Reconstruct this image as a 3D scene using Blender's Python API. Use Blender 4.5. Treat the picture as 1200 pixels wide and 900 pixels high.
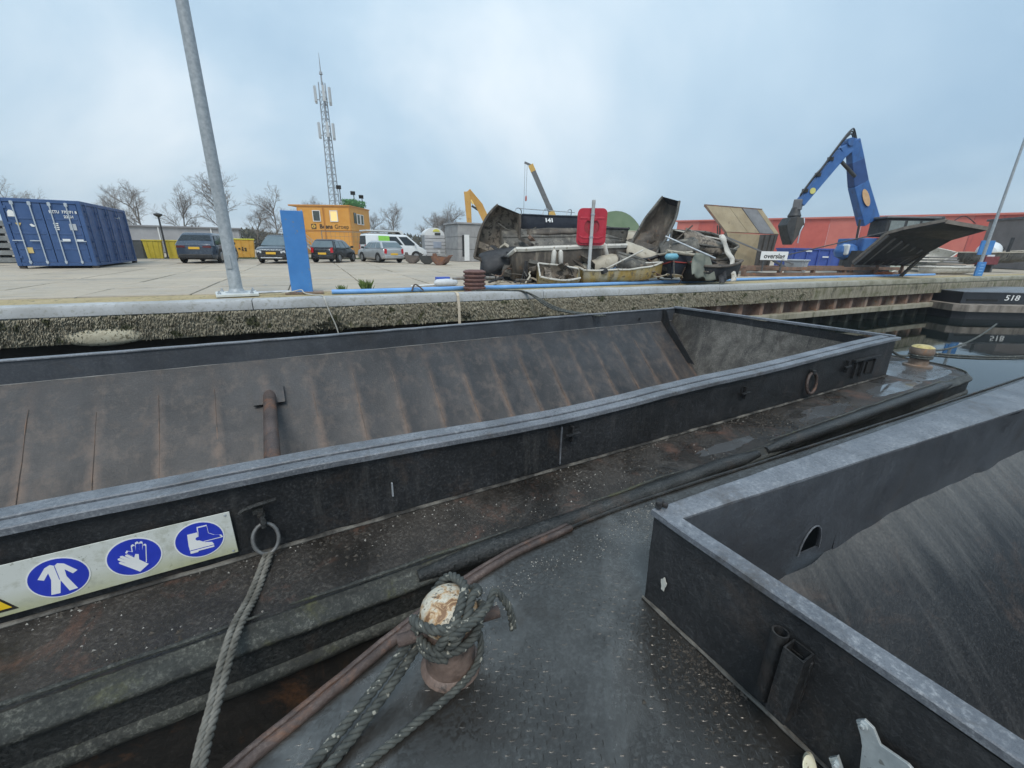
import bpy, bmesh, math, random
from mathutils import Vector, Matrix, Quaternion, noise
from mathutils.geometry import tessellate_polygon
random.seed(7)
PI = math.pi
sc = bpy.context.scene
for _o in list(bpy.data.objects): bpy.data.objects.remove(_o)
col = sc.collection

# ------------------------------------------------------------------ camera
YAW, PITCH, ROLL = math.radians(29.3), math.radians(18.3), math.radians(1.0)
_f = Vector((math.sin(YAW)*math.cos(PITCH), math.cos(YAW)*math.cos(PITCH), -math.sin(PITCH)))
_r = Vector((math.cos(YAW), -math.sin(YAW), 0)); _u = _r.cross(_f)
_r2 = _r*math.cos(ROLL)+_u*math.sin(ROLL); _u2 = _u*math.cos(ROLL)-_r*math.sin(ROLL)
cam = bpy.data.cameras.new('camera'); cam.sensor_width = 36; cam.lens = 14.55
cam.clip_start = 0.05; cam.clip_end = 3000
camo = bpy.data.objects.new('camera', cam); col.objects.link(camo)
camo.matrix_world = Matrix(((_r2.x, _u2.x, -_f.x, 0), (_r2.y, _u2.y, -_f.y, 0), (_r2.z, _u2.z, -_f.z, 1.17), (0, 0, 0, 1)))
sc.camera = camo

# ------------------------------------------------------------------ sky and sun
SUN_EL, SUN_AZ = math.radians(55), math.radians(205)     # azimuth clockwise from +Y
w = bpy.data.worlds.new('World'); sc.world = w; w.use_nodes = True
nt = w.node_tree; nt.nodes.clear()
def wn(t, **k):
    n = nt.nodes.new(t)
    for a, b in k.items(): setattr(n, a, b)
    return n
L = nt.links.new
sky = wn('ShaderNodeTexSky', sky_type='NISHITA'); sky.sun_disc = False
sky.sun_elevation = SUN_EL; sky.sun_rotation = SUN_AZ; sky.air_density = 1.0; sky.dust_density = 2.0; sky.ozone_density = 2.0
geo = wn('ShaderNodeTexCoord')
sep = wn('ShaderNodeSeparateXYZ'); L(geo.outputs['Generated'], sep.inputs[0])
zc = wn('ShaderNodeMath', operation='MAXIMUM'); L(sep.outputs[2], zc.inputs[0]); zc.inputs[1].default_value = 0.0
zp = wn('ShaderNodeMath', operation='ADD'); L(zc.outputs[0], zp.inputs[0]); zp.inputs[1].default_value = 0.40
dx = wn('ShaderNodeMath', operation='DIVIDE'); L(sep.outputs[0], dx.inputs[0]); L(zp.outputs[0], dx.inputs[1])
dy = wn('ShaderNodeMath', operation='DIVIDE'); L(sep.outputs[1], dy.inputs[0]); L(zp.outputs[0], dy.inputs[1])
cmb = wn('ShaderNodeCombineXYZ'); L(dx.outputs[0], cmb.inputs[0]); L(dy.outputs[0], cmb.inputs[1]); cmb.inputs[2].default_value = 1.7
n1 = wn('ShaderNodeTexNoise'); L(cmb.outputs[0], n1.inputs['Vector']); n1.inputs['Scale'].default_value = 0.85; n1.inputs['Detail'].default_value = 7; n1.inputs['Roughness'].default_value = 0.52; n1.inputs['Distortion'].default_value = 0.35
r1 = wn('ShaderNodeValToRGB'); L(n1.outputs['Fac'], r1.inputs[0])
r1.color_ramp.elements[0].position = 0.36; r1.color_ramp.elements[0].color = (3.6, 5.15, 6.6, 1)
r1.color_ramp.elements[1].position = 0.70; r1.color_ramp.elements[1].color = (7.6, 8.5, 9.1, 1)
_e = r1.color_ramp.elements.new(0.52); _e.color = (5.0, 6.5, 7.7, 1)
# an overcast sky grows brighter towards the zenith
gr = wn('ShaderNodeMapRange'); L(zc.outputs[0], gr.inputs['Value']); gr.inputs['From Max'].default_value = 0.75
gr.inputs['To Min'].default_value = 0.86; gr.inputs['To Max'].default_value = 1.22
mg = wn('ShaderNodeVectorMath', operation='SCALE'); L(r1.outputs[0], mg.inputs[0]); L(gr.outputs[0], mg.inputs['Scale'])
mx = wn('ShaderNodeMix', data_type='RGBA'); mx.inputs[0].default_value = 0.86
L(sky.outputs[0], mx.inputs[6]); L(mg.outputs[0], mx.inputs[7])
bg = wn('ShaderNodeBackground'); bg.inputs['Strength'].default_value = 0.085
L(mx.outputs[2], bg.inputs['Color'])
wo = wn('ShaderNodeOutputWorld'); L(bg.outputs[0], wo.inputs['Surface'])
sun = bpy.data.lights.new('sun', 'SUN'); sun.energy = 1.4; sun.angle = math.radians(25); sun.color = (1.0, 0.94, 0.85)
suno = bpy.data.objects.new('sun', sun); col.objects.link(suno)
_d = Vector((math.sin(SUN_AZ)*math.cos(SUN_EL), math.cos(SUN_AZ)*math.cos(SUN_EL), math.sin(SUN_EL)))
suno.rotation_euler = _d.to_track_quat('Z', 'Y').to_euler(); suno.location = (0, -20, 30)
vs = sc.view_settings; vs.view_transform = 'Standard'; vs.look = 'None'; vs.exposure = 0.55; vs.gamma = 1.0; vs.use_curve_mapping = False
sc.cycles.use_denoising = True; sc.cycles.max_bounces = 5; sc.cycles.diffuse_bounces = 3; sc.cycles.glossy_bounces = 3; sc.cycles.volume_bounces = 0

# ------------------------------------------------------------------ materials
class NT:
    def __init__(s, name):
        s.m = bpy.data.materials.new(name); s.m.use_nodes = True; s.t = s.m.node_tree; s.t.nodes.clear()
        s.out = s.n('ShaderNodeOutputMaterial'); s.b = s.n('ShaderNodeBsdfPrincipled'); s.l(s.b.outputs[0], s.out.inputs[0])
        s.g = s.n('ShaderNodeNewGeometry')
    def n(s, t, **k):
        x = s.t.nodes.new(t)
        for a, b in k.items(): setattr(x, a, b)
        return x
    def l(s, a, b): s.t.links.new(a, b)
    def pos(s, sc3=(1, 1, 1), obj=False):
        mp = s.n('ShaderNodeMapping'); mp.inputs['Scale'].default_value = sc3
        if obj: s.l(s.n('ShaderNodeTexCoord').outputs['Object'], mp.inputs[0])
        else: s.l(s.g.outputs['Position'], mp.inputs[0])
        return mp.outputs[0]
    def noise(s, scale, detail=4, rough=.55, sc3=(1, 1, 1), obj=False, dist=0):
        x = s.n('ShaderNodeTexNoise'); x.inputs['Scale'].default_value = scale; x.inputs['Detail'].default_value = detail
        x.inputs['Roughness'].default_value = rough; x.inputs['Distortion'].default_value = dist; s.l(s.pos(sc3, obj), x.inputs['Vector']); return x.outputs['Fac']
    def ramp(s, v, lo, hi, a=0., b=1.):
        x = s.n('ShaderNodeMapRange'); x.clamp = True; x.inputs[1].default_value = lo; x.inputs[2].default_value = hi
        x.inputs[3].default_value = a; x.inputs[4].default_value = b; s.l(v, x.inputs[0]); return x.outputs[0]
    def mix(s, f, a, b):
        x = s.n('ShaderNodeMix', data_type='RGBA')
        for i, v in ((0, f), (6, a), (7, b)):
            if isinstance(v, (int, float)): x.inputs[i].default_value = v
            elif isinstance(v, tuple): x.inputs[i].default_value = (*v, 1)
            else: s.l(v, x.inputs[i])
        return x.outputs[2]
    def math(s, op, a, b=0.):
        x = s.n('ShaderNodeMath', operation=op)
        for i, v in ((0, a), (1, b)):
            if isinstance(v, (int, float)): x.inputs[i].default_value = v
            else: s.l(v, x.inputs[i])
        return x.outputs[0]
    def bump(s, h, strength=.3, dist=.01):
        x = s.n('ShaderNodeBump'); x.inputs['Strength'].default_value = strength; x.inputs['Distance'].default_value = dist
        s.l(h, x.inputs['Height']); s.l(x.outputs[0], s.b.inputs['Normal'])
    def set(s, **k):
        for a, v in k.items():
            i = s.b.inputs[a]
            if isinstance(v, tuple): i.default_value = (*v, 1)
            elif isinstance(v, (int, float)): i.default_value = v
            else: s.l(v, i)
        return s.m

MATS = {}
def mat(name, c1, c2=None, scale=3, rough=(.5, .75), metal=0., bump=.15, bscale=40, bdist=.01, rust=None, streak=None, speck=None, spec=.5, obj=False, coat=0, lo=.35, hi=.65):
    """c1/c2 patchy paint; rust=(colour, threshold, scale); streak=(colour, threshold, xy scale): vertical runs; speck=(colour, threshold, scale)"""
    if name in MATS: return MATS[name]
    t = NT(name)
    if c2 is None: c2 = tuple(min(1, x*1.25) for x in c1)
    n = t.noise(scale, 6, .6, obj=obj)
    c = t.mix(t.ramp(n, lo, hi), c1, c2)
    if streak:
        sn = t.noise(streak[2], 5, .6, (1, 1, .09), obj)
        c = t.mix(t.ramp(sn, streak[1], streak[1]+.18, 0, .85), c, streak[0])
    if rust:
        rn = t.noise(rust[2], 8, .68, obj=obj, dist=.3)
        c = t.mix(t.ramp(rn, rust[1], rust[1]+.09), c, rust[0])
    if speck:
        pn = t.noise(speck[2], 2, .5, obj=obj)
        c = t.mix(t.ramp(pn, speck[1], speck[1]+.04), c, speck[0])
    rn = t.noise(scale*2.3, 5, .6, obj=obj)
    t.set(**{'Base Color': c, 'Roughness': t.ramp(rn, .35, .65, rough[0], rough[1]), 'Metallic': metal, 'Specular IOR Level': spec, 'Coat Weight': coat})
    if bump: t.bump(t.noise(bscale, 5, .6, obj=obj), bump, bdist)
    MATS[name] = t.m
    return t.m

# ------------------------------------------------------------------ mesh building
class MB:
    def __init__(s): s.v = []; s.f = []; s.mi = []; s.cur = 0
    def add(s, vs, fs, mtx=None):
        o = len(s.v)
        s.v += [tuple(mtx @ Vector(p)) if mtx is not None else tuple(p) for p in vs]
        for f in fs: s.f.append(tuple(i+o for i in f)); s.mi.append(s.cur)
        return s
    def box(s, c, d, rz=0., mtx=None):
        x, y, z = d[0]/2, d[1]/2, d[2]/2
        R = Matrix.Translation(c) @ Matrix.Rotation(rz, 4, 'Z')
        if mtx is not None: R = mtx @ R
        return s.add([(-x,-y,-z),(x,-y,-z),(x,y,-z),(-x,y,-z),(-x,-y,z),(x,-y,z),(x,y,z),(-x,y,z)],
                     [(0,3,2,1),(4,5,6,7),(0,1,5,4),(1,2,6,5),(2,3,7,6),(3,0,4,7)], R)
    def bar(s, a, b, wd, h, up=(0,0,1)):
        """a box from a to b"""
        a, b = Vector(a), Vector(b); d = b-a; l = d.length; z = d.normalized()
        u = Vector(up)
        if abs(z.dot(u)) > .98: u = Vector((1, 0, 0))
        x = u.cross(z).normalized(); y = z.cross(x)
        M = Matrix(((x.x,y.x,z.x,0),(x.y,y.y,z.y,0),(x.z,y.z,z.z,0),(0,0,0,1))); M.translation = (a+b)/2
        return s.box((0,0,0), (wd, h, l), 0, M)
    def tube(s, pts, r, n=8, cap=True, closed=False):
        pts = [Vector(p) for p in pts]; k = len(pts)
        rs = r if isinstance(r, (list, tuple)) else [r]*k
        o = len(s.v); prev = None
        for i, p in enumerate(pts):
            if closed: t = pts[(i+1) % k]-pts[i-1]
            else: t = pts[min(i+1, k-1)]-pts[max(i-1, 0)]
            t.normalize()
            if prev is None:
                a = Vector((0,0,1)) if abs(t.z) < .9 else Vector((1,0,0)); x = a.cross(t).normalized()
            else:
                x = (prev-t*prev.dot(t)); x = x.normalized() if x.length > 1e-6 else Vector((1,0,0))
            prev = x; y = t.cross(x)
            for j in range(n):
                q = 2*PI*j/n; s.v.append(tuple(p+(x*math.cos(q)+y*math.sin(q))*rs[i]))
        m = k if closed else k-1
        for i in range(m):
            for j in range(n):
                a = o+i*n+j; b = o+i*n+(j+1) % n; i2 = (i+1) % k
                s.f.append((a, b, o+i2*n+(j+1) % n, o+i2*n+j)); s.mi.append(s.cur)
        if cap and not closed:
            s.f.append(tuple(o+j for j in range(n))[::-1]); s.f.append(tuple(o+(k-1)*n+j for j in range(n))); s.mi += [s.cur]*2
        return s
    def lathe(s, prof, n=20, mtx=None):
        """prof: list of (r, z); closed with caps"""
        vs = []; fs = []
        for r, z in prof:
            for j in range(n): vs.append((r*math.cos(2*PI*j/n), r*math.sin(2*PI*j/n), z))
        for i in range(len(prof)-1):
            for j in range(n): fs.append((i*n+j, i*n+(j+1) % n, (i+1)*n+(j+1) % n, (i+1)*n+j))
        fs.append(tuple(range(n))[::-1]); fs.append(tuple((len(prof)-1)*n+j for j in range(n)))
        return s.add(vs, fs, mtx)
    def prism(s, poly, h0, h1, mtx=None, holes=()):
        """poly in xy extruded z h0..h1; holes supported"""
        loops = [list(poly)]+[list(h) for h in holes]
        flat = [p for lp in loops for p in lp]; n = len(flat)
        tris = tessellate_polygon([[Vector((p[0], p[1], 0)) for p in lp] for lp in loops])
        vs = [(p[0], p[1], h0) for p in flat]+[(p[0], p[1], h1) for p in flat]; fs = []
        def area(a, b, c): return (b[0]-a[0])*(c[1]-a[1])-(b[1]-a[1])*(c[0]-a[0])
        for a, b, c in tris:
            if area(flat[a], flat[b], flat[c]) < 0: a, c = c, a
            fs.append((a+n, b+n, c+n)); fs.append((c, b, a))
        o = 0
        for li, lp in enumerate(loops):
            k = len(lp); sg = sum(lp[i][0]*lp[(i+1) % k][1]-lp[(i+1) % k][0]*lp[i][1] for i in range(k)) > 0
            if li > 0: sg = not sg
            for i in range(k):
                a, b = o+i, o+(i+1) % k
                fs.append((a, b, b+n, a+n) if sg else (b, a, a+n, b+n))
            o += k
        return s.add(vs, fs, mtx)
    def grid(s, rows, closeu=False):
        """rows: list of lists of points"""
        o = len(s.v); n = len(rows[0])
        for r in rows: s.v += [tuple(p) for p in r]
        for i in range(len(rows)-1):
            for j in range(n if closeu else n-1):
                j2 = (j+1) % n
                s.f.append((o+i*n+j, o+i*n+j2, o+(i+1)*n+j2, o+(i+1)*n+j)); s.mi.append(s.cur)
        return s
    def build(s, name, m, parent=None, loc=None, rot=None, smooth=False, bevel=0, mtx=None, kind=None, segs=2, solid=0):
        me = bpy.data.meshes.new(name); me.from_pydata(s.v, [], s.f)
        ms = m if isinstance(m, (list, tuple)) else [m]
        for x in ms: me.materials.append(x)
        if len(ms) > 1: me.polygons.foreach_set('material_index', s.mi)
        me.update()
        return link(name, me, parent, loc, rot, smooth, bevel, mtx, kind, segs, solid)
def link(name, me, parent=None, loc=None, rot=None, smooth=False, bevel=0, mtx=None, kind=None, segs=2, solid=0):
    o = bpy.data.objects.new(name, me); col.objects.link(o)
    if smooth:
        me.polygons.foreach_set('use_smooth', [True]*len(me.polygons))
        if smooth != 'all': me.set_sharp_from_angle(angle=math.radians(38))
    if parent is not None: o.parent = parent
    if mtx is not None: o.matrix_local = mtx
    if loc is not None: o.location = loc
    if rot is not None: o.rotation_euler = rot
    if kind: o['kind'] = kind
    if solid:
        md = o.modifiers.new('solid', 'SOLIDIFY'); md.thickness = solid; md.offset = 0
    if bevel:
        md = o.modifiers.new('bevel', 'BEVEL'); md.width = bevel; md.segments = segs; md.limit_method = 'ANGLE'; md.angle_limit = math.radians(40)
    return o
def tag(o, label, cat, group=None, kind=None):
    o['label'] = label
    if cat: o['category'] = cat
    if group: o['group'] = group
    if kind: o['kind'] = kind
    return o
def thing(name, label, cat, loc=(0,0,0), rz=0., group=None, mtx=None):
    o = bpy.data.objects.new(name, None); col.objects.link(o); o.empty_display_size = .2
    if mtx is not None: o.matrix_world = mtx
    else: o.location = loc; o.rotation_euler = (0, 0, rz)
    return tag(o, label, cat, group)
def copy_tree(o, parent=None):
    c = o.copy(); col.objects.link(c); c.parent = parent
    for ch in list(o.children): copy_tree(ch, c)
    return c
def bx(name, c, d, m, parent=None, rz=0., bevel=0.006, kind=None):
    return MB().box((0,0,0), d).build(name, m, parent, loc=c, rot=(0,0,rz), bevel=bevel, kind=kind)
def text_mesh(name, body, size, m, parent, mtx, depth=.004, align='CENTER', shear=0., bold=0., sx=1.):
    cu = bpy.data.curves.new(name, 'FONT'); cu.body = body; cu.size = size; cu.extrude = depth/2; cu.align_x = align; cu.align_y = 'CENTER'
    cu.shear = shear; cu.offset = bold; cu.resolution_u = 3
    o = bpy.data.objects.new(name, cu); col.objects.link(o)
    dg = bpy.context.evaluated_depsgraph_get(); dg.update()
    me = bpy.data.meshes.new_from_object(o.evaluated_get(dg)); bpy.data.objects.remove(o); bpy.data.curves.remove(cu)
    me.name = name; me.materials.clear(); me.materials.append(m)
    if sx != 1.: me.transform(Matrix.Diagonal((sx, 1, 1, 1)))
    return link(name, me, parent, mtx=mtx)
def frame(o, x, y, z):
    """matrix with columns x, y, z and origin o"""
    M = Matrix(((x[0],y[0],z[0],0),(x[1],y[1],z[1],0),(x[2],y[2],z[2],0),(0,0,0,1))); M.translation = o; return M
def smoothpath(pts, sub=6, closed=False):
    P = [Vector(p) for p in pts]; n = len(P); out = []
    rng = range(n) if closed else range(n-1)
    for i in rng:
        if closed: a, b, c, d = P[i-1], P[i], P[(i+1) % n], P[(i+2) % n]
        else: a, b, c, d = P[max(i-1, 0)], P[i], P[i+1], P[min(i+2, n-1)]
        for k in range(sub):
            t = k/sub
            out.append(.5*((2*b)+(c-a)*t+(2*a-5*b+4*c-d)*t*t+(3*b-a-3*c+d)*t**3))
    if not closed: out.append(P[-1])
    return out
def rope_mb(path, r, pitch=.11, sides=6, strands=3, fuzz=0):
    """a laid rope: three strands twisted round the path"""
    P = [Vector(p) for p in path]
    # resample
    step = pitch/8; pts = [P[0].copy()]; acc = 0.
    for a, b in zip(P, P[1:]):
        l = (b-a).length
        if l < 1e-6: continue
        d = step-acc
        while d <= l: pts.append(a+(b-a)*(d/l)); d += step
        acc = l-(d-step)
    mb = MB()
    fr = []; prev = None
    for i, p in enumerate(pts):
        t = (pts[min(i+1, len(pts)-1)]-pts[max(i-1, 0)]).normalized()
        if prev is None: x = (Vector((0,0,1)) if abs(t.z) < .9 else Vector((1,0,0))).cross(t).normalized()
        else: x = (prev-t*prev.dot(t)).normalized()
        prev = x; fr.append((p, x, t.cross(x)))
    for k in range(strands):
        sp = []
        for i, (p, x, y) in enumerate(fr):
            q = 2*PI*(i*step/pitch+k/strands); sp.append(p+(x*math.cos(q)+y*math.sin(q))*r*.52)
        mb.tube(sp, r*.52, sides)
    return mb
# ------------------------------------------------------------------ quay frame: u along the edge, v inland
QA = math.atan(-0.068)
QM = Matrix.Translation((0, 10.28, 0)) @ Matrix.Rotation(QA, 4, 'Z')
def Q(u, v, z=0.): return QM @ Vector((u, v, z))
WATER_Z = -1.79

# water
t = NT('harbour_water')
wv = t.noise(2.2, 3, .5, (1, 1, 1)); wv2 = t.noise(9, 2, .5)
t.set(**{'Base Color': (.006, .010, .009), 'Roughness': .03, 'IOR': 1.33, 'Specular IOR Level': .5})
t.bump(t.math('ADD', wv, t.math('MULTIPLY', wv2, .25)), .10, .012)
water = MB().prism([(-400, -300), (520, -300), (520, 210), (-400, 210)], -1.5, 0, None, [[(-8.35, 3.0), (9.1, 3.0), (9.1, 7.55), (-8.35, 7.55)], [(1.9, 1.15), (1.9, -3.5), (11.8, -3.8), (11.8, .8)]]).build('water', t.m); water.location = (0, 0, WATER_Z)
tag(water, 'dark still harbour water reflecting the sky', None, kind='structure')

# concrete slabs, strip and yard ground
t = NT('slab_concrete')
n = t.noise(.7, 6, .6); n2 = t.noise(6, 5, .65); n3 = t.noise(1.6, 6, .7, (1, 1, 1), dist=1.2)
rnd = t.n('ShaderNodeObjectInfo')
c = t.mix(t.ramp(n, .3, .7), (.40, .34, .255), (.50, .425, .33))
c = t.mix(t.ramp(rnd.outputs['Random'], 0, 1, 0, .35), c, (.28, .25, .21))
c = t.mix(t.ramp(n2, .55, .75, 0, .5), c, (.22, .205, .18))
c = t.mix(t.ramp(n3, .58, .68, 0, .7), c, (.17, .155, .135)); tyre = t.noise(1.1, 6, .65, (.12, 1.6, 1)); c = t.mix(t.ramp(tyre, .57, .66, 0, .55), c, (.15, .14, .125))
t.set(**{'Base Color': c, 'Roughness': t.ramp(n3, .4, .65, .85, .45)}); t.bump(t.noise(60, 4, .6), .25, .006); SLAB = t.m
M_JOINT = mat('joint_soil', (.055, .048, .036), (.10, .085, .06), 8, (.9, .95), bump=.5, bscale=60)
t = NT('yard_ground')
br = t.n('ShaderNodeTexBrick'); br.offset = 0; br.inputs['Scale'].default_value = .25; br.inputs['Brick Width'].default_value = .5; br.inputs['Row Height'].default_value = .5
br.inputs['Mortar Size'].default_value = .006; br.inputs['Color1'].default_value = (.43, .355, .26, 1); br.inputs['Color2'].default_value = (.36, .30, .225, 1); br.inputs['Mortar'].default_value = (.12, .11, .09, 1)
mp = t.n('ShaderNodeMapping'); mp.inputs['Rotation'].default_value = (0, 0, -QA); t.l(t.g.outputs['Position'], mp.inputs[0]); t.l(mp.outputs[0], br.inputs['Vector'])
gn = t.noise(.07, 5, .6)
c = t.mix(t.ramp(gn, .45, .62, 0, .5), br.outputs[0], (.24, .225, .19))
t.set(**{'Base Color': c, 'Roughness': .85}); t.bump(t.noise(25, 4), .2, .01); M_YARD = t.m
g = MB().box((60, 252, -1), (1400, 500, 1.9)).build('yard_ground', M_YARD, mtx=QM.copy()); tag(g, 'concrete yard stretching inland behind the quay', None, kind='structure')
M_STRIP = mat('sandy_strip', (.33, .26, .13), (.42, .34, .20), 1.3, (.85, .95), bump=.5, bscale=50, speck=((.12, .11, .07), .62, 9))
s = MB().box((40, 1.06, -.30), (160, 1.35, .60)).build('ground_strip', M_STRIP, mtx=QM.copy()); s.location.z += -.012
tag(s, 'sandy strip between the kerb and the concrete slabs', None, kind='structure')
pave = bpy.data.objects.new('slab_pavement', None); col.objects.link(pave); pave.matrix_world = QM.copy(); tag(pave, 'worn concrete slabs paving the quay', None, kind='structure')
me_slab = None; S = 2.0
MB().box((16.2, 14.9, -.06), (60.4, 26.3, .05)).build('joint_bed', M_JOINT, pave)
rg = random.Random(3)
for j in range(13):
    for i in range(-7, 23):
        if j > 8 and (i < -5 or i > 12): continue
        if me_slab is None:
            o = MB().box((0, 0, 0), (S-.035, S-.035, .12)).build('slab', SLAB, pave, bevel=.02); me_slab = o.data
        else: o = link('slab', me_slab, pave, bevel=.02)
        o.location = (i*S+1.1, 2.75+j*S, -.055+rg.uniform(-.012, .012)); o.rotation_euler = (rg.uniform(-.004, .004), rg.uniform(-.004, .004), rg.uniform(-.003, .003))

# quay wall: coping, mossy beam, sheet piles, wale
t = NT('coping_concrete')
n = t.noise(1.2, 6, .6); n2 = t.noise(14, 5, .65)
c = t.mix(t.ramp(n, .35, .65), (.33, .335, .33), (.45, .465, .475)); c = t.mix(t.ramp(n2, .52, .66, 0, .65), c, (.22, .215, .17))
px = t.n('ShaderNodeSeparateXYZ'); t.l(t.g.outputs['Position'], px.inputs[0])
far = t.ramp(t.math('ADD', px.outputs[0], t.math('MULTIPLY', n, 8)), 17, 27)
c = t.mix(far, c, t.mix(t.ramp(t.noise(2, 6, .7), .4, .6), (.33, .31, .24), (.20, .19, .13)))
t.set(**{'Base Color': c, 'Roughness': .7}); t.bump(t.noise(30, 5), .35, .008); M_COPE = t.m
t = NT('mossy_concrete')
n = t.noise(2.4, 6, .65); st = t.noise(9, 5, .6, (1, 1, .12)); n2 = t.noise(1.3, 4, .6, (1, 1, .8))
c = t.mix(t.ramp(st, .35, .65), (.17, .15, .10), (.33, .30, .23)); c = t.mix(t.ramp(n, .5, .68, 0, .9), c, (.10, .105, .04))
c = t.mix(t.ramp(n2, .6, .7, 0, .9), c, (.035, .035, .022))
t.set(**{'Base Color': c, 'Roughness': .9}); t.bump(t.math('ADD', st, t.noise(40, 5)), .7, .02); M_MOSS = t.m
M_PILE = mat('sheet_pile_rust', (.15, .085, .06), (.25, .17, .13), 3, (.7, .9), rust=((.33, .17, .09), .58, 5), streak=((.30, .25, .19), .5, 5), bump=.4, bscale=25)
def shade_foot(m_, z0, z1, colr):  # blends a dark colour into the pile feet: painted shade below the wale
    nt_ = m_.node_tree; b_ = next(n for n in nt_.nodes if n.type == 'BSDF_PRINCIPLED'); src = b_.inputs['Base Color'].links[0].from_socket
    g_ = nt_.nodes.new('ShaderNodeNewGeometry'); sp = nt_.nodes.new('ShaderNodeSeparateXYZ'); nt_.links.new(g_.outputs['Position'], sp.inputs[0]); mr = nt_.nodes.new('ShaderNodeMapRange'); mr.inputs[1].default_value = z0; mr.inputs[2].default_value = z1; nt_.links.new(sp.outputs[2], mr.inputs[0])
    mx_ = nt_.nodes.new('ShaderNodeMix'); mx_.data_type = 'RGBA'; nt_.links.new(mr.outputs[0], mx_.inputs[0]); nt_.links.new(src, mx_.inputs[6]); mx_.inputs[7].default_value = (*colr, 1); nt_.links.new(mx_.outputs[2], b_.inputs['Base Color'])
shade_foot(M_PILE, -1.25, -1.42, (.022, .024, .016))
M_WALE = mat('wale_concrete', (.24, .22, .16), (.36, .33, .26), 2, (.75, .9), streak=((.12, .12, .07), .5, 4), bump=.5, bscale=20)
M_BACK = mat('dark_backing', (.03, .026, .022), (.06, .05, .04), 3, (.8, .9))
qw = thing('quay_wall', 'mossy concrete quay wall with pale coping over rusty sheet piles', 'quay wall', mtx=QM.copy())
prof = [(.38, .03), (.07, .03), (.025, .018), (.0, -.03), (.0, -.17), (.05, -.18), (.05, -.4), (.38, -.4)]
bprof = [(.38, -.401), (.04, -.401), (.04, -.68), (.38, -.68)]
for k in range(-3, 12):
    u0, u1 = -.5+7*k+.008, -.5+7*(k+1)-.008
    m = MB(); nseg = 14
    rows = []
    for q in range(nseg+1):
        u = u0+(u1-u0)*q/nseg
        rows.append([(u, v+.012*noise.noise(Vector((u*1.3, v*3, z*5))), z+.010*noise.noise(Vector((u*.8, 7, v*4)))) for v, z in prof])
    m.grid(rows, True); m.f.append(tuple(range(len(prof)))); m.mi.append(0); m.f.append(tuple(nseg*len(prof)+i for i in range(len(prof)))[::-1]); m.mi.append(0)
    m.build('coping_block', M_COPE, qw, smooth=True)
    MB().prism([(v, z) for v, z in [(.36, -.19), (.03, -.19), (.015, -.3), (.02, -.68), (.36, -.68)]], u0, u1, Matrix(((0,0,1,0),(1,0,0,0),(0,1,0,0),(0,0,0,1)))).build('wall_beam', M_MOSS, qw)
MB().box((30, .75, -2.2), (140, .1, 3.2)).build('backing', M_BACK, qw)
me_p = me_r = None
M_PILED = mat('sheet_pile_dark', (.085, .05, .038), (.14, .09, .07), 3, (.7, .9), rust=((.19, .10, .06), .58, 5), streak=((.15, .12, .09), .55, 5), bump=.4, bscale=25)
shade_foot(M_PILED, -1.25, -1.42, (.014, .015, .010))
for k in range(26):
    u = 6+k*1.2
    if me_p is None:
        o = MB().prism([(-.42, .42), (.42, .42), (.42, .46), (-.42, .46)], -3.2, -.66).build('sheet_pile', M_PILED, qw); me_p = o.data
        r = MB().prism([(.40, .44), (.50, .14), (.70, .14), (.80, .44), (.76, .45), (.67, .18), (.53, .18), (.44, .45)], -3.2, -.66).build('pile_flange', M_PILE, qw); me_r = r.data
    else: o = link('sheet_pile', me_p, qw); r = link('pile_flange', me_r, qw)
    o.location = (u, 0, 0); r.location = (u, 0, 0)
rg = random.Random(5)
for k in range(6):
    MB().box((0, 0, 0), (6.0, .32, .22)).build('wale_beam', M_WALE, qw, loc=(4.2+k*6.03, .10, -1.27), bevel=.02)
# dry weed hanging on the face: uncountable
M_WEED = mat('dry_weed', (.17, .15, .105), (.38, .35, .27), 11, (.9, .95), bump=0, speck=((.06, .065, .03), .60, 3.0))
M_WEEDD = mat('dark_weed', (.012, .014, .008), (.035, .035, .02), 9, (.7, .9), bump=0)
m = MB(); md = MB(); rg = random.Random(11)
def blade(mb, u, v, z, l, wd, lean):
    a = rg.uniform(-.4, .4); du = math.cos(a)*wd; dv = math.sin(a)*wd
    tu = u+lean; tv = v-rg.uniform(.02, .07)
    mb.add([(u-du, v-dv, z), (u+du, v+dv, z), (tu+du*.8, tv, z-l*.6), (tu, tv+.01, z-l)], [(0, 1, 2, 3)])
for _ in range(17000):
    u = -8+ 27*rg.random()**1.25; z = -.17-.46*rg.random()
    dens = noise.noise(Vector((u*.55, z*1.5, 3)))
    if z < -.36 and dens > .30-(.25 if z < -.5 else 0): 
        if rg.random() < .8: continue
    if u > 9 and rg.random() < (u-9)/14: continue
    blade(m, u, .02, z, rg.uniform(.03, .085), rg.uniform(.007, .02), rg.uniform(-.025, .025))
for _ in range(2600):
    u = rg.uniform(-7, 8); z = -.40-.28*rg.random()
    if noise.noise(Vector((u*.55, z*1.5, 3))) < .22: continue
    blade(md, u, .01, z, rg.uniform(.04, .09), rg.uniform(.012, .03), rg.uniform(-.03, .03))
m.build('dry_weed', M_WEED, qw, kind='stuff'); md.build('dark_weed', M_WEEDD, qw, kind='stuff')
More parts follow.
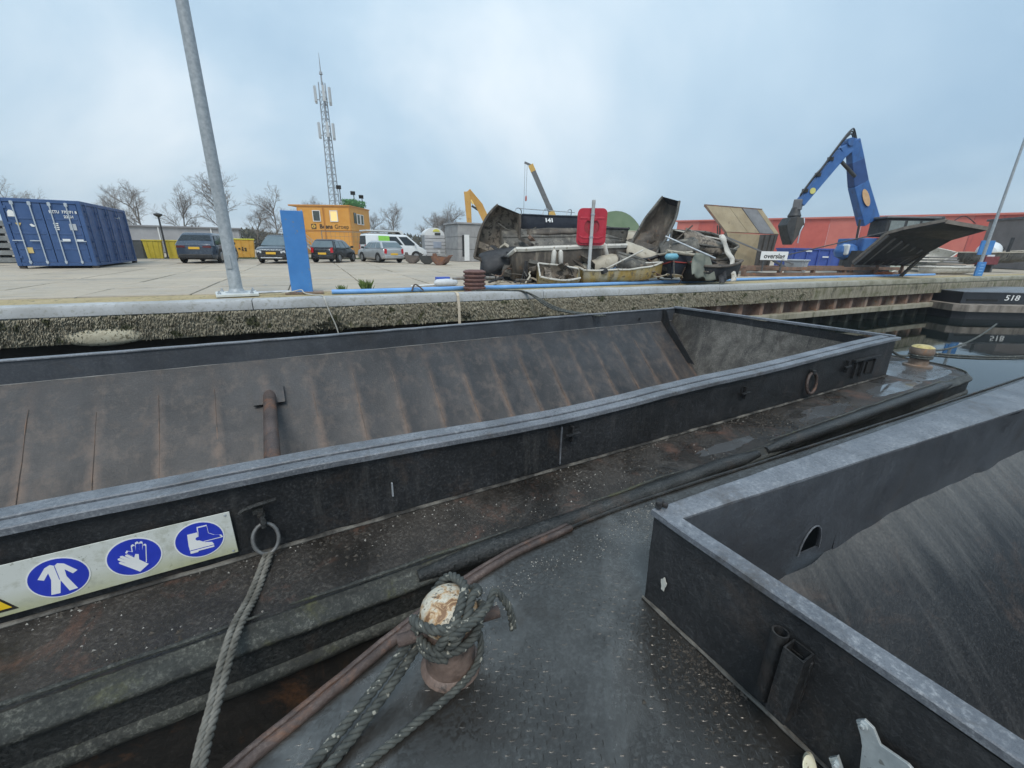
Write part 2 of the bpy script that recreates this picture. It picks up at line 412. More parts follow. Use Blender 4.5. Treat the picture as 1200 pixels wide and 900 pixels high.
# pale sandy lump at the foot of the beam
rows = []
for i in range(9):
    a = PI*i/8; rows.append([(-3.0+.62*math.cos(a)*1.0, .03-.10*math.sin(a)*math.sin(PI*j/6)*(.8+.4*noise.noise(Vector((i, j, 0)))), -.58+.17*math.cos(PI*j/6)*math.sin(a)) for j in range(7)])
MB().grid(rows).build('crust_patch', mat('sand_crust', (.42, .38, .28), (.50, .47, .36), 12, (.9, .95), bump=.8, bscale=40, speck=((.2, .18, .12), .6, 20)), qw, smooth='all')

# ------------------------------------------------------------------ barge steels
def steel(name, dark, light, rust, ramt, rough, scuff=(.16, .165, .17), samt=.5, run=None, axis=(1, 1, .10), grit=0., wet=None, bump=.4, bs=38, frames=False, dust=None, blot=.6, spec=.5, panel=0, metal=0.):
    """worn steel: patchy paint, fine scuffing, scrapes along an axis, rust blotches, optional wet patches"""
    t = NT(name)
    big = t.noise(.75, 5, .6, dist=.6); mid = t.noise(3.2, 10, .72, dist=.3); fine = t.noise(44, 9, .80); tiny = t.noise(110, 4, .6)
    c = t.mix(t.ramp(t.math('ADD', t.math('MULTIPLY', mid, .6), t.math('MULTIPLY', fine, .4)), .36, .64), dark, light)
    if panel:
        sp_ = t.n('ShaderNodeSeparateXYZ'); t.l(t.g.outputs['Position'], sp_.inputs[0]); wn_ = t.n('ShaderNodeTexWhiteNoise', noise_dimensions='1D'); t.l(t.math('FLOOR', t.math('DIVIDE', t.math('ADD', sp_.outputs[0], 8.2), panel)), wn_.inputs['W']); c = t.mix(t.ramp(wn_.outputs['Value'], 0, 1, 0, .5), c, tuple(x*.55 for x in light))
    c = t.mix(t.ramp(big, .42, .62, 0, blot), c, tuple(x*.55 for x in dark))
    if run is not None:
        rn = t.noise(run[1], 8, .7, axis); c = t.mix(t.ramp(rn, run[2], run[2]+.16, 0, run[3]), c, run[0])
    c = t.mix(t.math('MULTIPLY', t.ramp(fine, .50, .70), t.ramp(mid, .40, .62, .15, samt)), c, scuff)
    rb = t.noise(2.1, 9, .74, dist=.5); rmask = t.math('MULTIPLY', t.ramp(rb, .54, .66, 0, ramt), t.ramp(fine, .38, .55, .4, 1))
    c = t.mix(rmask, c, rust)
    sx = t.n('ShaderNodeSeparateXYZ'); t.l(t.g.outputs['Position'], sx.inputs[0])
    if frames:      # rust bleeding from the welds over the frames behind the plating
        f = t.math('FRACT', t.math('ADD', t.math('DIVIDE', t.math('ADD', sx.outputs[0], 8.2+6.52), .652), t.ramp(t.noise(1.5, 3), 0, 1, -.06, .06)))
        dd = t.math('ABSOLUTE', t.math('SUBTRACT', f, .5)); near = t.ramp(dd, .36, .49)
        hgt = t.ramp(sx.outputs[2], -.75, -1.9, .12, 1.0); fm = t.math('MULTIPLY', t.math('MULTIPLY', near, hgt), t.ramp(t.noise(4, 6, .7), .34, .6))
        c = t.mix(t.math('MULTIPLY', fm, .9), c, (.19, .125, .09)); c = t.mix(t.math('MULTIPLY', t.ramp(sx.outputs[2], -1.0, -2.4, 0, .35), t.ramp(mid, .35, .6)), c, (.125, .098, .082))
    if dust is not None:   # dry dust lying just below the knuckle, scraped off further down
        dz = t.ramp(t.math('ADD', sx.outputs[2], t.math('MULTIPLY', t.noise(7, 7, .7, (1, .15, .15)), .9)), dust[0], dust[1], 0, .45); c = t.mix(t.math('MULTIPLY', dz, t.ramp(fine, .3, .6, .35, 1)), c, (.27, .26, .24))
    if grit: c = t.mix(t.ramp(tiny, .68, .72, 0, grit), c, (.36, .35, .32))
    r = t.ramp(fine, .35, .68, rough[0], rough[1])
    hgt_ = t.math('ADD', t.math('MULTIPLY', mid, 1.2), t.math('ADD', t.math('MULTIPLY', fine, .8), t.math('MULTIPLY', t.noise(bs, 6, .7), .6)))
    if wet is not None:
        wf = t.ramp(t.noise(wet[0], 5, .6, dist=.7), wet[1], wet[1]+.10); wf = t.math('MULTIPLY', wf, t.ramp(fine, .30, .52, .55, 1))
        r = t.mix(wf, r, (wet[2],)*3); c = t.mix(t.math('MULTIPLY', wf, .5), c, tuple(x*.5 for x in dark)); hgt_ = t.math('MULTIPLY', hgt_, t.ramp(wf, 0, 1, 1, .30))
    t.set(**{'Base Color': c, 'Roughness': r, 'Specular IOR Level': spec, 'Metallic': metal}); t.bump(hgt_, bump, .010)
    return t.m
ST_WALL = steel('coaming_steel', (.010, .011, .012), (.032, .034, .038), (.065, .046, .036), .6, (.36, .72), (.15, .15, .148), .5, ((.075, .072, .068), 7, .55, .5), bump=.6, spec=.4)
ST_END = steel('end_wall_steel', (.022, .023, .025), (.046, .047, .050), (.07, .052, .042), .55, (.34, .62), (.15, .15, .148), .55, ((.085, .083, .08), 7, .54, .5), bump=.6, spec=.45)
ST_INNER = steel('coaming_inner_steel', (.050, .055, .064), (.080, .087, .099), (.075, .068, .062), .5, (.32, .55), (.17, .175, .18), .5, ((.11, .11, .112), 5, .56, .4), bump=.35)
ST_CAP = steel('coaming_cap_steel', (.10, .11, .127), (.215, .23, .255), (.06, .052, .046), .85, (.22, .5), (.42, .43, .44), .85, blot=.55, bump=.5)
ST_HOLD = steel('hold_steel', (.017, .018, .021), (.046, .047, .051), (.085, .062, .05), .55, (.34, .62), (.14, .135, .13), .55, ((.11, .085, .07), 4.5, .50, .6), frames=True, bump=.5, panel=.652)
ST_HOLD_END = steel('hold_end_steel', (.06, .056, .05), (.22, .205, .18), (.05, .042, .036), .9, (.5, .8), (.40, .375, .335), .8, ((.03, .028, .027), 4, .48, .8))
ST_DECK = steel('deck_steel', (.018, .016, .014), (.060, .050, .042), (.125, .066, .046), .9, (.45, .85), (.19, .175, .155), .85, grit=.8, wet=(.9, .50, .10), bump=.9, bs=60)
ST_NDECK = steel('near_deck_steel', (.095, .088, .080), (.20, .19, .175), (.075, .058, .045), .8, (.18, .36), (.32, .31, .29), .45, grit=.35, wet=(1.0, .36, .10), bump=.40, bs=80, spec=.6, blot=.6, metal=.72)
ST_HULL = steel('hull_steel', (.010, .010, .010), (.028, .025, .022), (.13, .062, .03), .8, (.4, .7), (.09, .08, .07), .5, ((.14, .07, .035), 3, .60, .7))
ST_RAIL = steel('rail_steel', (.009, .010, .010), (.036, .038, .037), (.075, .052, .038), .8, (.2, .6), (.22, .22, .21), .7, bump=1.1, bs=22)
ST_RAILM = steel('mossy_rail_steel', (.014, .015, .014), (.078, .082, .070), (.10, .10, .035), .8, (.3, .75), (.30, .30, .26), .85, ((.02, .02, .018), 6, .5, .7), (.3, 1, 1), bump=1.1, bs=22)
ST_RUSTY = steel('rusty_bar_steel', (.045, .032, .028), (.13, .092, .08), (.22, .10, .05), .9, (.35, .7), (.30, .25, .22), .6, bump=.9, bs=25)
M_RUSTW = mat('rust_weld', (.075, .062, .055), (.16, .115, .09), 6, (.55, .8), rust=((.20, .125, .085), .5, 5), bump=.4)
M_ROPE = mat('old_rope', (.085, .08, .066), (.20, .19, .165), 14, (.8, .95), bump=.6, bscale=160, bdist=.004)
M_ROPED = mat('dark_rope', (.035, .04, .038), (.085, .09, .08), 18, (.7, .9), bump=.6, bscale=160, bdist=.004, speck=((.33, .32, .27), .64, 30))
M_GALV = mat('galvanised_steel', (.34, .37, .40), (.48, .51, .54), 6, (.35, .55), metal=.35, bump=.1)
M_BLACKHOLE = mat('tank_dark', (.006, .006, .006), (.01, .01, .01), 3, (.8, .9))
# ------------------------------------------------------------------ barges
ZD = -0.88
def lerp_tab(tab, x):
    if x <= tab[0][0]: return tab[0][1]
    for (a, p), (b, q) in zip(tab, tab[1:]):
        if x <= b:
            t_ = (x-a)/(b-a); t_ = t_*t_*(3-2*t_); return p+(q-p)*t_
    return tab[-1][1]
def sweep(path, prof, z0, jit=0., closed=False, seed=0., side=-1):
    """sweep an (outward offset, z) profile along a plan path; outward is to the right of travel for side=-1"""
    P = [Vector((p[0], p[1])) for p in path]; n = len(P); rows = []
    for i, p in enumerate(P):
        a = P[i-1] if (i or closed) else P[0]; b = P[(i+1) % n] if (i < n-1 or closed) else P[-1]
        t_ = (b-a).normalized(); nm = Vector((t_.y, -t_.x))*(-side)
        j1 = jit*noise.noise(Vector((p.x*1.7+seed, p.y*1.7, 0))); j2 = jit*noise.noise(Vector((p.x*1.1, p.y*1.9+seed, 9)))
        rows.append([(p.x+nm.x*(o+j1+jit*.45*noise.noise(Vector((p.x*9, p.y*9, z*14+seed)))), p.y+nm.y*(o+j1+jit*.45*noise.noise(Vector((p.x*9, p.y*9, z*14+seed)))), z0+z+j2+jit*.35*noise.noise(Vector((p.x*11, p.y*11, o*20+7)))) for o, z in prof])
    return rows
def arc(cx, cy, r, a0, a1, n=10): return [(cx+r*math.cos(math.radians(a0+(a1-a0)*i/n)), cy+r*math.sin(math.radians(a0+(a1-a0)*i/n))) for i in range(n+1)]
def rebase(th, loc):
    loc = Vector(loc); th.location = loc
    for ch in th.children: ch.location = Vector(ch.location)-loc
def rnd_line(x0, x1, step): n = max(2, int(abs(x1-x0)/step)); return [x0+(x1-x0)*i/n for i in range(n+1)]
YZX = lambda x: Matrix(((0,0,1,x),(1,0,0,0),(0,1,0,0),(0,0,0,1)))      # xy polygon -> (y, z) plane at x, extruded along x
XZY = lambda y: Matrix(((1,0,0,0),(0,0,-1,y),(0,1,0,0),(0,0,0,1)))     # xy polygon -> (x, z) plane, extruded towards -y

fb = thing('hopper_barge', 'long black steel hopper barge with open hold moored along the quay', 'barge')
near_e = [(x, 2.25) for x in rnd_line(-9, -2.2, .3)]+[(x, 2.25) for x in rnd_line(-2.1, 4, .045)]+[(x, 2.25) for x in rnd_line(4.1, 10.5, .12)]+arc(10.55, 2.85, .6, -88, 0)+[(11.15, y) for y in rnd_line(3.0, 7.4, .3)]+arc(10.55, 7.5, .6, 0, 90)+[(x, 8.1) for x in rnd_line(10.4, -9, .6)]
MB().prism(near_e, ZD-.03, ZD, holes=[[(-8.4, 2.93), (9.17, 2.93), (9.17, 7.6), (-8.4, 7.6)]]).build('deck', ST_DECK, fb)
half = [(0.0, .0), (.0, .024), (.014, .026), (.018, .004), (.03, -.002), (.075, -.048), (.094, -.060), (.096, -.085), (.07, -.10)]
MB().grid(sweep(near_e, half, ZD, .012)).build('gunwale_rail', ST_RAILM, fb, smooth='all')
MB().grid(sweep(near_e, [(.072, -.095), (.066, -.13), (.066, -.27), (.03, -.30)], ZD, .006, seed=4)).build('sheer_strake', ST_RAIL, fb, smooth=True)
low = [(x, y) for x, y in near_e if True]
MB().grid(sweep(low, [(.03, -.265), (.075, -.27), (.10, -.30), (.10, -.335), (.075, -.365), (.03, -.375)], ZD, .012, seed=9)).build('rub_rail', ST_RAILM, fb, smooth='all')
MB().grid(sweep(low, [(.03, -.36), (.03, -1.4), (-.1, -2.2)], ZD, .004)).build('hull_plating', ST_HULL, fb)
# rub tube laid along the gunwale in two lengths with tapered lip ends
for x0, x1 in ((.55, 4.3), (4.45, 9.7)):
    pts = [(x, 2.205+.006*noise.noise(Vector((x*2, 0, 1))), ZD-.022+.01*noise.noise(Vector((x*1.3, 5, 1)))) for x in rnd_line(x0, x1, .1)]
    MB().tube(pts, [.072*min(1, .55+i*.12, .55+(len(pts)-1-i)*.12) for i in range(len(pts))], 14).build('rub_tube', ST_RAIL, fb, smooth=True)
for x0, x1 in ((-8.8, -.3), (-.2, 1.35), (2.05, 3.2), (4.55, 9.5)):
    pts = [(x, 2.262+.008*noise.noise(Vector((x*3, 0, 1))), ZD+.045+.012*noise.noise(Vector((x*2.3, 5, 1)))) for x in rnd_line(x0, x1, .1)]
    MB().tube(pts, [.013*min(1, .4+i*.2, .4+(len(pts)-1-i)*.2) for i in range(len(pts))], 7).build('edge_lip', ST_RAILM, fb, smooth=True)
# coaming
TOP = [(-9, -.26), (-1.5, -.27), (-.2, -.28), (2.2, -.345), (4.6, -.29), (9.2, -.19)]
FTOP = [(-9, -.30), (-3.3, -.29), (9.2, -.27)]
xs = rnd_line(-8.4, 9.2, .16)
def wob(x, z, s, a=.010): return a*noise.noise(Vector((x*.9, z*2.2, s)))+a*.5*noise.noise(Vector((x*2.6, z*4, s+4)))
rows = []
for x in xs:
    zt = lerp_tab(TOP, x)-.03
    rows.append([(x, 2.90+wob(x, k, 1)*(0 if k in (0, 5) else 1)+.012*(k/5), ZD+(zt-ZD)*k/5) for k in range(6)])
MB().grid(rows).build('side_coaming', ST_WALL, fb, smooth='all')
def cap(name, y0, y1, tab, x0, x1, dz=0., h=.045, s=1):
    rw = []
    for x in rnd_line(x0, x1, .16):
        z = lerp_tab(tab, x)+dz+.004*noise.noise(Vector((x*3, y0, s))); a = .004*noise.noise(Vector((x*1.6, y0*3, s)))
        rw.append([(x, y0+a, z-h), (x, y0+a, z-.006), (x, y0+.006+a, z), (x, y1-.006+a, z), (x, y1+a, z-.006), (x, y1+a, z-h)])
    m = MB().grid(rw, True); k = len(rw)-1
    m.f += [(0, 1, 2, 3, 4, 5), tuple(k*6+i for i in range(6))[::-1]]; m.mi += [0, 0]
    return m.build(name, ST_CAP, fb, smooth=True)
cap('coaming_cap', 2.865, 2.965, TOP, -8.45, 9.25, .002)
cap('coaming_cap', 2.985, 3.11, TOP, -8.45, 9.10, .010)
cap('coaming_flange', 2.94, 3.02, TOP, -8.45, 9.2, -.022, .04)
cap('coaming_cap', 7.56, 7.66, FTOP, -8.45, 9.25, -.012, .022)
MB().box((0, 0, 0), (.10, 4.66, .05)).build('coaming_cap', ST_CAP, fb, loc=(9.20, 5.27, -.232), rot=(-.018, 0, 0), bevel=.008)
# end coaming and far coaming
rows = [[(9.19+wob(y, k, 3), y, ZD-.02+(-.25-ZD)*k/4+.0*y) for k in range(5)] for y in rnd_line(2.93, 7.6, .25)]
MB().grid(rows).build('end_coaming', ST_WALL, fb, smooth='all')
rows = [[(x, 7.58+wob(x, k, 5, .003), -.625+(lerp_tab(FTOP, x)-.04+.625)*k/3) for k in range(4)] for x in xs]
MB().grid(rows).build('side_coaming', ST_INNER, fb, smooth='all')
rows = [[(x, 7.62, -.9+(lerp_tab(FTOP, x)-.04+.9)*k/3) for k in range(4)] for x in rnd_line(-8.4, 9.2, 2)]
MB().grid(rows).build('coaming_back', ST_WALL, fb)
# hold: sloping sides with dished panels between the frames
FR = [-8.2+.652*i for i in range(27)]
def dish(x):
    f = min(range(len(FR)), key=lambda i: abs(FR[i]-x)); d = abs(x-FR[f])/.326
    return .020*(1-d)*(1-d)-.012*d*(2-d)*.8
rows = []
for x in rnd_line(-8.4, 9.1, .08):
    rw = []
    for k in range(15):
        q = k/14; y = 7.575-3.0*q; z = -.62-2.79*q; b = dish(x)*min(1, q*5)+.016*noise.noise(Vector((x*.8, q*4, 2)))
        rw.append((x, y-.68*b, z+.73*b))
    rows.append(rw)
MB().grid(rows).build('hold_slope', ST_HOLD, fb, smooth='all')
rows = [[(x, 3.06+1.6*k/6, -.5-2.92*k/6) for k in range(7)] for x in rnd_line(-8.4, 9.1, .6)]
MB().grid(rows).build('hold_slope', ST_HOLD, fb)
MB().box((.3, 4.85, -3.43), (17.5, .6, .05)).build('hold_floor', ST_HOLD, fb)
rows = [[(9.15-.9*max(0, (k-1)/9)-.03*noise.noise(Vector((y*2, k*.6, 3))), y, -.42-3.0*k/10) for k in range(11)] for y in rnd_line(2.95, 7.6, .15)]
MB().grid(rows).build('hold_end', ST_HOLD_END, fb, smooth='all')
rows = [[(-8.38, y, -.3-2.3*k/4) for k in range(5)] for y in rnd_line(2.95, 7.6, .9)]
MB().grid(rows).build('hold_end', ST_HOLD, fb)
MB().prism([(7.57, -.3), (7.57, -.62), (6.6, -1.5), (6.4, -1.5), (7.3, -.62), (7.45, -.3)], 0, .02, YZX(8.72)).build('corner_shade', ST_WALL, fb)  # dark plate standing in for the shade where slope meets end wall
for i, x in enumerate(FR):
    if x > 8.9: continue
    pts = []
    q0 = .10+.10*random.random(); q1 = .97
    for k in range(16):
        q = q0+(q1-q0)*k/15; pts.append((x+.010*noise.noise(Vector((x, q*9, 1))), 7.575-3.0*q-.012, -.62-2.79*q+.014))
    MB().tube(pts, [.002+.006*abs(noise.noise(Vector((x*7, k*.5, 2))))+.003*(k/15) for k in range(16)], 5).build('frame_weld', M_RUSTW, fb)
pts = [(x, 7.572, -.622+.004*noise.noise(Vector((x*3, 0, 0)))) for x in rnd_line(-8.4, 9.1, .2)]
MB().tube(pts, [.004+.006*max(0, noise.noise(Vector((x*2.2, 0, 4)))) for x, _, _ in pts], 5).build('knuckle_weld', mat('pale_weld', (.20, .20, .19), (.34, .33, .31), 5, (.5, .7)), fb)
# weld bead between deck and coaming
pts = [(x, 2.885+.006*noise.noise(Vector((x*4, 0, 0))), ZD+.012) for x in rnd_line(-8.4, 9.2, .08)]
MB().tube(pts, [.016+.008*noise.noise(Vector((x*5, 1, 0))) for x, _, _ in pts], 6).build('deck_weld', mat('dusty_weld', (.030, .028, .025), (.17, .16, .14), 5, (.7, .85), bump=.7, lo=.42, hi=.62), fb)
# cross strut with doubler plate
pts = [(-.33+.004*k, 7.10-.42*k, -1.06-.012*k) for k in range(9)]
MB().tube(pts, .085, 16).build('cross_strut', ST_RUSTY, fb, smooth=True)
sl = Vector((0, -2.15, -2.0)).normalized(); nrm = Vector((0, -sl.z*-1, 0)); nrm = Vector((0, -2.0, 2.15)).normalized()
MB().box((0, 0, 0), (.42, .34, .03)).build('doubler_plate', ST_HOLD, fb, mtx=frame(Vector((-.34, 7.05, -1.06))+nrm*.03, (1,0,0), tuple(sl), tuple(-nrm*-1 if False else nrm)))
# fittings on the outer face of the coaming
def lug(x, z, s=1.):
    m = MB().box((0, -.012, 0), (.022*s, .05, .16*s)); m.box((0, -.03, .0), (.16*s, .03, .022*s))
    m.build('lashing_lug', ST_WALL, fb, loc=(x, 2.885, z), bevel=.004)
lug(2.28, -.52); lug(4.99, -.53); lug(7.55, -.50, 1.2)
for x in (.57, 2.17): bx('plate_seam', (x, 2.892, -.63 if x > 1 else -.64), (.012, .02, .40 if x > 1 else .12), ST_CAP if x > 1 else M_GALV, fb, bevel=.003)
m = MB().box((8.2, -.01, 0), (.85, .05, .035))
for i, x in enumerate((7.85, 8.1, 8.5)): m.box((x, -.01, -.17), (.05 if i else .03, .04, .26))
m.build('hinge_bracket', ST_WALL, fb, loc=(0, 2.885, -.44), bevel=.004)
MB().box((8.36, 0, -.17), (.18, .02, .2)).build('bracket_slot', M_BLACKHOLE, fb, loc=(0, 2.887, -.44))
rg_pts = [(6.55+.13*math.cos(a), 2.85+.02*math.sin(a), -.62+.15*math.sin(a)) for a in [2*PI*i/24 for i in range(24)]]
MB().tube(rg_pts, .022, 8, closed=True).build('mooring_ring', ST_RUSTY, fb, smooth='all')
MB().box((6.55, 2.87, -.46), (.07, .06, .07)).build('ring_eye', ST_WALL, fb, bevel=.01)
rg_pts = [(-.30+.075*math.cos(a), 2.83+.03*math.sin(a), -.73+.10*math.sin(a)) for a in [2*PI*i/24 for i in range(24)]]
MB().tube(rg_pts, .013, 8, closed=True).build('mooring_ring', mat('worn_ring_steel', (.12, .12, .12), (.22, .22, .215), 20, (.4, .6), metal=.5), fb, smooth='all')
MB().tube([(-.42, 2.86, -.515), (-.39, 2.86, -.49), (-.33, 2.855, -.478), (-.20, 2.855, -.465)], [.012, .014, .015, .013], 8).box((-.315, 2.862, -.52), (.06, .05, .03)).box((-.30, 2.85, -.55), (.045, .04, .022)).tube([(-.298, 2.85, -.55), (-.295, 2.83, -.60), (-.297, 2.825, -.64)], [.018, .02, .016], 8).build('toggle_pin', ST_RAIL, fb, smooth=True)
MB().lathe([(.02, 0), (.035, .0), (.035, .004), (.02, .004)], 12, XZY(7.56)).build('drain_hole', M_BLACKHOLE, fb, loc=(7.9, -.004, -.50))
bx('drain_slot', (8.0, 7.535, -.78), (.22, .02, .025), M_BLACKHOLE, fb)
# mooring bollard at the bow corner
bm = MB().lathe([(.0, 0), (.22, 0), (.22, .03), (.15, .045), (.14, .20), (.17, .23), (.19, .29), (.17, .36), (.11, .40), (0.01, .41)], 22)
bm.build('bollard', mat('bollard_rust', (.16, .115, .085), (.25, .19, .15), 9, (.4, .7), rust=((.30, .15, .07), .58, 12)), fb, loc=(10.62, 2.93, ZD), smooth=True)
MB().lathe([(.172, .365), (.15, .385), (.11, .405), (.01, .415)], 22).build('bollard_cap', mat('brass_yellow_paint', (.42, .33, .10), (.55, .45, .2), 12, (.3, .5), rust=((.2, .13, .06), .55, 15)), fb, loc=(10.62, 2.93, ZD+.003), smooth=True)
m = MB().tube([(-.22, 0, .05), (-.12, 0, .07), (.12, 0, .07), (.22, 0, .05)], .022, 8).box((0, 0, .03), (.16, .06, .06))
m.build('cleat', ST_WALL, fb, loc=(10.55, 3.9, ZD), rot=(0, 0, 1.2))
# grit scattered on the deck
def grit(name, par, n, region, m, seed, r0=.003, r1=.012, z=ZD):
    g = MB(); q = random.Random(seed)
    for _ in range(n):
        x, y = region(q)
        if noise.noise(Vector((x*2.3, y*3.1, seed*3.7))) < -.05+.25*q.random(): continue
        r = r0+(r1-r0)*q.random()**3; a = q.uniform(0, 6)
        v = [(x+r*math.cos(a+k*2.1)*q.uniform(.7, 1.3), y+r*math.sin(a+k*2.1)*q.uniform(.7, 1.3), z-.001) for k in range(3)]+[(x+q.uniform(-.3, .3)*r, y, z+r*q.uniform(.5, 1.1))]
        g.add(v, [(0, 1, 3), (1, 2, 3), (2, 0, 3)])
    return g.build(name, m, par, kind='stuff')
M_GRIT = mat('grit_pale', (.18, .17, .15), (.45, .43, .39), 60, (.6, .8), bump=0)
M_GRITD = mat('grit_dark', (.03, .028, .025), (.09, .075, .06), 40, (.7, .9), bump=0)
grit('pale_grit', fb, 2200, lambda q: (q.uniform(-1.8, 6), 2.32+.56*(1-q.random()**1.5)), M_GRIT, 1, .002, .011)
grit('dark_grit', fb, 3600, lambda q: (q.uniform(-1.8, 7), q.uniform(2.32, 2.87)), M_GRITD, 2, .004, .02)
t = NT('rain_film'); t.set(**{'Metallic': .5, 'Base Color': (.16, .165, .17), 'Roughness': t.ramp(t.noise(2.5, 7, .7), .42, .62, .04, .32), 'IOR': 1.45, 'Specular IOR Level': .9}); t.bump(t.noise(14, 4, .6), .06, .01); FILM = t.m
def puddle(par, cx, cy, rx, ry, sd, clip=None):
    pts = []
    for k in range(40):
        a = 2*PI*k/40; r_ = 1+.55*noise.noise(Vector((math.cos(a)*1.3, math.sin(a)*1.3, sd)))+.2*noise.noise(Vector((math.cos(a)*4, math.sin(a)*4, sd+5)))
        x, y = cx+rx*r_*math.cos(a), cy+ry*r_*math.sin(a)
        if clip: x, y = clip(x, y)
        pts.append((x, y))
    MB().prism(pts, ZD-.002, ZD+.0022).build('rain_puddle', FILM, par)
bowp = [(9.27, 2.48)]+[(9.7+.2*k, 2.40+.02*math.sin(k*3)) for k in range(4)]+arc(10.5, 2.9, .48, -85, -5)+[(10.98+.02*math.sin(k*2.3), 3.1+.4*k) for k in range(11)]+[(10.6, 7.6), (9.27, 7.8)]
MB().prism(bowp, ZD-.002, ZD+.0022).build('rain_puddle', FILM, fb)
puddle(fb, 8.4, 2.52, .9, .14, 5, lambda x, y: (x, min(max(y, 2.3), 2.84)))
puddle(fb, 4.1, 2.45, .45, .08, 12, lambda x, y: (x, min(max(y, 2.3), 2.84))); puddle(fb, 6.3, 2.50, .6, .12, 15, lambda x, y: (x, min(max(y, 2.3), 2.84)))
rebase(fb, (1.0, 5.2, WATER_Z))

# ---- the near barge the photographer stands on
nb = thing('hopper_barge', 'near black hopper barge with wet tread-plate bow deck and rusty rope bollard', 'barge')
EDGE = [(12, 1.70), (9, 1.82), (6, 1.95), (4, 2.05), (2.6, 2.11), (1.91, 2.115), (1.56, 2.09), (1.17, 2.05), (.75, 1.95), (.39, 1.82), (-.05, 1.64), (-.39, 1.50), (-.85, 1.24), (-1.2, .85), (-1.4, .3), (-1.45, -.4)]
EP = [(p.x, p.y) for p in smoothpath([(a, b, 0) for a, b in EDGE], 6)]
outl = EP+[(-1.45, -4.2), (12, -4.6)]
HOLE = [(1.74, 1.30), (1.80, -3.6), (11.9, -3.9), (11.9, .92)]
MB().prism(outl, ZD-.03, ZD, holes=[HOLE]).build('deck', ST_NDECK, nb)
MB().grid(sweep(EP+[(-1.45, -4.2)], [(.0, -.0), (.02, -.03), (.02, -1.3), (-.1, -2)], ZD, 0, side=1)).build('hull_plating', ST_HULL, nb)
bar1 = [(x+.0, y+.0) for x, y in EP if -1.45 < x < 1.75]
def nrm_path(off, z, jit=0.):
    rw = sweep(bar1, [(off, z)], ZD, jit, side=1); return [r[0] for r in rw]
MB().tube(nrm_path(.005, .014, .010), .025, 10).build('edge_bar', ST_RUSTY, nb, smooth=True)
MB().tube(nrm_path(-.042, .010, .010), .017, 8).build('edge_bar', ST_RUSTY, nb, smooth=True)
lip = [(x, y) for x, y in EP if x > 1.7]
MB().tube([r[0] for r in sweep(lip, [(0, .012)], ZD, .01, side=1)], .014, 7).build('edge_lip', ST_RAIL, nb, smooth=True)
# tread pattern of the deck: thousands of small raised tears
g = MB(); q = random.Random(21)
def in_deck(x, y):
    ye = lerp_tab([(b, a) for b, a in sorted(EDGE)], x); return y < ye-.10
i = 0
sx_ = .043
for a in range(58):
    for b in range(54):
        x = -.75+a*sx_; y = .05+b*sx_*.9
        if x > 1.66 or not in_deck(x, y): continue
        if noise.noise(Vector((x*2.2, y*2.2, 5))) > .10+q.uniform(-.3, .35): continue
        ang = (.75 if (a+b) % 2 else -.75)+.3; l = .0165; wd = .0052; h = .0020
        cx, sx2 = math.cos(ang), math.sin(ang)
        pts = [(-l, 0, 0), (0, -wd, 0), (l, 0, 0), (0, wd, 0), (-l*.45, 0, h), (l*.45, 0, h)]
        g.add([(x+p[0]*cx-p[1]*sx2, y+p[0]*sx2+p[1]*cx, ZD-.0004+p[2]) for p in pts], [(0, 1, 4), (1, 5, 4), (1, 2, 5), (2, 3, 5), (3, 4, 5), (3, 0, 4)])
g.build('tread_pattern', ST_NDECK, nb, kind='stuff')
grit('dark_grit', nb, 1500, lambda q: (1.72-.22*abs(q.gauss(0, .6))-.01, q.uniform(.2, 1.3)), M_GRITD, 5, .003, .014)
grit('pale_grit', nb, 1800, lambda q: (lambda x: (x, lerp_tab(sorted(EDGE), x)-.06-.35*q.random()**1.7))(q.uniform(.7, 2.6)), M_GRIT, 6, .002, .009)
# end wall
def plate_end():
    rw = []
    for y in rnd_line(1.35, -3.6, .1):
        x0 = 1.725+.012*(1.35-y); 
        rw.append([(x0-.022*(k/5)+wob(y, k, 8, .010)*(0 if k in (0, 5) else 1), y, ZD+.6*k/5) for k in range(6)])
    return MB().grid(rw)
plate_end().build('end_wall', ST_END, nb, smooth='all')
pts = [(1.715+.012*(1.35-y)+.004*noise.noise(Vector((y*6, 0, 0))), y, ZD+.010) for y in rnd_line(1.36, -1.5, .05)]
MB().tube(pts, [.011+.006*noise.noise(Vector((p[1]*7, 0, 2))) for p in pts], 6).build('deck_weld', mat('dusty_weld', (.2, .2, .2)), nb)
rw = []
for y in rnd_line(1.36, -3.6, .1):
    x0 = 1.685+.018*(1.36-y)+.003*noise.noise(Vector((y*3, 2, 0))); z = -.232+.003*noise.noise(Vector((y*4, 0, 3)))
    rw.append([(x0, y, z-.035), (x0, y, z-.005), (x0+.006, y, z), (x0+.092, y, z), (x0+.098, y, z-.006), (x0+.098, y, z-.035)])
m = MB().grid(rw, True); m.f += [(0, 1, 2, 3, 4, 5)]; m.mi += [0]
m.build('coaming_cap', ST_CAP, nb, smooth=True)
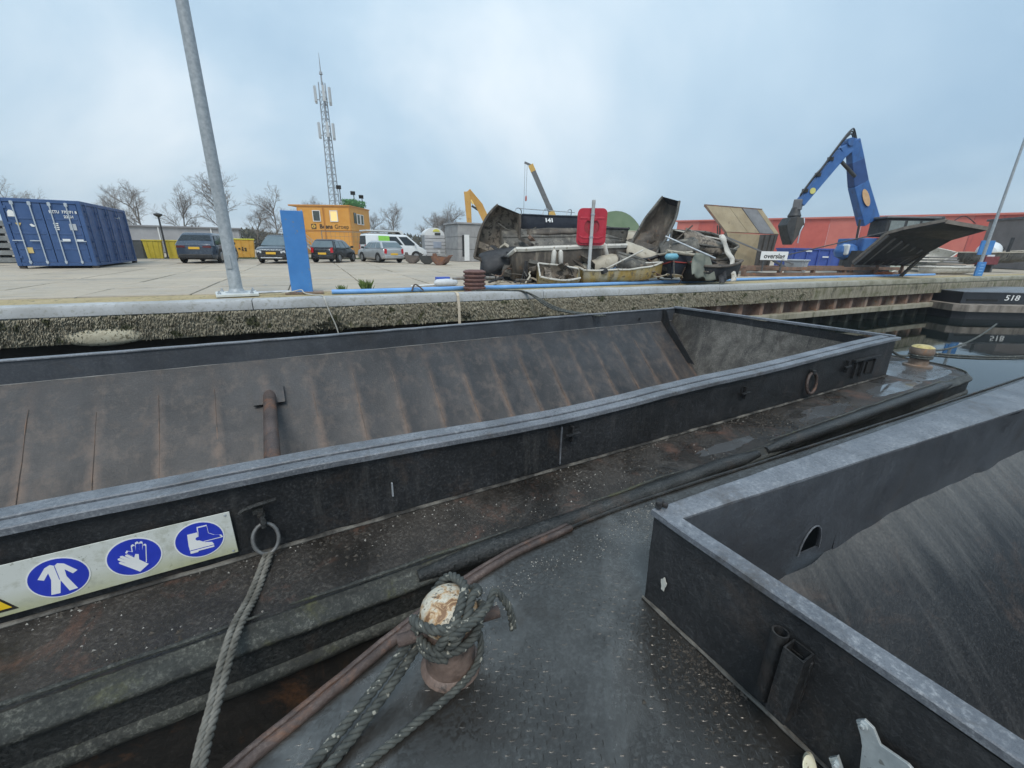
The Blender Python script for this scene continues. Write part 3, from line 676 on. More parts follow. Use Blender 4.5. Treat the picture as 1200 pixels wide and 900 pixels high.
# side coaming: widening cap and inner plate with a lightening hole
def yo(x): return 1.362-.037*(x-1.69)
def yi(x): return 1.232-.086*(x-1.78)
rw = []
for x in rnd_line(1.685, 11.9, .12):
    z = -.230+.004*noise.noise(Vector((x*3, 0, 6))); a = yo(x)+.004*noise.noise(Vector((x*2.3, 4, 6))); b = max(yi(x), -.2)
    b = min(b, a-.1)
    rw.append([(x, b, z-.03), (x, b, z-.008), (x, b+.008, z-.002), (x, a-.008, z+.002), (x, a, z-.004), (x, a, z-.035)])
m = MB().grid(rw, True); m.f += [(0, 1, 2, 3, 4, 5)]; m.mi += [0]
m.build('coaming_cap', ST_CAP, nb, smooth=True)
rw = [[(x, yo(x)-.02+wob(x, k, 12), ZD+.62*k/4) for k in range(5)] for x in rnd_line(1.72, 11.9, .25)]
MB().grid(rw).build('side_wall', ST_WALL, nb, smooth='all')
def seam_z(x): return lerp_tab([(1.7, -1.16), (2.85, -1.08), (4.3, -.84), (6.7, -.77), (12, -.75)], x)+.02*noise.noise(Vector((x*2.5, 0, 1)))
# inner plate, with the hole cut out of it, dented
from mathutils import Vector as V_
hole = [(3.12-.115*math.cos(PI*k/10), -.90+.215*math.sin(PI*k/10)) for k in range(11)]
X1, X2 = 2.70, 3.45
MATS['ip'] = steel('inner_plate_steel', (.048, .054, .064), (.080, .090, .104), (.05, .046, .044), .5, (.30, .5), (.16, .17, .18), .45, ((.10, .105, .11), 4, .58, .4), bump=.3)
def inner(x, z, s=1): return (x, yi(x)-.004-.045*max(0, noise.noise(Vector((x*2.1, z*3.1, 4)))-.15)-.02*max(0, noise.noise(Vector((x*5, z*6, 9)))-.35)-.012*noise.noise(Vector((x*.8, z*1.2, 14))), z)
for a, b in ((1.80, X1), (X2, 11.9)):
    rw = []
    for x in rnd_line(a, b, .06): rw.append([inner(x, -.25+(seam_z(x)-.02+.25)*k/9) for k in range(10)])
    MB().grid(rw).build('inner_plate', MATS['ip'], nb, smooth='all')

outer = [(X1, -.25), (X1, seam_z(X1)-.02), (3.0, seam_z(3.0)-.02), (3.2, seam_z(3.2)-.02), (X2, seam_z(X2)-.02), (X2, -.25), (3.2, -.25), (3.0, -.25)]
m = MB().prism(outer, 0, .012, None, [hole])
m.v = [(p[0], yi(p[0])-.004+p[2]-.012*noise.noise(Vector((p[0]*.8, p[1]*1.2, 14))), p[1]) for p in m.v]
m.f = [f[::-1] for f in m.f]
m.build('inner_plate', MATS['ip'], nb)
m = MB().tube([(3.12-.12*math.cos(PI*k/10), yi(3.12-.12*math.cos(PI*k/10))-.012, -.90+.222*math.sin(PI*k/10)) for k in range(11)], .006, 6)
m.build('hole_rim', ST_CAP, nb)
MB().box((3.1, 1.26, -.7), (1.2, .05, .9)).build('tank_back', M_BLACKHOLE, nb)
# hold slope (dusty) below the knuckle
ST_DUST = steel('dusty_slope_steel', (.010, .011, .013), (.030, .032, .035), (.085, .055, .04), .4, (.32, .62), (.13, .13, .128), .4, ((.085, .085, .084), 5.5, .52, .5), (1, .10, .10), dust=(-.80, -.22), bump=.5)
rw = []
for x in rnd_line(1.80, 11.9, .08):
    r_ = []
    for k in range(13):
        q_ = k/12; z0 = seam_z(x)
        bulge = .05*math.exp(-((x-3.15)/.22)**2)*math.exp(-(q_/.12)**2)
        r_.append((x+.0, yi(x)+.018-1.9*q_-bulge, z0+.012*noise.noise(Vector((x*4, q_*5, 2)))*(1 if k else .3)-1.9*q_*(.75+.5*q_)+bulge*.8))
    rw.append(r_)
MB().grid(rw).build('hold_slope', ST_DUST, nb, smooth='all')
rw = [[(1.80+.02*(1-k/4)*0+.9*max(0, (k-1)/4), y, -.27-2.6*k/4) for k in range(5)] for y in rnd_line(1.22, -3.6, .4)]
MB().grid(rw).build('hold_end', ST_HOLD, nb)
MB().box((6.8, -1.7, -2.75), (10, 3.9, .05)).build('hold_floor', ST_HOLD, nb)
MB().grid([[(x, -3.6+.5*k, -.27-2.5*k/2) for k in range(3)] for x in (1.8, 11.9)]).build('hold_slope', ST_HOLD, nb)
MB().grid([[(11.9, y, -.25-2.5*k) for k in range(2)] for y in (1.0, -3.7)]).build('hold_end', ST_HOLD, nb)
# corner lug
m = MB().box((0, 0, .02), (.05, .035, .05)); m.box((.015, -.03, .012), (.03, .03, .03)); m.build('corner_lug', ST_WALL, nb, loc=(1.725, 1.345, -.215), rot=(0, 0, .5), bevel=.008)
# twin stake socket
def ring_tube(c, r0, r1, h, n=18):
    return MB().prism([(r1*math.cos(2*PI*k/n), r1*math.sin(2*PI*k/n)) for k in range(n)], 0, h, Matrix.Translation(c), [[(r0*math.cos(2*PI*k/n), r0*math.sin(2*PI*k/n)) for k in range(n)]])
ring_tube((1.668, .605, -.74), .026, .033, .38).build('stake_socket', ST_WALL, nb, smooth=True)
MB().prism([(-.04, -.04), (.04, -.04), (.04, .04), (-.04, .04)], 0, .36, None, [[(-.033, -.033), (.033, -.033), (.033, .033), (-.033, .033)]]).build('stake_socket', ST_WALL, nb, loc=(1.66, .525, -.735))
MB().box((1.700, .565, -.57), (.02, .17, .30)).build('socket_plate', ST_WALL, nb, bevel=.005)
# paint chip on the wall and end plug on deck
MB().prism([(.018*math.cos(a)*(1+.3*math.sin(3*a)), .045*math.sin(a)*(1+.2*math.sin(5*a))) for a in [2*PI*k/14 for k in range(14)]], 0, .003, frame((1.698, 1.215, -.645), (0, -1, 0), (0, 0, 1), (-1, 0, 0))).build('paint_chip', mat('chip_white', (.55, .54, .48), (.65, .63, .56), 30, (.5, .6)), nb)
# galvanised bracket bolted to the wall
br_ = MB(); FRM = frame((1.688, .2, -.6), (0, -1, 0), (0, 0, 1), (-1, 0, 0))
plate = [(-.105, .105), (-.085, .135), (-.055, .128), (-.025, .085), (.05, .098), (.16, .06), (.30, .03), (.30, -.30), (.02, -.30), (-.05, -.22), (-.115, -.115), (-.135, -.155), (-.11, -.19), (-.07, -.17), (-.045, -.10), (-.065, .02), (-.08, .06)]
circ = lambda x, y, r, n=10: [(x+r*math.cos(2*PI*k/n), y+r*math.sin(2*PI*k/n)) for k in range(n)]
br_.prism(plate, 0, .012, FRM, [circ(-.083, .110, .012), circ(-.108, -.155, .012), [(.06, -.12), (.14, -.15), (.14, -.18), (.06, -.15)], [(.06, -.19), (.14, -.22), (.14, -.25), (.06, -.22)]])
BRK = mat('bracket_zinc', (.42, .46, .47), (.58, .62, .62), 9, (.3, .5), metal=.4, speck=((.25, .26, .25), .62, 25))
bk = br_.build('bracket', BRK, nb, bevel=.003)
b2 = MB(); b2.prism([(.02, -.03), (.05, .0), (.3, -.06), (.3, -.10), (.06, -.05)], .012, .05, FRM); b2.prism([(-.02, -.05), (.02, -.07), (.02, -.25), (-.02, -.2)], .012, .045, FRM); b2.build('bracket_rib', BRK, bk, bevel=.004)
for a, b in ((-.083, .110), (-.108, -.155)): MB().lathe([(.0, .010), (.016, .010), (.016, .022), (.009, .022), (.009, .032), (.0, .032)], 6, FRM @ Matrix.Translation((a, b, 0))).build('bolt', BRK, bk)
m = MB().lathe([(.0, 0), (.040, 0), (.042, .05), (.036, .055), (.012, .056), (.0, .05)], 18, frame((1.66, .38, -.845), (1, 0, 0), (0, .6, .8), (-.75, -.3, .55))); 
m.build('deck_plug', mat('yellowed_plastic', (.62, .58, .38), (.72, .70, .58), 25, (.4, .6), speck=((.2, .12, .05), .62, 40)), nb, smooth=True)
# bollard
BX, BY = .52, 1.52
stem = MB().lathe([(0, 0), (.155, 0), (.150, .012), (.128, .03), (.122, .12), (.124, .20), (.115, .26), (.11, .31), (0, .31)], 26)
bol = stem.build('bollard_stem', mat('stem_rust', (.12, .085, .07), (.20, .145, .12), 12, (.35, .6), rust=((.055, .045, .04), .56, 14), bump=.6, bscale=30), nb, loc=(BX, BY, ZD), smooth=True)
t = NT('peeled_white_paint')
n = t.noise(16, 7, .7, dist=.6); n2 = t.noise(30, 5, .7)
c = t.mix(t.ramp(t.noise(60, 6, .7), .35, .65), (.60, .56, .46), (.44, .40, .32)); c = t.mix(t.ramp(n, .46, .54, 0, .75), c, (.46, .26, .10)); c = t.mix(t.ramp(n, .54, .60, 0, .9), c, (.17, .085, .04)); c = t.mix(t.ramp(n2, .58, .64), c, (.05, .042, .036))
t.set(**{'Base Color': c, 'Roughness': .55}); t.bump(n, .5, .006)
MB().lathe([(0, .29), (.118, .29), (.138, .315), (.144, .345), (.134, .385), (.105, .418), (.06, .436), (.001, .44)], 26).build('bollard_head', t.m, nb, loc=(BX, BY, ZD), smooth='all')
MB().tube([(.27, 1.555, ZD+.255), (.77, 1.47, ZD+.265)], .030, 14).build('cross_pin', ST_RUSTY, nb, smooth=True)
rebase(nb, (0, 0, WATER_Z))

# ---- third barge lying beyond, number on its side
tb = thing('barge', 'distant dark barge with white number on its side, far right', 'barge')
TX = Matrix.Translation((30.5, 7.0, 0)) @ Matrix.Rotation(math.radians(-30), 4, 'Z')
MB().prism([(-1.6, 2), (-1.6, -.5), (-1.2, -.8), (12, -.8), (12, 4), (-1, 4)], WATER_Z-.4, -1.42).build('hull', steel('third_hull_steel', (.010, .011, .013), (.02, .02, .024), (.03, .025, .02), .6, (.35, .6)), tb)
MB().prism([(-1.75, 2), (-1.75, -.6), (-1.3, -.95), (12, -.95), (12, 4), (-1, 4.1)], -1.42, -1.10).build('rub_strake', mat('weathered_strake', (.20, .17, .14), (.33, .29, .25), 2, (.6, .8), streak=((.10, .085, .07), .5, 3)), tb)
MB().prism([(-1.2, 2), (-1.2, -.35), (12, -.35), (12, 3.6), (-.8, 3.6)], -1.10, -.56).build('coaming', steel('third_coaming_steel', (.014, .017, .024), (.026, .03, .038), (.04, .04, .04), .5, (.3, .5), (.08, .085, .09)), tb)
MB().prism([(-1.25, 2.05), (-1.25, -.4), (12, -.4), (12, 3.65), (-.85, 3.65)], -.555, -.52).build('coaming_cap', ST_CAP, tb)
bx('recess', (-.2, -.352, -.92), (1.5, .02, .10), M_BLACKHOLE, tb)
text_mesh('number', '518', .36, mat('white_paint', (.72, .73, .72), (.80, .80, .78), 12, (.4, .6)), tb, frame((1.2, -.362, -.80), (1, 0, 0), (0, 0, 1), (0, -1, 0)), .01, bold=.003, sx=1.35, shear=.1)
tb.matrix_world = TX
# ------------------------------------------------------------------ safety sign on the coaming
M_SIGN = None
t = NT('sign_face')
n = t.noise(5, 6, .65); sz = t.n('ShaderNodeSeparateXYZ'); t.l(t.g.outputs['Position'], sz.inputs[0])
low_ = t.ramp(t.math('ADD', sz.outputs[2], t.math('MULTIPLY', n, .22)), -.70, -.53, 1, 0)
c = t.mix(t.math('MULTIPLY', low_, t.ramp(n, .36, .60, .35, 1.0)), (.60, .62, .58), (.34, .34, .12))
c = t.mix(t.ramp(t.noise(40, 4, .6), .66, .70, 0, .6), c, (.20, .21, .16)); c = t.mix(t.ramp(t.noise(12, 7, .7), .52, .68, 0, .6), c, (.36, .37, .29))
t.set(**{'Base Color': c, 'Roughness': .38}); M_SIGN = t.m
M_SBLUE = mat('sign_blue', (.022, .042, .40), (.03, .055, .48), 8, (.3, .4), bump=0)
M_SWHITE = mat('sign_white', (.74, .75, .74), (.80, .80, .79), 8, (.3, .45), bump=0)
M_SYEL = mat('sign_yellow', (.78, .50, .02), (.85, .58, .04), 8, (.3, .45), bump=0)
M_SBLK = mat('sign_black', (.02, .018, .015), (.04, .035, .025), 8, (.3, .45), bump=0)
SF = lambda x, z, s=1.: frame((x, 2.862, z), (s, 0, 0), (0, 0, s), (0, -1, 0))
sign = thing('safety_sign', 'white safety sign with blue protective clothing pictograms fixed to the barge coaming', 'sign')
MB().box((0, 0, 0), (1.48, .006, .315)).build('panel', M_SIGN, sign, loc=(-1.21, 2.866, -.638), bevel=.002)
for x, z in ((-.495, -.50), (-.495, -.775), (-1.92, -.50), (-1.92, -.775)): MB().lathe([(0, 0), (.008, 0), (.007, .003), (0, .004)], 8, SF(x, z)).build('screw', M_GALV, sign)
circ2 = lambda r, n=40: [(r*math.cos(2*PI*k/n), r*math.sin(2*PI*k/n)) for k in range(n)]
def picto(x, z, shapes):
    d = MB().prism(circ2(.130), 0, .0016, SF(x, z)).build('pictogram', M_SWHITE, sign)
    MB().prism(circ2(.123), .0016, .0024, SF(x, z)).build('disc', M_SBLUE, d)
    for i, (poly, white, lev) in enumerate(shapes):
        MB().prism([(a*.123, b*.123) for a, b in poly], .0024, .0026+.0006*lev, SF(x, z)).build('symbol', M_SWHITE if white else M_SBLUE, d)
def rotp(poly, deg, ox=0, oy=0, s=1.):
    a = math.radians(deg); return [(ox+s*(x*math.cos(a)-y*math.sin(a)), oy+s*(x*math.sin(a)+y*math.cos(a))) for x, y in poly]
coverall = [(-.12, .76), (0, .66), (.12, .76), (.32, .66), (.66, .16), (.48, .04), (.27, .36), (.25, -.02), (.46, -.80), (.17, -.82), (.02, -.16), (-.14, -.82), (-.44, -.80), (-.26, -.02), (-.27, .36), (-.48, .04), (-.66, .16), (-.32, .66)]
picto(-1.30, -.64, [(coverall, 1, 1), ([(-.012, .66), (.012, .66), (.012, -.1), (-.012, -.1)], 0, 2)])
glove = [(-.26, -.62), (.26, -.62), (.27, -.12), (.50, .10), (.44, .22), (.26, .12), (.27, .46), (.20, .52), (.14, .46), (.13, .14), (.11, .58), (.03, .64), (-.02, .58), (-.02, .15), (-.05, .58), (-.12, .62), (-.17, .56), (-.15, .12), (-.19, .42), (-.26, .45), (-.30, .38), (-.28, -.1)]
grow = lambda p, k: [(x*k, y*k) for x, y in p]
mirror = lambda p: [(-x, y) for x, y in p][::-1]
picto(-.97, -.632, [(rotp(mirror(glove), -8, .20, .18, 1.0), 1, 1), (rotp(mirror(glove), -8, .20, .16, .86), 0, 2), (rotp(glove, 38, -.14, -.26, 1.06), 0, 3), (rotp(glove, 38, -.14, -.26, .96), 1, 4)])
boot = [(-.30, .55), (.12, .55), (.12, .05), (.34, -.14), (.62, -.24), (.68, -.36), (.66, -.42), (-.34, -.42), (-.34, -.55), (-.36, -.55), (-.36, -.1)]
boot2 = [(-.30, .55), (.12, .55), (.12, .05), (.34, -.14), (.62, -.24), (.68, -.40), (-.36, -.40), (-.36, -.1)]
sole = [(-.36, -.46), (.66, -.46), (.66, -.54), (-.02, -.54), (-.04, -.60), (-.36, -.60)]
picto(-.65, -.628, [([(x+.30, y+.22) for x, y in boot2], 1, 1), ([(x*.86+.30, y*.88+.22) for x, y in boot2], 0, 2), ([(x-.14, y-.08) for x, y in grow(boot2, 1.07)], 0, 3), ([(x-.14, y-.08) for x, y in boot2], 1, 4), ([(x-.14, y-.08) for x, y in sole], 1, 4), ([(-.05+.11*math.cos(a), .1+.11*math.sin(a)) for a in [2*PI*k/10 for k in range(10)]], 0, 5)])
tri = [(-.165, -.135), (.165, -.135), (0, .15)]
wt = MB().prism(tri, 0, .0016, SF(-1.655, -.63)).build('warning_triangle', M_SBLK, sign)
MB().prism([(x*.87, -.012+(y+.012)*.87) for x, y in tri], .0016, .0024, SF(-1.655, -.63)).build('field', M_SYEL, wt)
MB().prism([(-.055, -.10), (.0, -.115), (.06, -.095), (.02, -.07), (.055, -.045), (.0, -.03), (-.045, -.05), (-.01, -.075)], .0024, .0032, SF(-1.655, -.63)).build('symbol', M_SBLK, wt)
rebase(sign, (-1.2, 2.86, -.8))

# ------------------------------------------------------------------ ropes
def sag(a, b, s, n=14):
    a, b = Vector(a), Vector(b); return [a.lerp(b, i/n)-Vector((0, 0, s*4*(i/n)*(1-i/n))) for i in range(n+1)]
pa = smoothpath([(-.315, 2.80, -.83), (-.40, 2.50, -.865), (-.475, 2.165, -.81), (-.54, 1.72, -.84), (-.60, 1.20, -.80), (-.95, .3, -.84)], 8)
pb = smoothpath([(-.285, 2.80, -.83), (-.365, 2.50, -.87), (-.44, 2.165, -.815), (-.515, 1.72, -.84), (-.575, 1.20, -.80), (-.9, .3, -.84)], 8)
m = rope_mb(pa, .020); m2 = rope_mb(pb, .020); m.add(m2.v, m2.f)
tag(m.build('mooring_line', M_ROPE, smooth='all'), 'doubled grey rope hanging from the coaming ring beside the safety sign', 'rope')
EC = Vector((BX, BY, ZD+.355))
def E(az, el, k=1.): a, e = math.radians(az), math.radians(el); return EC+Vector((.172*k*math.cos(e)*math.cos(a), .172*k*math.cos(e)*math.sin(a), .125*k*math.sin(e)))
m = MB()
def radd(path, r=.0235):
    q = rope_mb(smoothpath(path, 6), r, pitch=.10); m.add(q.v, q.f)
ring = [Vector((BX+.150*math.cos(a), BY+.150*math.sin(a), ZD+.275+.02*math.sin(a+1))) for a in [2*PI*k/16 for k in range(17)]]
radd(ring); radd([p+Vector((0, 0, -.038)) for p in ring[2:12]])
radd([E(185, -25), E(170, 0), E(-165, 14), E(-130, 22), E(-95, 26), E(-60, 22), E(-29, 8), E(0, -20)])
radd([E(-128, -30), E(-118, 4), E(-98, 36), E(-50, 62), E(10, 60), E(70, 30), E(100, -15)])
radd([E(-112, -30), E(-98, 2), E(-78, 30), E(-35, 48), E(-10, 30), E(20, 5), E(40, -25)])
radd([E(-110, 12, 1.1), E(-80, 25, 1.18), E(-40, 22, 1.22), Vector((.73, 1.44, -.44)), Vector((.785, 1.415, -.52)), Vector((.805, 1.40, -.60)), Vector((.81, 1.39, -.68))], .020)
radd([(.46, 1.67, ZD+.25), (.38, 1.60, ZD+.255), (.28, 1.545, ZD+.18), (-.10, 1.38, ZD+.035), (-.55, 1.12, ZD+.03)])
radd([(.55, 1.675, ZD+.22), (.42, 1.60, ZD+.215), (.30, 1.52, ZD+.14), (-.04, 1.345, ZD+.03), (-.5, 1.08, ZD+.03)])
radd([(.54, 1.66, ZD+.20), (.64, 1.58, ZD+.19), (.668, 1.50, ZD+.16), (.63, 1.41, ZD+.09), (.48, 1.355, ZD+.035), (.04, 1.255, ZD+.022), (-.45, 1.10, ZD+.022)], .019)
tag(m.build('bollard_rope', M_ROPED, smooth='all'), 'frayed dark rope wound round the white-topped rusty bollard', 'rope')
m = MB()
for a, b, s in (((10.75, 2.85, -.62), (17.5, .6, -.25), .30), ((10.72, 2.98, -.66), (17.5, .75, -.30), .34), ((10.5, 3.05, -.68), (9.3, 2.95, -.45), .05), ((10.7, 3.0, -.58), (17, 3.4, -.6), .25)):
    m.tube(sag(a, b, s), .022, 7)
for z in (-.70, -.665): m.tube([(10.62+.165*math.cos(a), 2.93+.165*math.sin(a), z) for a in [2*PI*k/18 for k in range(18)]], .022, 7, closed=True)
tag(m.build('mooring_line', M_ROPED, smooth='all'), 'grey mooring ropes tied to the yellow-topped bollard on the far bow', 'rope')

# ------------------------------------------------------------------ things on the quay edge
M_LAMP = mat('lamp_zinc', (.30, .33, .35), (.42, .45, .47), 14, (.45, .65), metal=.25, streak=((.24, .26, .27), .55, 8), bump=.15)
lp = thing('lamp_post', 'tall galvanised steel lamp post bolted to the quay near the blue panel', 'lamp post', tuple(Q(-.92, 1.32)))
m = MB(); m.lathe([(.10, 0), (.135, .0), (.130, .55), (.127, .56), (.12, 2.5), (.095, 9.0), (.0, 9.0)], 20); m.build('pole', M_LAMP, lp, smooth=True)
bx('base_plate', (0, 0, .035), (.82, .82, .06), mat('plate_white_zinc', (.50, .53, .52), (.62, .64, .62), 6, (.5, .7), rust=((.25, .2, .14), .62, 8)), lp, .1, .01)
MB().lathe([(.24, .06), (.16, .10), (.135, .16), (.0, .16)], 20).build('base_collar', M_LAMP, lp, smooth=True)
for a in (45, 135, 225, 315): MB().lathe([(0, .065), (.035, .065), (.035, .10), (.018, .10), (.018, .14), (0, .14)], 6).build('bolt', M_GALV, lp, loc=(.44*math.cos(math.radians(a)), .44*math.sin(math.radians(a)), 0))
m = MB().box((0, 0, 0), (.12, .02, .30)); m.build('access_door', M_LAMP, lp, loc=(-.05, -.125, .75), rot=(0, 0, -.35), bevel=.004)
M_BLUEP = mat('signal_blue_paint', (.05, .20, .50), (.065, .235, .56), 3, (.4, .55), bump=.05, streak=((.09, .22, .46), .6, 7), speck=((.16, .22, .32), .66, 14))
bp = thing('blue_cabinet', 'upright blue sheet-metal panel standing beside the lamp post', 'cabinet', tuple(Q(.45, 1.36)), -.18)
bx('board', (0, 0, .965), (.47, .10, 1.85), M_BLUEP, bp, 0, .006)
for x in (-.21, .21): MB().lathe([(0, 0), (.014, 0), (.014, .03), (0, .035)], 8).build('top_stud', M_GALV, bp, loc=(x, 0, 1.89))
bx('foot', (.05, .0, .02), (.85, .35, .05), mat('rusty_foot', (.16, .12, .09), (.26, .2, .16), 6, (.6, .8), rust=((.34, .12, .05), .55, 6)), bp, .1, .008)
m = MB().tube(smoothpath([(-.45, -.12, .03), (-.2, -.2, .07), (-.02, -.16, .10), (.05, -.35, .04), (.28, -.75, .03), (.42, -1.15, .05), (.45, -1.36, .0), (.50, -1.40, -.22), (.62, -1.42, -.62), (.66, -1.42, -.9)], 5), .014, 6)
tag(m.build('cable', mat('pale_cable', (.42, .41, .36), (.52, .5, .45), 10, (.6, .7)), mtx=Matrix.Translation(Q(.45, 1.36)) @ Matrix.Rotation(QA, 4, 'Z')), 'thin pale cable running from the blue panel over the coping', 'cable')
m = MB().tube([(-.75, 0, .05), (-.2, .02, .06), (0, .02, .055)], .03, 8); tag(m.build('conduit', M_GALV, mtx=Matrix.Translation(Q(.2, 1.28)) @ Matrix.Rotation(QA, 4, 'Z'), smooth=True), 'short grey conduit lying between lamp post and blue panel', 'pipe')
pts = [Q(u, v, .05) for u, v in ((1.1, 1.02), (2.0, .98), (4.4, 1.10), (7.2, 1.15), (12.4, 1.45), (17.5, 1.75), (24, 1.95), (34, 2.0))]
tag(MB().tube(smoothpath(pts, 8), .058, 12).build('water_pipe', mat('pale_blue_plastic', (.14, .33, .66), (.20, .40, .72), 3, (.35, .55), bump=.05), smooth=True), 'long light blue plastic pipe lying along the quay edge', 'pipe')
# ribbed bollard
M_RB = mat('red_brown_iron', (.115, .058, .050), (.17, .085, .07), 9, (.55, .75), rust=((.21, .12, .09), .6, 9), bump=.3)
rbd = thing('quay_bollard', 'ribbed reddish-brown iron bollard on the quay edge', 'bollard', tuple(Q(4.75, .80)))
m = MB(); pr = [(.30, 0)]
for k in range(5): z = .02+k*.105; pr += [(.27, z), (.275, z+.03), (.305, z+.045), (.315, z+.075), (.30, z+.095), (.27, z+.10)]
pr += [(.24, .56), (.0, .57)]; m.lathe(pr, 26); m.build('drum', M_RB, rbd, smooth=True)
MB().tube([(-.62, .05, .34), (-.3, .03, .35), (.3, -.03, .35), (.60, -.05, .345)], [.03, .05, .05, .035], 10).build('cross_bar', mat('bar_grey_iron', (.17, .16, .15), (.26, .25, .23), 9, (.5, .7), rust=((.2, .1, .06), .55, 8)), rbd, smooth=True)
ropes = MB()
for k in range(3):
    off = k*.035
    ropes.tube(smoothpath([Q(4.55+off, .48, .03), Q(4.95, .42, .05), Q(5.5, .22-off, .05), Q(5.95, -.02-off, .01), Q(6.3+off*3, -.9, -.35), Q(6.6+off*2, -2.5, -.30)], 5), .022, 6)
tag(ropes.build('mooring_line', M_ROPED, smooth='all'), 'dark ropes running from the ribbed bollard down over the coping', 'rope')
st_ = MB(); pth = [Q(4.0, .25, .045), Q(4.0, .03, .04), Q(4.0, -.02, -.02), Q(4.01, -.05, -.3), Q(4.01, -.08, -.9), Q(4.02, -.08, -1.4)]
st_.grid([[tuple(p+Vector((-.035, 0, 0))), tuple(p+Vector((.035, 0, 0)))] for p in pth]); tag(st_.build('lashing_strap', mat('beige_webbing', (.52, .44, .33), (.60, .52, .41), 20, (.7, .9)), solid=.008), 'beige webbing strap hanging down the quay wall', 'strap')
# lifebuoy cabinet on post
lb = thing('lifebuoy_station', 'red moulded lifebuoy cabinet on a white post on the quay', 'lifebuoy cabinet', tuple(Q(9.25, 1.82)), -.62)
MB().lathe([(.065, 0), (.06, .05), (.055, 2.55), (.06, 2.56), (.06, 2.66), (0, 2.67)], 14).build('post', mat('post_white', (.50, .51, .51), (.60, .61, .60), 8, (.4, .6), streak=((.42, .41, .38), .55, 12)), lb, smooth=True)
bx('post_base', (0, 0, .10), (.26, .26, .22), mat('post_concrete', (.36, .35, .33), (.45, .44, .41), 9, (.7, .85)), lb, 0, .02)
M_LBR = mat('lifebuoy_red', (.42, .02, .04), (.50, .03, .055), 6, (.35, .5), bump=.04)
def rrect(w_, h_, r, n=6):
    out = []
    for cx, cy, a0 in ((w_/2-r, h_/2-r, 0), (-w_/2+r, h_/2-r, 90), (-w_/2+r, -h_/2+r, 180), (w_/2-r, -h_/2+r, 270)):
        out += [(cx+r*math.cos(math.radians(a0+90*k/n)), cy+r*math.sin(math.radians(a0+90*k/n))) for k in range(n+1)]
    return out
BF = frame((0, .10, 1.85), (1, 0, 0), (0, 0, 1), (0, -1, 0))
cabm = MB().prism(rrect(.96, 1.16, .16), -.30, -.04, BF).build('cabinet', M_LBR, lb, bevel=.03, segs=3)
MB().prism(rrect(.83, 1.02, .13), -.06, .0, BF, [circ2(.25, 22)]).build('shell', M_LBR, cabm, bevel=.02)
MB().prism([(.25*math.cos(a), .25*math.sin(a)) for a in [2*PI*k/22 for k in range(22)]], -.058, -.035, BF, [circ2(.13, 22)]).build('ring_recess', mat('lifebuoy_dark_red', (.30, .03, .04), (.36, .04, .05), 6, (.4, .6)), cabm, bevel=.008)
MB().prism([(-.40, .25), (-.18, .25), (-.12, .18), (.12, .18), (.18, .25), (.40, .25), (.40, .30), (-.40, .30)], -.02, .014, BF).build('shell_rib', M_LBR, cabm, bevel=.008)
MB().prism([(-.40, -.25), (-.26, -.32), (.26, -.32), (.40, -.25), (.40, -.30), (.26, -.37), (-.26, -.37), (-.40, -.30)], -.02, .014, BF).build('shell_rib', M_LBR, cabm, bevel=.008)
for z in (1.5, 2.2): MB().lathe([(.064, z), (.07, z), (.07, z+.05), (.064, z+.05)], 14).build('clamp', M_GALV, lb)
# grass tufts at the panel
def tuft(u, v, n, h, lab):
    g = MB(); q = random.Random(int(u*97))
    for _ in range(n):
        a = q.uniform(0, 6.28); r = q.uniform(0, .12); x, y = r*math.cos(a), r*math.sin(a); l = h*q.uniform(.5, 1); lx, ly = q.uniform(-.5, .5)*l, q.uniform(-.5, .5)*l
        g.add([(x-.006, y, 0), (x+.006, y, 0), (x+lx*.5+.004, y+ly*.5, l*.7), (x+lx, y+ly, l)], [(0, 1, 2, 3)])
    tag(g.build('grass_tuft', mat('grass_green', (.07, .12, .02), (.13, .18, .04), 20, (.7, .8), bump=0), loc=tuple(Q(u, v, -.01))), lab, 'grass', 'grass tufts by the blue pipe')
tuft(1.35, 1.30, 90, .22, 'smaller green grass tuft nearest the blue panel'); tuft(1.95, 1.15, 120, .36, 'taller green grass tuft by the end of the blue pipe')
# odds and ends behind the ribbed bollard
m = MB().prism(rrect(.42, .26, .05), 0, .16); tag(m.build('blue_crate', mat('crate_blue', (.03, .08, .42), (.04, .1, .5), 9, (.4, .6)), loc=tuple(Q(4.35, 2.55, .10)), bevel=.01), 'small blue plastic box left of the ribbed bollard', 'box')
m = MB().lathe([(0, -.38), (.05, -.37), (.105, -.3), (.115, 0), (.105, .3), (.05, .37), (0, .38)], 14, Matrix.Rotation(PI/2, 4, 'Y')); tag(m.build('boat_fender', mat('fender_white', (.52, .55, .58), (.62, .64, .66), 9, (.4, .6)), loc=tuple(Q(4.35, 2.20, .12)), rot=(0, 0, .1), smooth='all'), 'greyish white fender lying left of the ribbed bollard', 'fender')
m = MB().tube([(-.45, 0, .03), (.45, .1, .05)], .025, 6); tag(m.build('white_stick', M_SWHITE, loc=tuple(Q(3.75, 2.3, 0))), 'thin white stick on the slabs left of the bollard', 'stick')
m = MB().tube(smoothpath([(-.16, 0, .01), (-.08, .02, .16), (0, 0, .15), (.14, -.06, .02)], 4), .02, 6); tag(m.build('bent_hook', mat('rust_dark', (.06, .045, .04), (.1, .075, .06), 9, (.6, .8)), loc=tuple(Q(3.2, .93, .02))), 'small bent rusty iron hook beside the blue pipe', 'hook')
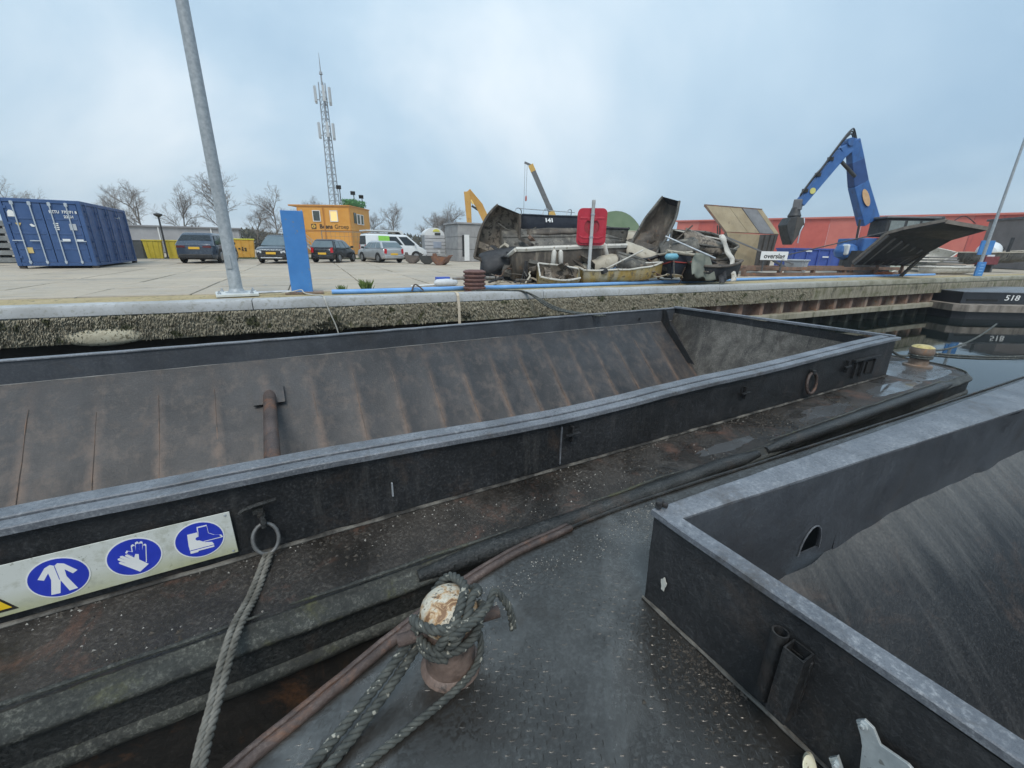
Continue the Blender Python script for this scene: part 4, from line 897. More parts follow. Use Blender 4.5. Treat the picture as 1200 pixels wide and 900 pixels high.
# ------------------------------------------------------------------ containers, vehicles, buildings in the yard
M_CBLUE = mat('container_blue', (.030, .078, .20), (.045, .10, .245), 2, (.4, .6), streak=((.07, .10, .20), .62, 4), bump=.05)
M_CSIL = mat('rod_zinc', (.42, .48, .54), (.52, .57, .62), 6, (.4, .6), metal=.2)
M_WHITEM = mat('marking_white', (.70, .72, .72), (.78, .79, .78), 10, (.4, .6), bump=0)
M_GREYM = mat('marking_grey', (.40, .43, .47), (.47, .5, .53), 10, (.5, .6), bump=0)
M_YELM = mat('marking_yellow', (.55, .40, .12), (.62, .48, .2), 10, (.5, .6), bump=0)
ct = thing('shipping_container', 'blue shipping container with silver lock rods standing at the left', 'container', (-9.14, 25.16, .10), math.radians(-1))
W_, L_, H_ = 2.44, 6.06, 2.59
m = MB()
for x in (.07, W_-.07):
    for y in (.07, L_-.07): m.box((x, y, H_/2), (.14, .14, H_))
for z in (.07, H_-.07):
    m.box((W_/2, .07, z), (W_-.28, .12, .14)); m.box((W_/2, L_-.07, z), (W_-.28, .12, .14))
    m.box((.07, L_/2, z), (.12, L_-.28, .14)); m.box((W_-.07, L_/2, z), (.12, L_-.28, .14))
m.build('frame', M_CBLUE, ct, bevel=.012)
bx('roof', (W_/2, L_/2, H_-.05), (W_-.2, L_-.2, .03), M_CBLUE, ct); bx('floor', (W_/2, L_/2, .12), (W_-.2, L_-.2, .05), M_CBLUE, ct)
bx('back_panel', (W_/2, L_-.08, H_/2), (W_-.28, .03, H_-.28), M_CBLUE, ct); bx('side_panel', (.08, L_/2, H_/2), (.03, L_-.28, H_-.28), M_CBLUE, ct)
FF = lambda x, z, y=.0: frame((x, y, z), (1, 0, 0), (0, 0, 1), (0, -1, 0))
for k in range(2):
    x0 = .15+k*1.075; d = MB().box((0, 0, 0), (1.05, .04, H_-.30)).build('door', M_CBLUE, ct, loc=(x0+.525, .06, H_/2), bevel=.005)
    for zz in (-.62, -.02, .55): bx('door_rib', (0, -.026, zz), (.92, .02, .055), M_CBLUE, d, 0, .006)
    for xx in (-.26, .24):
        MB().tube([(xx, -.07, -1.22), (xx, -.07, 1.2)], .022, 8).build('lock_rod', M_CSIL, d, smooth=True)
        bx('lock_cam', (xx, -.06, 1.12), (.10, .05, .13), M_CSIL, d); bx('lock_cam', (xx, -.06, -1.14), (.08, .05, .10), M_CSIL, d)
        bx('handle', (xx+(.16 if k else -.14), -.075, -.30), (.34, .025, .035), M_CSIL, d)
    for zz in (-.95, -.35, .35, .95): bx('hinge', (-.50 if k == 0 else .50, -.03, zz), (.08, .05, .09), M_CBLUE, d)
text_mesh('container_number', 'BZTU  770071 8', .15, M_WHITEM, ct, FF(1.84, 2.13, .012), bold=.004, sx=.82)
text_mesh('type_code', '22G1', .14, M_WHITEM, ct, FF(1.98, 1.95, .012), bold=.004)
def mark(name, poly, x, z, m, y=.016): MB().prism(poly, 0, .004, FF(x, z, y)).build(name, m, ct)
rc = lambda a, b: [(-a/2, -b/2), (a/2, -b/2), (a/2, b/2), (-a/2, b/2)]
mark('dome_mark', [(-.11, -.12), (.11, -.12), (.10, .04), (.05, .12), (-.03, .13), (-.09, .06)], .30, 2.02, M_WHITEM)
mark('warning_sticker', [(-.09, .07), (.09, .07), (0, -.09)], .42, 1.60, M_YELM); mark('sticker', [(-.07, .03), (.0, .06), (.08, -.01), (.06, -.06), (-.02, -.05)], .80, 1.59, M_WHITEM)
mark('data_plate', rc(.20, .22), .50, .62, M_YELM, .016); mark('data_panel', rc(.21, .25), 2.02, 1.56, M_GREYM)
for i in range(4): mark('weight_line', rc(.15-.02*(i % 2), .045), 1.52, 1.68-i*.075, M_WHITEM)
mark('weight_line', rc(.24, .09), 1.70, 1.04, M_WHITEM); mark('weight_line', rc(.26, .07), 2.10, 1.04, M_WHITEM)
FS = lambda y, z, x=W_+.0: frame((x, y, z), (0, 1, 0), (0, 0, 1), (1, 0, 0))
for k in range(4):
    y0 = .30+k*1.38
    d = MB().box((0, 0, 0), (.04, 1.32, H_-.30)).build('side_door', M_CBLUE, ct, loc=(W_-.06, y0+.66, H_/2), bevel=.005)
    for zz in (-.55, .15, .72): bx('door_rib', (.026, 0, zz), (.02, 1.1, .05), M_CBLUE, d)
    for yy in (-.52, .52): MB().tube([(.07, yy, -1.2), (.07, yy, 1.18)], .022, 6).build('lock_rod', M_CBLUE, d)
    for yy in (-.6, .6):
        for zz in (-.9, -.3, .3, .9): bx('hinge', (.04, yy, zz), (.05, .06, .09), M_CBLUE, d)
MB().prism(rc(.7, .1), 0, .004, FS(4.6, 2.16, W_-.035)).build('side_lettering', M_WHITEM, ct)
for x in (.1, W_-.1):
    for y in (.15, L_-.15): bx('foot', (x, y, -.05), (.18, .2, .10), mat('dark_timber', (.05, .042, .035), (.09, .07, .055), 6, (.8, .9)), ct)

# --- cars
M_GLASS = mat('car_glass', (.015, .02, .022), (.02, .026, .03), 3, (.06, .12), bump=0)
M_GLASSL = mat('pale_car_glass', (.10, .14, .16), (.13, .17, .19), 3, (.06, .12), bump=0)
M_TYRE = mat('tyre', (.014, .014, .014), (.025, .025, .024), 12, (.75, .9))
M_RIM = mat('alloy_rim', (.30, .31, .32), (.40, .41, .42), 5, (.3, .45), metal=.7)
M_TRIM = mat('black_trim', (.018, .018, .019), (.03, .03, .03), 8, (.5, .7))
M_TAIL = mat('tail_light_red', (.42, .015, .02), (.50, .02, .03), 8, (.15, .3), bump=0)
M_HEAD = mat('headlight_clear', (.55, .58, .60), (.68, .70, .72), 10, (.08, .2), bump=0)
M_PLATE = mat('plate_yellow', (.72, .42, .03), (.78, .48, .06), 20, (.4, .5), bump=0)
M_CHROME = mat('chrome_trim', (.6, .62, .64), (.7, .72, .74), 6, (.12, .25), metal=.9, bump=0)
def car(name, label, paint, loc, az, L=4.6, W=1.9, H=1.65, prof=None, roof=None, glass=None, belt=1.0, wr=.34, wb=(.85, 3.65), tails='wide', front=None, van=False, rim=M_RIM, rw=(.12, .88)):
    """x runs from the rear bumper to the front; az is the heading clockwise from +Y. prof: (x, top z) of the lower body; roof: (xb0, xr0, xr1, xb1)"""
    glass = glass or M_GLASS
    th = thing(name, label, 'van' if van else 'car', loc, math.radians(90-az), 'vehicles parked in the yard')
    O = Vector((-L/2, 0, 0)); w = W/2
    rows = []
    st = [0, .03, .12, .35, .7, 1.0]+[1.0+(L-2.0)*k/6 for k in range(1, 6)]+[L-1.0, L-.7, L-.35, L-.12, L-.03, L]
    for x in st:
        e = min(x, L-x); k = 1-.16*max(0, 1-e/.7)**2.2; zt = lerp_tab(prof, x); zs = .30-.06*min(1, e/.5)+.10*max(0, 1-e/.12)
        ww = w*k; sq = .0 if e > .05 else .05
        half = [(.90*ww, zs), (.985*ww, zs+.08), (ww, .52), (.992*ww, zt-.22), (.965*ww, zt-.05-sq), (.86*ww, zt-sq*.5), (.4*ww, zt+.025-sq*.3), (0, zt+.03-sq*.3)]
        sec = [(x, -y, z) for y, z in half]+[(x, y, z) for y, z in half[-2::-1]]
        rows.append([tuple(Vector(p)+O) for p in sec])
    m = MB().grid(rows); n = len(rows[0])
    m.f.append(tuple(range(n))); m.mi.append(0); m.f.append(tuple((len(rows)-1)*n+i for i in range(n))[::-1]); m.mi.append(0)
    body = m.build('body', paint, th, smooth=True)
    xb0, xr0, xr1, xb1 = roof; wr_ = w*(.80 if van else .74); wb_ = w*.955; zb = belt
    zb0, zb1 = lerp_tab(prof, xb0), lerp_tab(prof, xb1)
    rws = []
    for q in range(6):
        t_ = q/5; s_ = t_ if q < 5 else 1
        z0 = zb0+(H-.06-zb0)*t_; z1 = zb1+(H-.06-zb1)*t_; a = xb0+(xr0-xb0)*t_; b = xb1+(xr1-xb1)*t_; y = wb_+(wr_-wb_)*t_**1.2
        rws.append([(a, -y*.96, z0), ((a*2+b)/3, -y, (2*z0+z1)/3), ((a+2*b)/3, -y, (z0+2*z1)/3), (b, -y*.94, z1), (b+.05*(1-t_), 0, z1), (b, y*.94, z1), ((a+2*b)/3, y, (z0+2*z1)/3), ((2*a+b)/3, y, (2*z0+z1)/3), (a, y*.96, z0), (a-.03, 0, z0)])
    rws.append([(p[0]+(.10 if i in (0, 8, 9) else -.14 if i in (3, 4, 5) else 0), p[1]*.82, H-.008) for i, p in enumerate(rws[-1])])
    m = MB().grid([[tuple(Vector(p)+O) for p in r] for r in rws], True); k = len(rws)-1; m.f.append(tuple(k*10+i for i in range(10))); m.mi.append(0)
    cab = m.build('cabin', paint, th, smooth=True, bevel=.06, segs=3)
    def face(name, pts, mt, off=.012, par=th):
        P = [Vector(p)+O for p in pts]; nn = (P[1]-P[0]).cross(P[2]-P[0]).normalized(); c_ = Vector((0, 0, 0))
        for p in P: c_ += p
        c_ /= len(P)
        if nn.dot(c_-Vector((0, 0, .8))) < 0: nn = -nn
        q_ = MB(); k_ = len(P); q_.add([tuple(p+nn*off) for p in P]+[tuple(p-nn*.01) for p in P], [tuple(range(k_)), tuple(range(k_, 2*k_))[::-1]]+[(i, (i+1) % k_, k_+(i+1) % k_, k_+i) for i in range(k_)])
        return q_.build(name, mt, par)
    def cabp(end, t_, ys):   # point on the cabin's end face
        if end == 'r': x = xb0+(xr0-xb0)*t_; z = zb0+(H-.06-zb0)*t_
        else: x = xb1+(xr1-xb1)*t_; z = zb1+(H-.06-zb1)*t_
        y = (wb_+(wr_-wb_)*t_**1.2); return (x-(.02 if end == 'r' else -.03*(1-t_)), ys*y*.90, z)
    face('rear_window', [cabp('r', rw[0], -1), cabp('r', rw[0], 1), cabp('r', rw[1], .95), cabp('r', rw[1], -.95)], glass)
    face('windscreen', [cabp('f', .05, 1), cabp('f', .05, -1), cabp('f', .92, -.95), cabp('f', .92, .95)], glass)
    def sidep(u, t_, s):
        a = xb0+(xr0-xb0)*t_; b = xb1+(xr1-xb1)*t_; z0 = zb0+(H-.06-zb0)*t_; z1 = zb1+(H-.06-zb1)*t_
        return (a+(b-a)*u, s*(wb_+(wr_-wb_)*t_**1.2), z0+(z1-z0)*u)
    cuts = (.10, .36, .62, .90) if not van else (.42, .70, .73, .95)
    segs_ = [(.08, .30), (.33, .60), (.63, .92)] if not van else [(.38, .68), (.72, .95)]
    for s in (-1, 1):
        for a, b in segs_: face('side_window', [sidep(a, .10, s), sidep(b, .10, s), sidep(min(b, .93), .86, s), sidep(a+.015, .86, s)], glass, .016)
        bx('mirror', tuple(O+Vector((xb1-.45, s*(w+.09), belt+.05))), (.10, .20, .14), M_TRIM if not van else paint, th, 0, .03)
        for x in wb:
            wl = MB().lathe([(0, -.10), (wr*.9, -.10), (wr, -.06), (wr, .06), (wr*.9, .10), (0, .10)], 22, Matrix.Rotation(PI/2, 4, 'X')).build('wheel', M_TYRE, th, loc=tuple(O+Vector((x, s*(w-.09), wr))), smooth=True)
            MB().lathe([(0, 0), (wr*.66, 0), (wr*.62, .018), (wr*.2, .012), (0, .02)], 10, Matrix.Translation((0, s*.098, 0)) @ Matrix.Rotation(-s*PI/2, 4, 'X')).build('rim', rim, wl)
            MB().prism([((wr+.07)*math.cos(a), (wr+.07)*math.sin(a)) for a in [PI*k/12 for k in range(13)]]+[(-(wr+.07), -.1), (wr+.07, -.1)][::1], -.02, .008, Matrix.Translation(O+Vector((x, s*w*(1 if s < 0 else 1), wr))) @ Matrix.Rotation(PI/2, 4, 'X')).build('wheel_arch', M_TRIM, th)
        if tails == 'wide': face('tail_light', [(-.005, s*w*.42, belt-.10), (-.005, s*w*.80, belt-.08), (.02, s*w*.84, belt-.20), (-.005, s*w*.42, belt-.19)], mat('tail_dark', (.10, .02, .025), (.16, .03, .03), 6, (.15, .3)), .02)
        else: face('tail_light', [(.0, s*w*.62, belt-.05), (.02, s*w*.82, belt+.02), (.03, s*w*.845, belt-.30), (.0, s*w*.66, belt-.32)], M_TAIL, .03)
        zf = lerp_tab(prof, L-.15)
        face('headlight', [(L+.005, s*w*.45, zf-.12), (L-.04, s*w*.80, zf-.06), (L-.06, s*w*.82, zf-.20), (L+.005, s*w*.45, zf-.22)], M_HEAD, .03)
    bx('number_plate', tuple(O+Vector((-.02, 0, belt-.22 if tails == 'wide' else .58))), (.03, .52, .12), M_PLATE, th, 0, .004)
    bx('rear_bumper', tuple(O+Vector((.04, 0, .40))), (.14, W*.80, .22), M_TRIM if tails == 'wide' else paint, th, 0, .04)
    bx('front_bumper', tuple(O+Vector((L-.04, 0, .40))), (.14, W*.80, .24), M_TRIM, th, 0, .04)
    if front:
        bx('grille', tuple(O+Vector((L+.01, 0, .66))), (.05, W*.55, .16), M_TRIM, th, 0, .02); bx('chrome_bar', tuple(O+Vector((L+.02, 0, .78))), (.05, W*.66, .035), M_CHROME, th, 0, .01)
        bx('number_plate', tuple(O+Vector((L+.045, 0, .60))), (.03, .52, .12), M_PLATE, th, 0, .004); bx('skid_plate', tuple(O+Vector((L+.03, 0, .34))), (.06, W*.62, .06), M_CHROME, th, 0, .01)
    bx('underbody', tuple(O+Vector((L/2, 0, .30))), (L-.5, W-.35, .16), M_TRIM, th, 0, .02)
    return th
P_SUV = mat('paint_slate_blue', (.035, .05, .075), (.042, .058, .085), 2, (.22, .3), bump=0, coat=.6)
P_BLK = mat('paint_black', (.014, .015, .017), (.02, .021, .024), 2, (.18, .28), bump=0, coat=.6)
P_SIL = mat('paint_silver', (.42, .44, .45), (.48, .50, .51), 2, (.28, .36), metal=.35, bump=0, coat=.4)
P_WHT = mat('paint_white', (.66, .69, .70), (.72, .74, .75), 2, (.3, .4), bump=0, coat=.3)
SUVP = [(0, .90), (.1, 1.03), (.8, 1.06), (3.2, 1.02), (4.0, .96), (4.45, .84), (4.7, .66)]
car('parked_car', 'slate blue sport utility car seen from behind, partly behind the lamp post', P_SUV, (-3.25, 31.9, .0), 11, 4.75, 1.98, 1.66, SUVP, (.05, .80, 2.6, 3.75), None, 1.05, .38, (.95, 3.8), 'wide', rw=(.42, .86))
car('parked_car', 'black sport utility car facing the quay, partly behind the blue panel', P_BLK, (.62, 31.2, .0), 196, 4.65, 1.85, 1.66, SUVP, (.05, .45, 2.7, 3.65), M_GLASSL, 1.03, .36, (.9, 3.65), 'tall', True)
HAT = [(0, .80), (.08, .95), (.6, .97), (2.4, .95), (3.1, .88), (3.5, .78), (3.7, .60)]
car('parked_car', 'small black hatchback parked in front of the orange site office', P_BLK, (3.75, 31.6, .0), 30, 3.7, 1.68, 1.46, HAT, (.05, .42, 2.2, 3.05), M_GLASSL, .95, .31, (.62, 2.98), 'tall')
EST = [(0, .84), (.08, .94), (1.0, .95), (3.0, .93), (3.8, .84), (4.15, .74), (4.3, .58)]
car('parked_car', 'silver estate car parked beside the white van', P_SIL, (6.75, 31.6, .0), -14, 4.25, 1.68, 1.44, EST, (.08, .62, 2.35, 3.25), M_GLASSL, .93, .31, (.75, 3.25), 'tall')
VAN = [(0, 1.08), (.1, 1.14), (3.6, 1.14), (4.3, 1.10), (4.75, .94), (4.95, .74)]
vt = car('parked_van', 'white van with green square on its side behind the silver car', P_WHT, (8.7, 35.4, .0), 84, 4.95, 1.95, 1.96, VAN, (.03, .10, 3.4, 4.35), None, 1.14, .34, (.9, 3.95), 'tall', None, True)
MB().box((0, 0, 0), (.85, .01, .62)).build('green_advert', mat('advert_green', (.22, .55, .06), (.28, .62, .1), 6, (.4, .5), bump=0), vt, loc=(-1.05, -.93, 1.52), rot=(-.13, 0, 0))
MB().box((0, 0, 0), (.60, .01, .20)).build('advert_panel', mat('advert_dark', (.05, .07, .05), (.07, .1, .07), 6, (.4, .5), bump=0), vt, loc=(-1.05, -.955, 1.34), rot=(-.13, 0, 0))

# --- orange site office: 3 x 2 stacked cabins
M_OR = mat('cabin_orange', (.62, .28, .045), (.68, .33, .06), 1.2, (.45, .6), streak=((.55, .27, .07), .6, 3), bump=.04)
M_ORD = mat('cabin_orange_frame', (.50, .21, .04), (.56, .25, .05), 2, (.45, .6), bump=.04)
M_WFRAME = mat('window_frame_white', (.68, .69, .68), (.74, .74, .73), 6, (.4, .5), bump=0)
M_PANE = mat('window_pane', (.05, .06, .055), (.08, .09, .08), 4, (.05, .1), bump=0)
t = NT('lit_window'); t.set(**{'Base Color': (.6, .45, .2), 'Roughness': .2, 'Emission Color': (1.0, .72, .28), 'Emission Strength': .4}); M_LIT = t.m
OFW, OFD, OFH = 6.4, 6.06, 5.4
of = thing('site_office', 'orange two-storey site office of stacked cabins with company lettering', 'building')
ofx = Vector((math.sin(math.radians(122)), math.cos(math.radians(122)), 0)); ofy = Vector((math.sin(math.radians(32)), math.cos(math.radians(32)), 0))
of.matrix_world = frame(Vector((8.75, 55.4, 0))-ofx*OFW, tuple(ofx), tuple(ofy), (0, 0, 1))
for fl in range(2):
    for k in range(2):
        cb = MB().box((0, 0, 0), (3.17, OFD, 2.66)).build('cabin', M_OR, of, loc=(1.6+k*3.2, OFD/2, 1.35+fl*2.70), bevel=.02)
        for x in (-1.53, 1.53): bx('corner_post', (x, -OFD/2-.012, 0), (.10, .05, 2.6), M_ORD, cb)
        bx('top_rail', (0, -OFD/2-.014, 1.26), (3.15, .04, .12), M_ORD, cb)
bx('roof_edge', (OFW/2-.45, OFD/2, OFH+.05), (OFW+1.0, OFD+.2, .16), M_ORD, of, 0, .02)
def win(x, z, ww, wh, lit, end=False):
    fr_ = MB(); o_, i_ = rc(ww, wh), rc(ww-.16, wh-.16)
    Fm = frame((x, -.03, z), (1, 0, 0), (0, 0, 1), (0, -1, 0)) if not end else frame((OFW+.03, x, z), (0, 1, 0), (0, 0, 1), (1, 0, 0))
    wo_ = fr_.prism(o_, -.02, .06, Fm, [i_]).build('window', M_WFRAME, of)
    MB().prism(i_, .0, .02, Fm).build('pane', M_LIT if lit else M_PANE, wo_)
win(2.35, 4.30, .95, 1.25, False); win(4.45, 4.30, .95, 1.25, True); win(2.3, 4.1, .9, 1.2, False, True); win(3.4, 4.1, .9, 1.2, False, True)
bx('dark_pane', (OFW+.02, 1.35, 4.2), (.05, .7, 1.2), M_PANE, of)
M_LET = mat('letter_black', (.03, .022, .015), (.04, .03, .02), 6, (.5, .6), bump=0)
OFN = lambda x, z, y=-.025: frame((x, y, z), (1, 0, 0), (0, 0, 1), (0, -1, 0))
text_mesh('lettering', 'Beens', .66, M_LET, of, OFN(3.35, 3.12), .01, bold=.02); text_mesh('lettering', 'Groep', .66, M_LET, of, OFN(5.25, 3.12), .01)
lg = MB().prism(rrect(.60, .56, .08), 0, .01, OFN(1.85, 3.14)).build('company_logo', M_LET, of)
MB().prism([(.2*math.cos(a)*(1+.12*math.cos(2*a)), .21*math.sin(a)) for a in [2*PI*k/18 for k in range(18)]], .01, .02, OFN(1.85, 3.14)).build('logo_disc', mat('logo_yellow', (.72, .42, .05), (.76, .46, .07), 6, (.5, .6), bump=0), lg)
MB().prism([(-.06, .06), (.03, .12), (.09, .02), (.02, -.03), (.07, -.12), (-.05, -.14), (-.02, -.02), (-.08, -.02)], .02, .03, OFN(1.85, 3.14)).build('logo_mark', M_LET, lg)
M_STEELG = mat('stair_grey', (.32, .34, .35), (.42, .44, .45), 6, (.5, .6), metal=.2)
sx0 = MB()
for y in (-.35, -1.15):
    sx0.bar((-.9, y, 2.75), (2.3, y, .05), .06, .22); sx0.bar((-.9, y, 3.7), (2.3, y, 1.0), .05, .05)
    for k in range(5): xq = -.9+.8*k; zq = 2.75-.675*k; sx0.bar((xq, y, zq), (xq, y, zq+.95), .04, .04)
sta = sx0.build('stair', M_STEELG, of)
for k in range(12): bx('tread', (-.75+k*.26, -.75, 2.62-k*.22), (.24, .8, .04), M_STEELG, sta)
bx('landing', (-1.5, -.75, 2.72), (1.2, 1.0, .06), M_STEELG, sta)
gp = MB(); q = random.Random(4)
for _ in range(900):
    x, y, z = q.uniform(-.0, 1.6), q.uniform(0, 4.2), q.uniform(0, .75)
    s_ = .12; a = q.uniform(0, 6); gp.add([(x-s_*math.cos(a), y-s_*math.sin(a), z), (x+s_*math.cos(a), y+s_*math.sin(a), z+.05), (x, y+.03, z+.18)], [(0, 1, 2)])
gp.build('roof_greenery', mat('tarp_green', (.05, .17, .05), (.09, .25, .08), 4, (.6, .8)), of, loc=(OFW-1.5, 1.0, OFH+.1), kind='stuff')
for x, y, h in ((5.2, .6, 1.9), (6.0, 2.6, 1.5), (6.2, 4.6, 1.3)):
    fl_ = MB().tube([(0, 0, 0), (0, 0, h)], .05, 6).build('floodlight_pole', M_TRIM, of, loc=(x, y, OFH+.1))
    MB().box((0, 0, 0), (.55, .16, .42)).build('floodlight', M_TRIM, fl_, loc=(-.05, -.12, h+.1), rot=(.5, 0, .4), bevel=.02)
# mesh fence panels before the office
def fence_panel(P, d, w_, h_, lab, rows=5, cols=9, post=.045):
    th = thing('mesh_fence_panel', lab, 'fence', tuple(P), math.atan2(d[1], d[0]), 'wire mesh fence panels before the office')
    M_FN = mat('fence_zinc', (.20, .17, .14), (.30, .27, .23), 5, (.5, .7))
    for x in (0, w_): MB().tube([(x, 0, 0), (x, 0, h_)], post, 6).build('post', M_FN, th)
    for zr in (h_-.05, .15): MB().tube([(0, 0, zr), (w_, 0, zr)], .03, 5).build('rail', M_FN, th)
    m = MB()
    for k in range(1, cols): m.tube([(w_*k/cols, 0, .15), (w_*k/cols, 0, h_-.05)], .010, 4, False)
    for k in range(1, rows): m.tube([(0, 0, h_*k/rows), (w_, 0, h_*k/rows)], .010, 4, False)
    m.build('mesh', M_FN, th, kind='stuff'); return th
fence_panel((4.2, 43.0, 0), (.99, -.10), 3.4, 2.3, 'mesh fence panel under the office lettering'); fence_panel((7.7, 42.6, 0), (.93, .3), 3.2, 2.2, 'mesh fence panel at the right corner of the office')
# grey roofed shelter right of the office
sh = thing('shelter', 'small white shelter with a dark opening between office and van', 'shelter', (8.3, 41.0, 0), .1)
bx('wall', (.4, 1, 1.1), (1.7, 2.0, 2.2), mat('shelter_grey', (.38, .37, .36), (.46, .45, .44), 4, (.6, .7)), sh); 
for k in range(5): bx('board', (.4, -.02, .3+k*.42), (1.7, .03, .36), mat('shelter_board', (.42, .40, .38), (.5, .48, .46), 4, (.6, .7)), sh)
m = MB().prism([(-.6, 0), (2.7, 0), (2.9, -.5), (2.75, -.5), (2.4, -.12), (-.6, -.12)], 0, 2.2, frame((0, -.1, 2.45), (1, 0, 0), (0, 0, 1), (0, 1, 0))); m.build('roof', P_WHT, sh)
bx('opening', (1.95, .7, 1.1), (1.2, 1.2, 2.1), mat('opening_dark', (.035, .025, .035), (.05, .035, .05), 4, (.7, .8)), sh)

# --- bins, skips, kerb and small sheds
M_YB = mat('bin_yellow', (.52, .40, .03), (.60, .47, .05), 3, (.45, .6), streak=((.42, .33, .05), .6, 5))
def tub(name, label, loc, rz, w_, d_, h_, m, cat, tp=.85, lid=None, group=None):
    th = thing(name, label, cat, loc, rz, group)
    q = MB(); a, b = w_/2, d_/2; c_, e_ = a*tp, b*tp
    q.add([(-c_,-e_,.06),(c_,-e_,.06),(c_,e_,.06),(-c_,e_,.06),(-a,-b,h_),(a,-b,h_),(a,b,h_),(-a,b,h_)], [(0,3,2,1),(0,1,5,4),(1,2,6,5),(2,3,7,6),(3,0,4,7),(4,5,6,7)]); q.build('body', m, th, bevel=.03)
    bx('rim', (0, 0, h_), (w_+.08, d_+.08, .08), lid or m, th, 0, .02)
    for x in (-.3*w_, 0, .3*w_): q = MB().bar((x*tp, -e_-.01, .1), (x, -b-.015, h_-.05), .05, .03); q.build('rib', m, th)
    for x in (-c_+.1, c_-.1): bx('foot', (x, 0, .03), (.1, d_*.7, .06), M_TRIM, th)
    return th
tub('waste_bin', 'yellow plastic bin nearest the blue container', (-6.7, 36.4, 0), .1, .95, .95, 1.2, M_YB, 'bin', group='yellow bins by the hedge')
tub('waste_bin', 'yellow plastic bin just left of the slate blue car', (-5.55, 36.4, 0), .05, .95, .95, 1.2, M_YB, 'bin', group='yellow bins by the hedge')
M_SKO = mat('skip_orange', (.66, .34, .05), (.72, .40, .08), 3, (.45, .6))
sk = tub('waste_skip', 'orange skip with yellow lid between the two sport utility cars', (-1.95, 40.0, 0), .0, 1.75, 1.6, 1.40, M_SKO, 'skip', .88, mat('lid_yellow', (.66, .62, .03), (.72, .68, .06), 3, (.45, .6)))
for i, (x, z) in enumerate(((-.15, .72), (.05, .78), (.25, .74), (.05, .62), (.25, .60))): bx('logo_mark', (x, -.78-.03*(z-.7), z), (.13, .02, .10), M_LET, sk)
bx('verge_kerb', (2, 34.7, .03), (34, .18, .12), mat('kerb_concrete', (.36, .34, .31), (.44, .42, .38), 3, (.7, .85)), None, -.02); bpy.data.objects['verge_kerb']['kind'] = 'structure'
gv = MB(); q = random.Random(8)
for _ in range(7000):
    x = q.uniform(-14, 22); y = 34.9+q.random()*5.5; l = q.uniform(.06, .16)
    gv.add([(x-.02, y, 0), (x+.02, y, 0), (x+q.uniform(-.06, .06), y, l)], [(0, 1, 2)])
M_GR = mat('verge_grass', (.055, .075, .025), (.10, .12, .05), 2, (.8, .9), bump=0)
ver = gv.build('verge_grass', M_GR); tag(ver, 'short winter grass on the verge behind the parked cars', None, kind='stuff')
vb = bx('verge', (4, 37.8, -.04), (38, 6.0, .10), mat('verge_soil', (.09, .10, .05), (.15, .15, .08), 1.5, (.9, .95), bump=.4), None); vb['kind'] = 'structure'
# dark pallets or boxes left of the bins, grey long building behind
def simple(name, label, cat, loc, dims, m, rz=0., parts=None, group=None, bevel=.02):
    th = thing(name, label, cat, loc, rz, group); bx('body', (0, 0, dims[2]/2), dims, m, th, 0, bevel)
    return th
M_DKG = mat('dark_grey_cladding', (.06, .065, .07), (.09, .095, .10), 2, (.6, .75))
bxs = simple('storage_box', 'dark grey storage box between the blue container and the yellow bins', 'box', (-8.6, 37.2, 0), (2.6, 1.3, 1.15), M_DKG)
for k in range(3): bx('lid_strip', (-.85+k*.85, 0, 1.17), (.78, 1.34, .05), M_TRIM, bxs)
M_GREYW = mat('grey_wall', (.30, .30, .31), (.36, .36, .37), 1, (.7, .8), streak=((.27, .27, .275), .55, 2))
lw = thing('long_shed', 'long low grey shed behind the yellow bins', 'building', (-15, 62, 0), .02)
bx('wall', (0, 0, 1.3), (24, 6, 2.6), M_GREYW, lw); bx('roof', (0, 0, 2.65), (24.4, 6.4, .15), mat('grey_roof', (.22, .22, .23), (.27, .27, .28), 1, (.7, .8)), lw)
for k in range(5): bx('downpipe', (-9+k*4.6, -3.08, 1.3), (.10, .10, 2.6), M_WFRAME, lw)
ls = thing('grey_stack', 'stacked grey boards at the far left beside the container', 'stack', (-13.2, 31.5, 0), .05)
for k in range(6): bx('board', (0, 0, .15+k*.34), (4.2, 1.5, .22), mat('grey_board', (.16, .17, .17), (.27, .28, .28), 2, (.7, .8)), ls, .02*(k % 2))
for x in (-1.4, 1.4):
    for k in range(5): bx('spacer', (x, 0, .32+k*.34), (.12, 1.3, .11), M_DKG, ls)
# grey slatted hut with white door, arched kiosk
M_SLAT = mat('grey_slat', (.25, .245, .245), (.33, .325, .32), 2, (.65, .8), streak=((.22, .215, .21), .55, 6))
hut = thing('grey_hut', 'grey timber hut with a narrow white door left of the boat heap', 'hut', tuple(Vector((13.0, 31.9, 0))), .0)
bx('body', (2.6, 1.4, 1.42), (5.4, 2.8, 2.8), M_DKG, hut)
for k in range(3): bx('cladding', (2.6, -.03, .47+k*.93), (5.5, .06, .90), M_SLAT, hut); bx('cladding', (-.13, 1.4, .47+k*.93), (.06, 2.8, .90), M_SLAT, hut)
bx('roof', (2.6, 1.4, 2.87), (5.7, 3.1, .12), mat('hut_roof', (.28, .28, .285), (.34, .34, .345), 2, (.7, .8)), hut)
bx('door', (.55, -.09, 1.05), (.42, .06, 1.95), M_WFRAME, hut); bx('dark_recess', (.25, -.075, 1.2), (.16, .04, 1.6), M_TRIM, hut)
kk = thing('arched_kiosk', 'white slatted kiosk with a rounded top left of the grey hut', 'kiosk', (11.6, 36.6, 0), -.12)
for k in range(7): bx('slat', (.95, 0, .17+k*.29), (1.75, .10, .25), mat('pale_slat', (.44, .44, .45), (.52, .52, .53), 2, (.6, .7)), kk)
bx('body', (.95, .8, 1.0), (1.7, 1.5, 2.0), M_GREYW, kk)
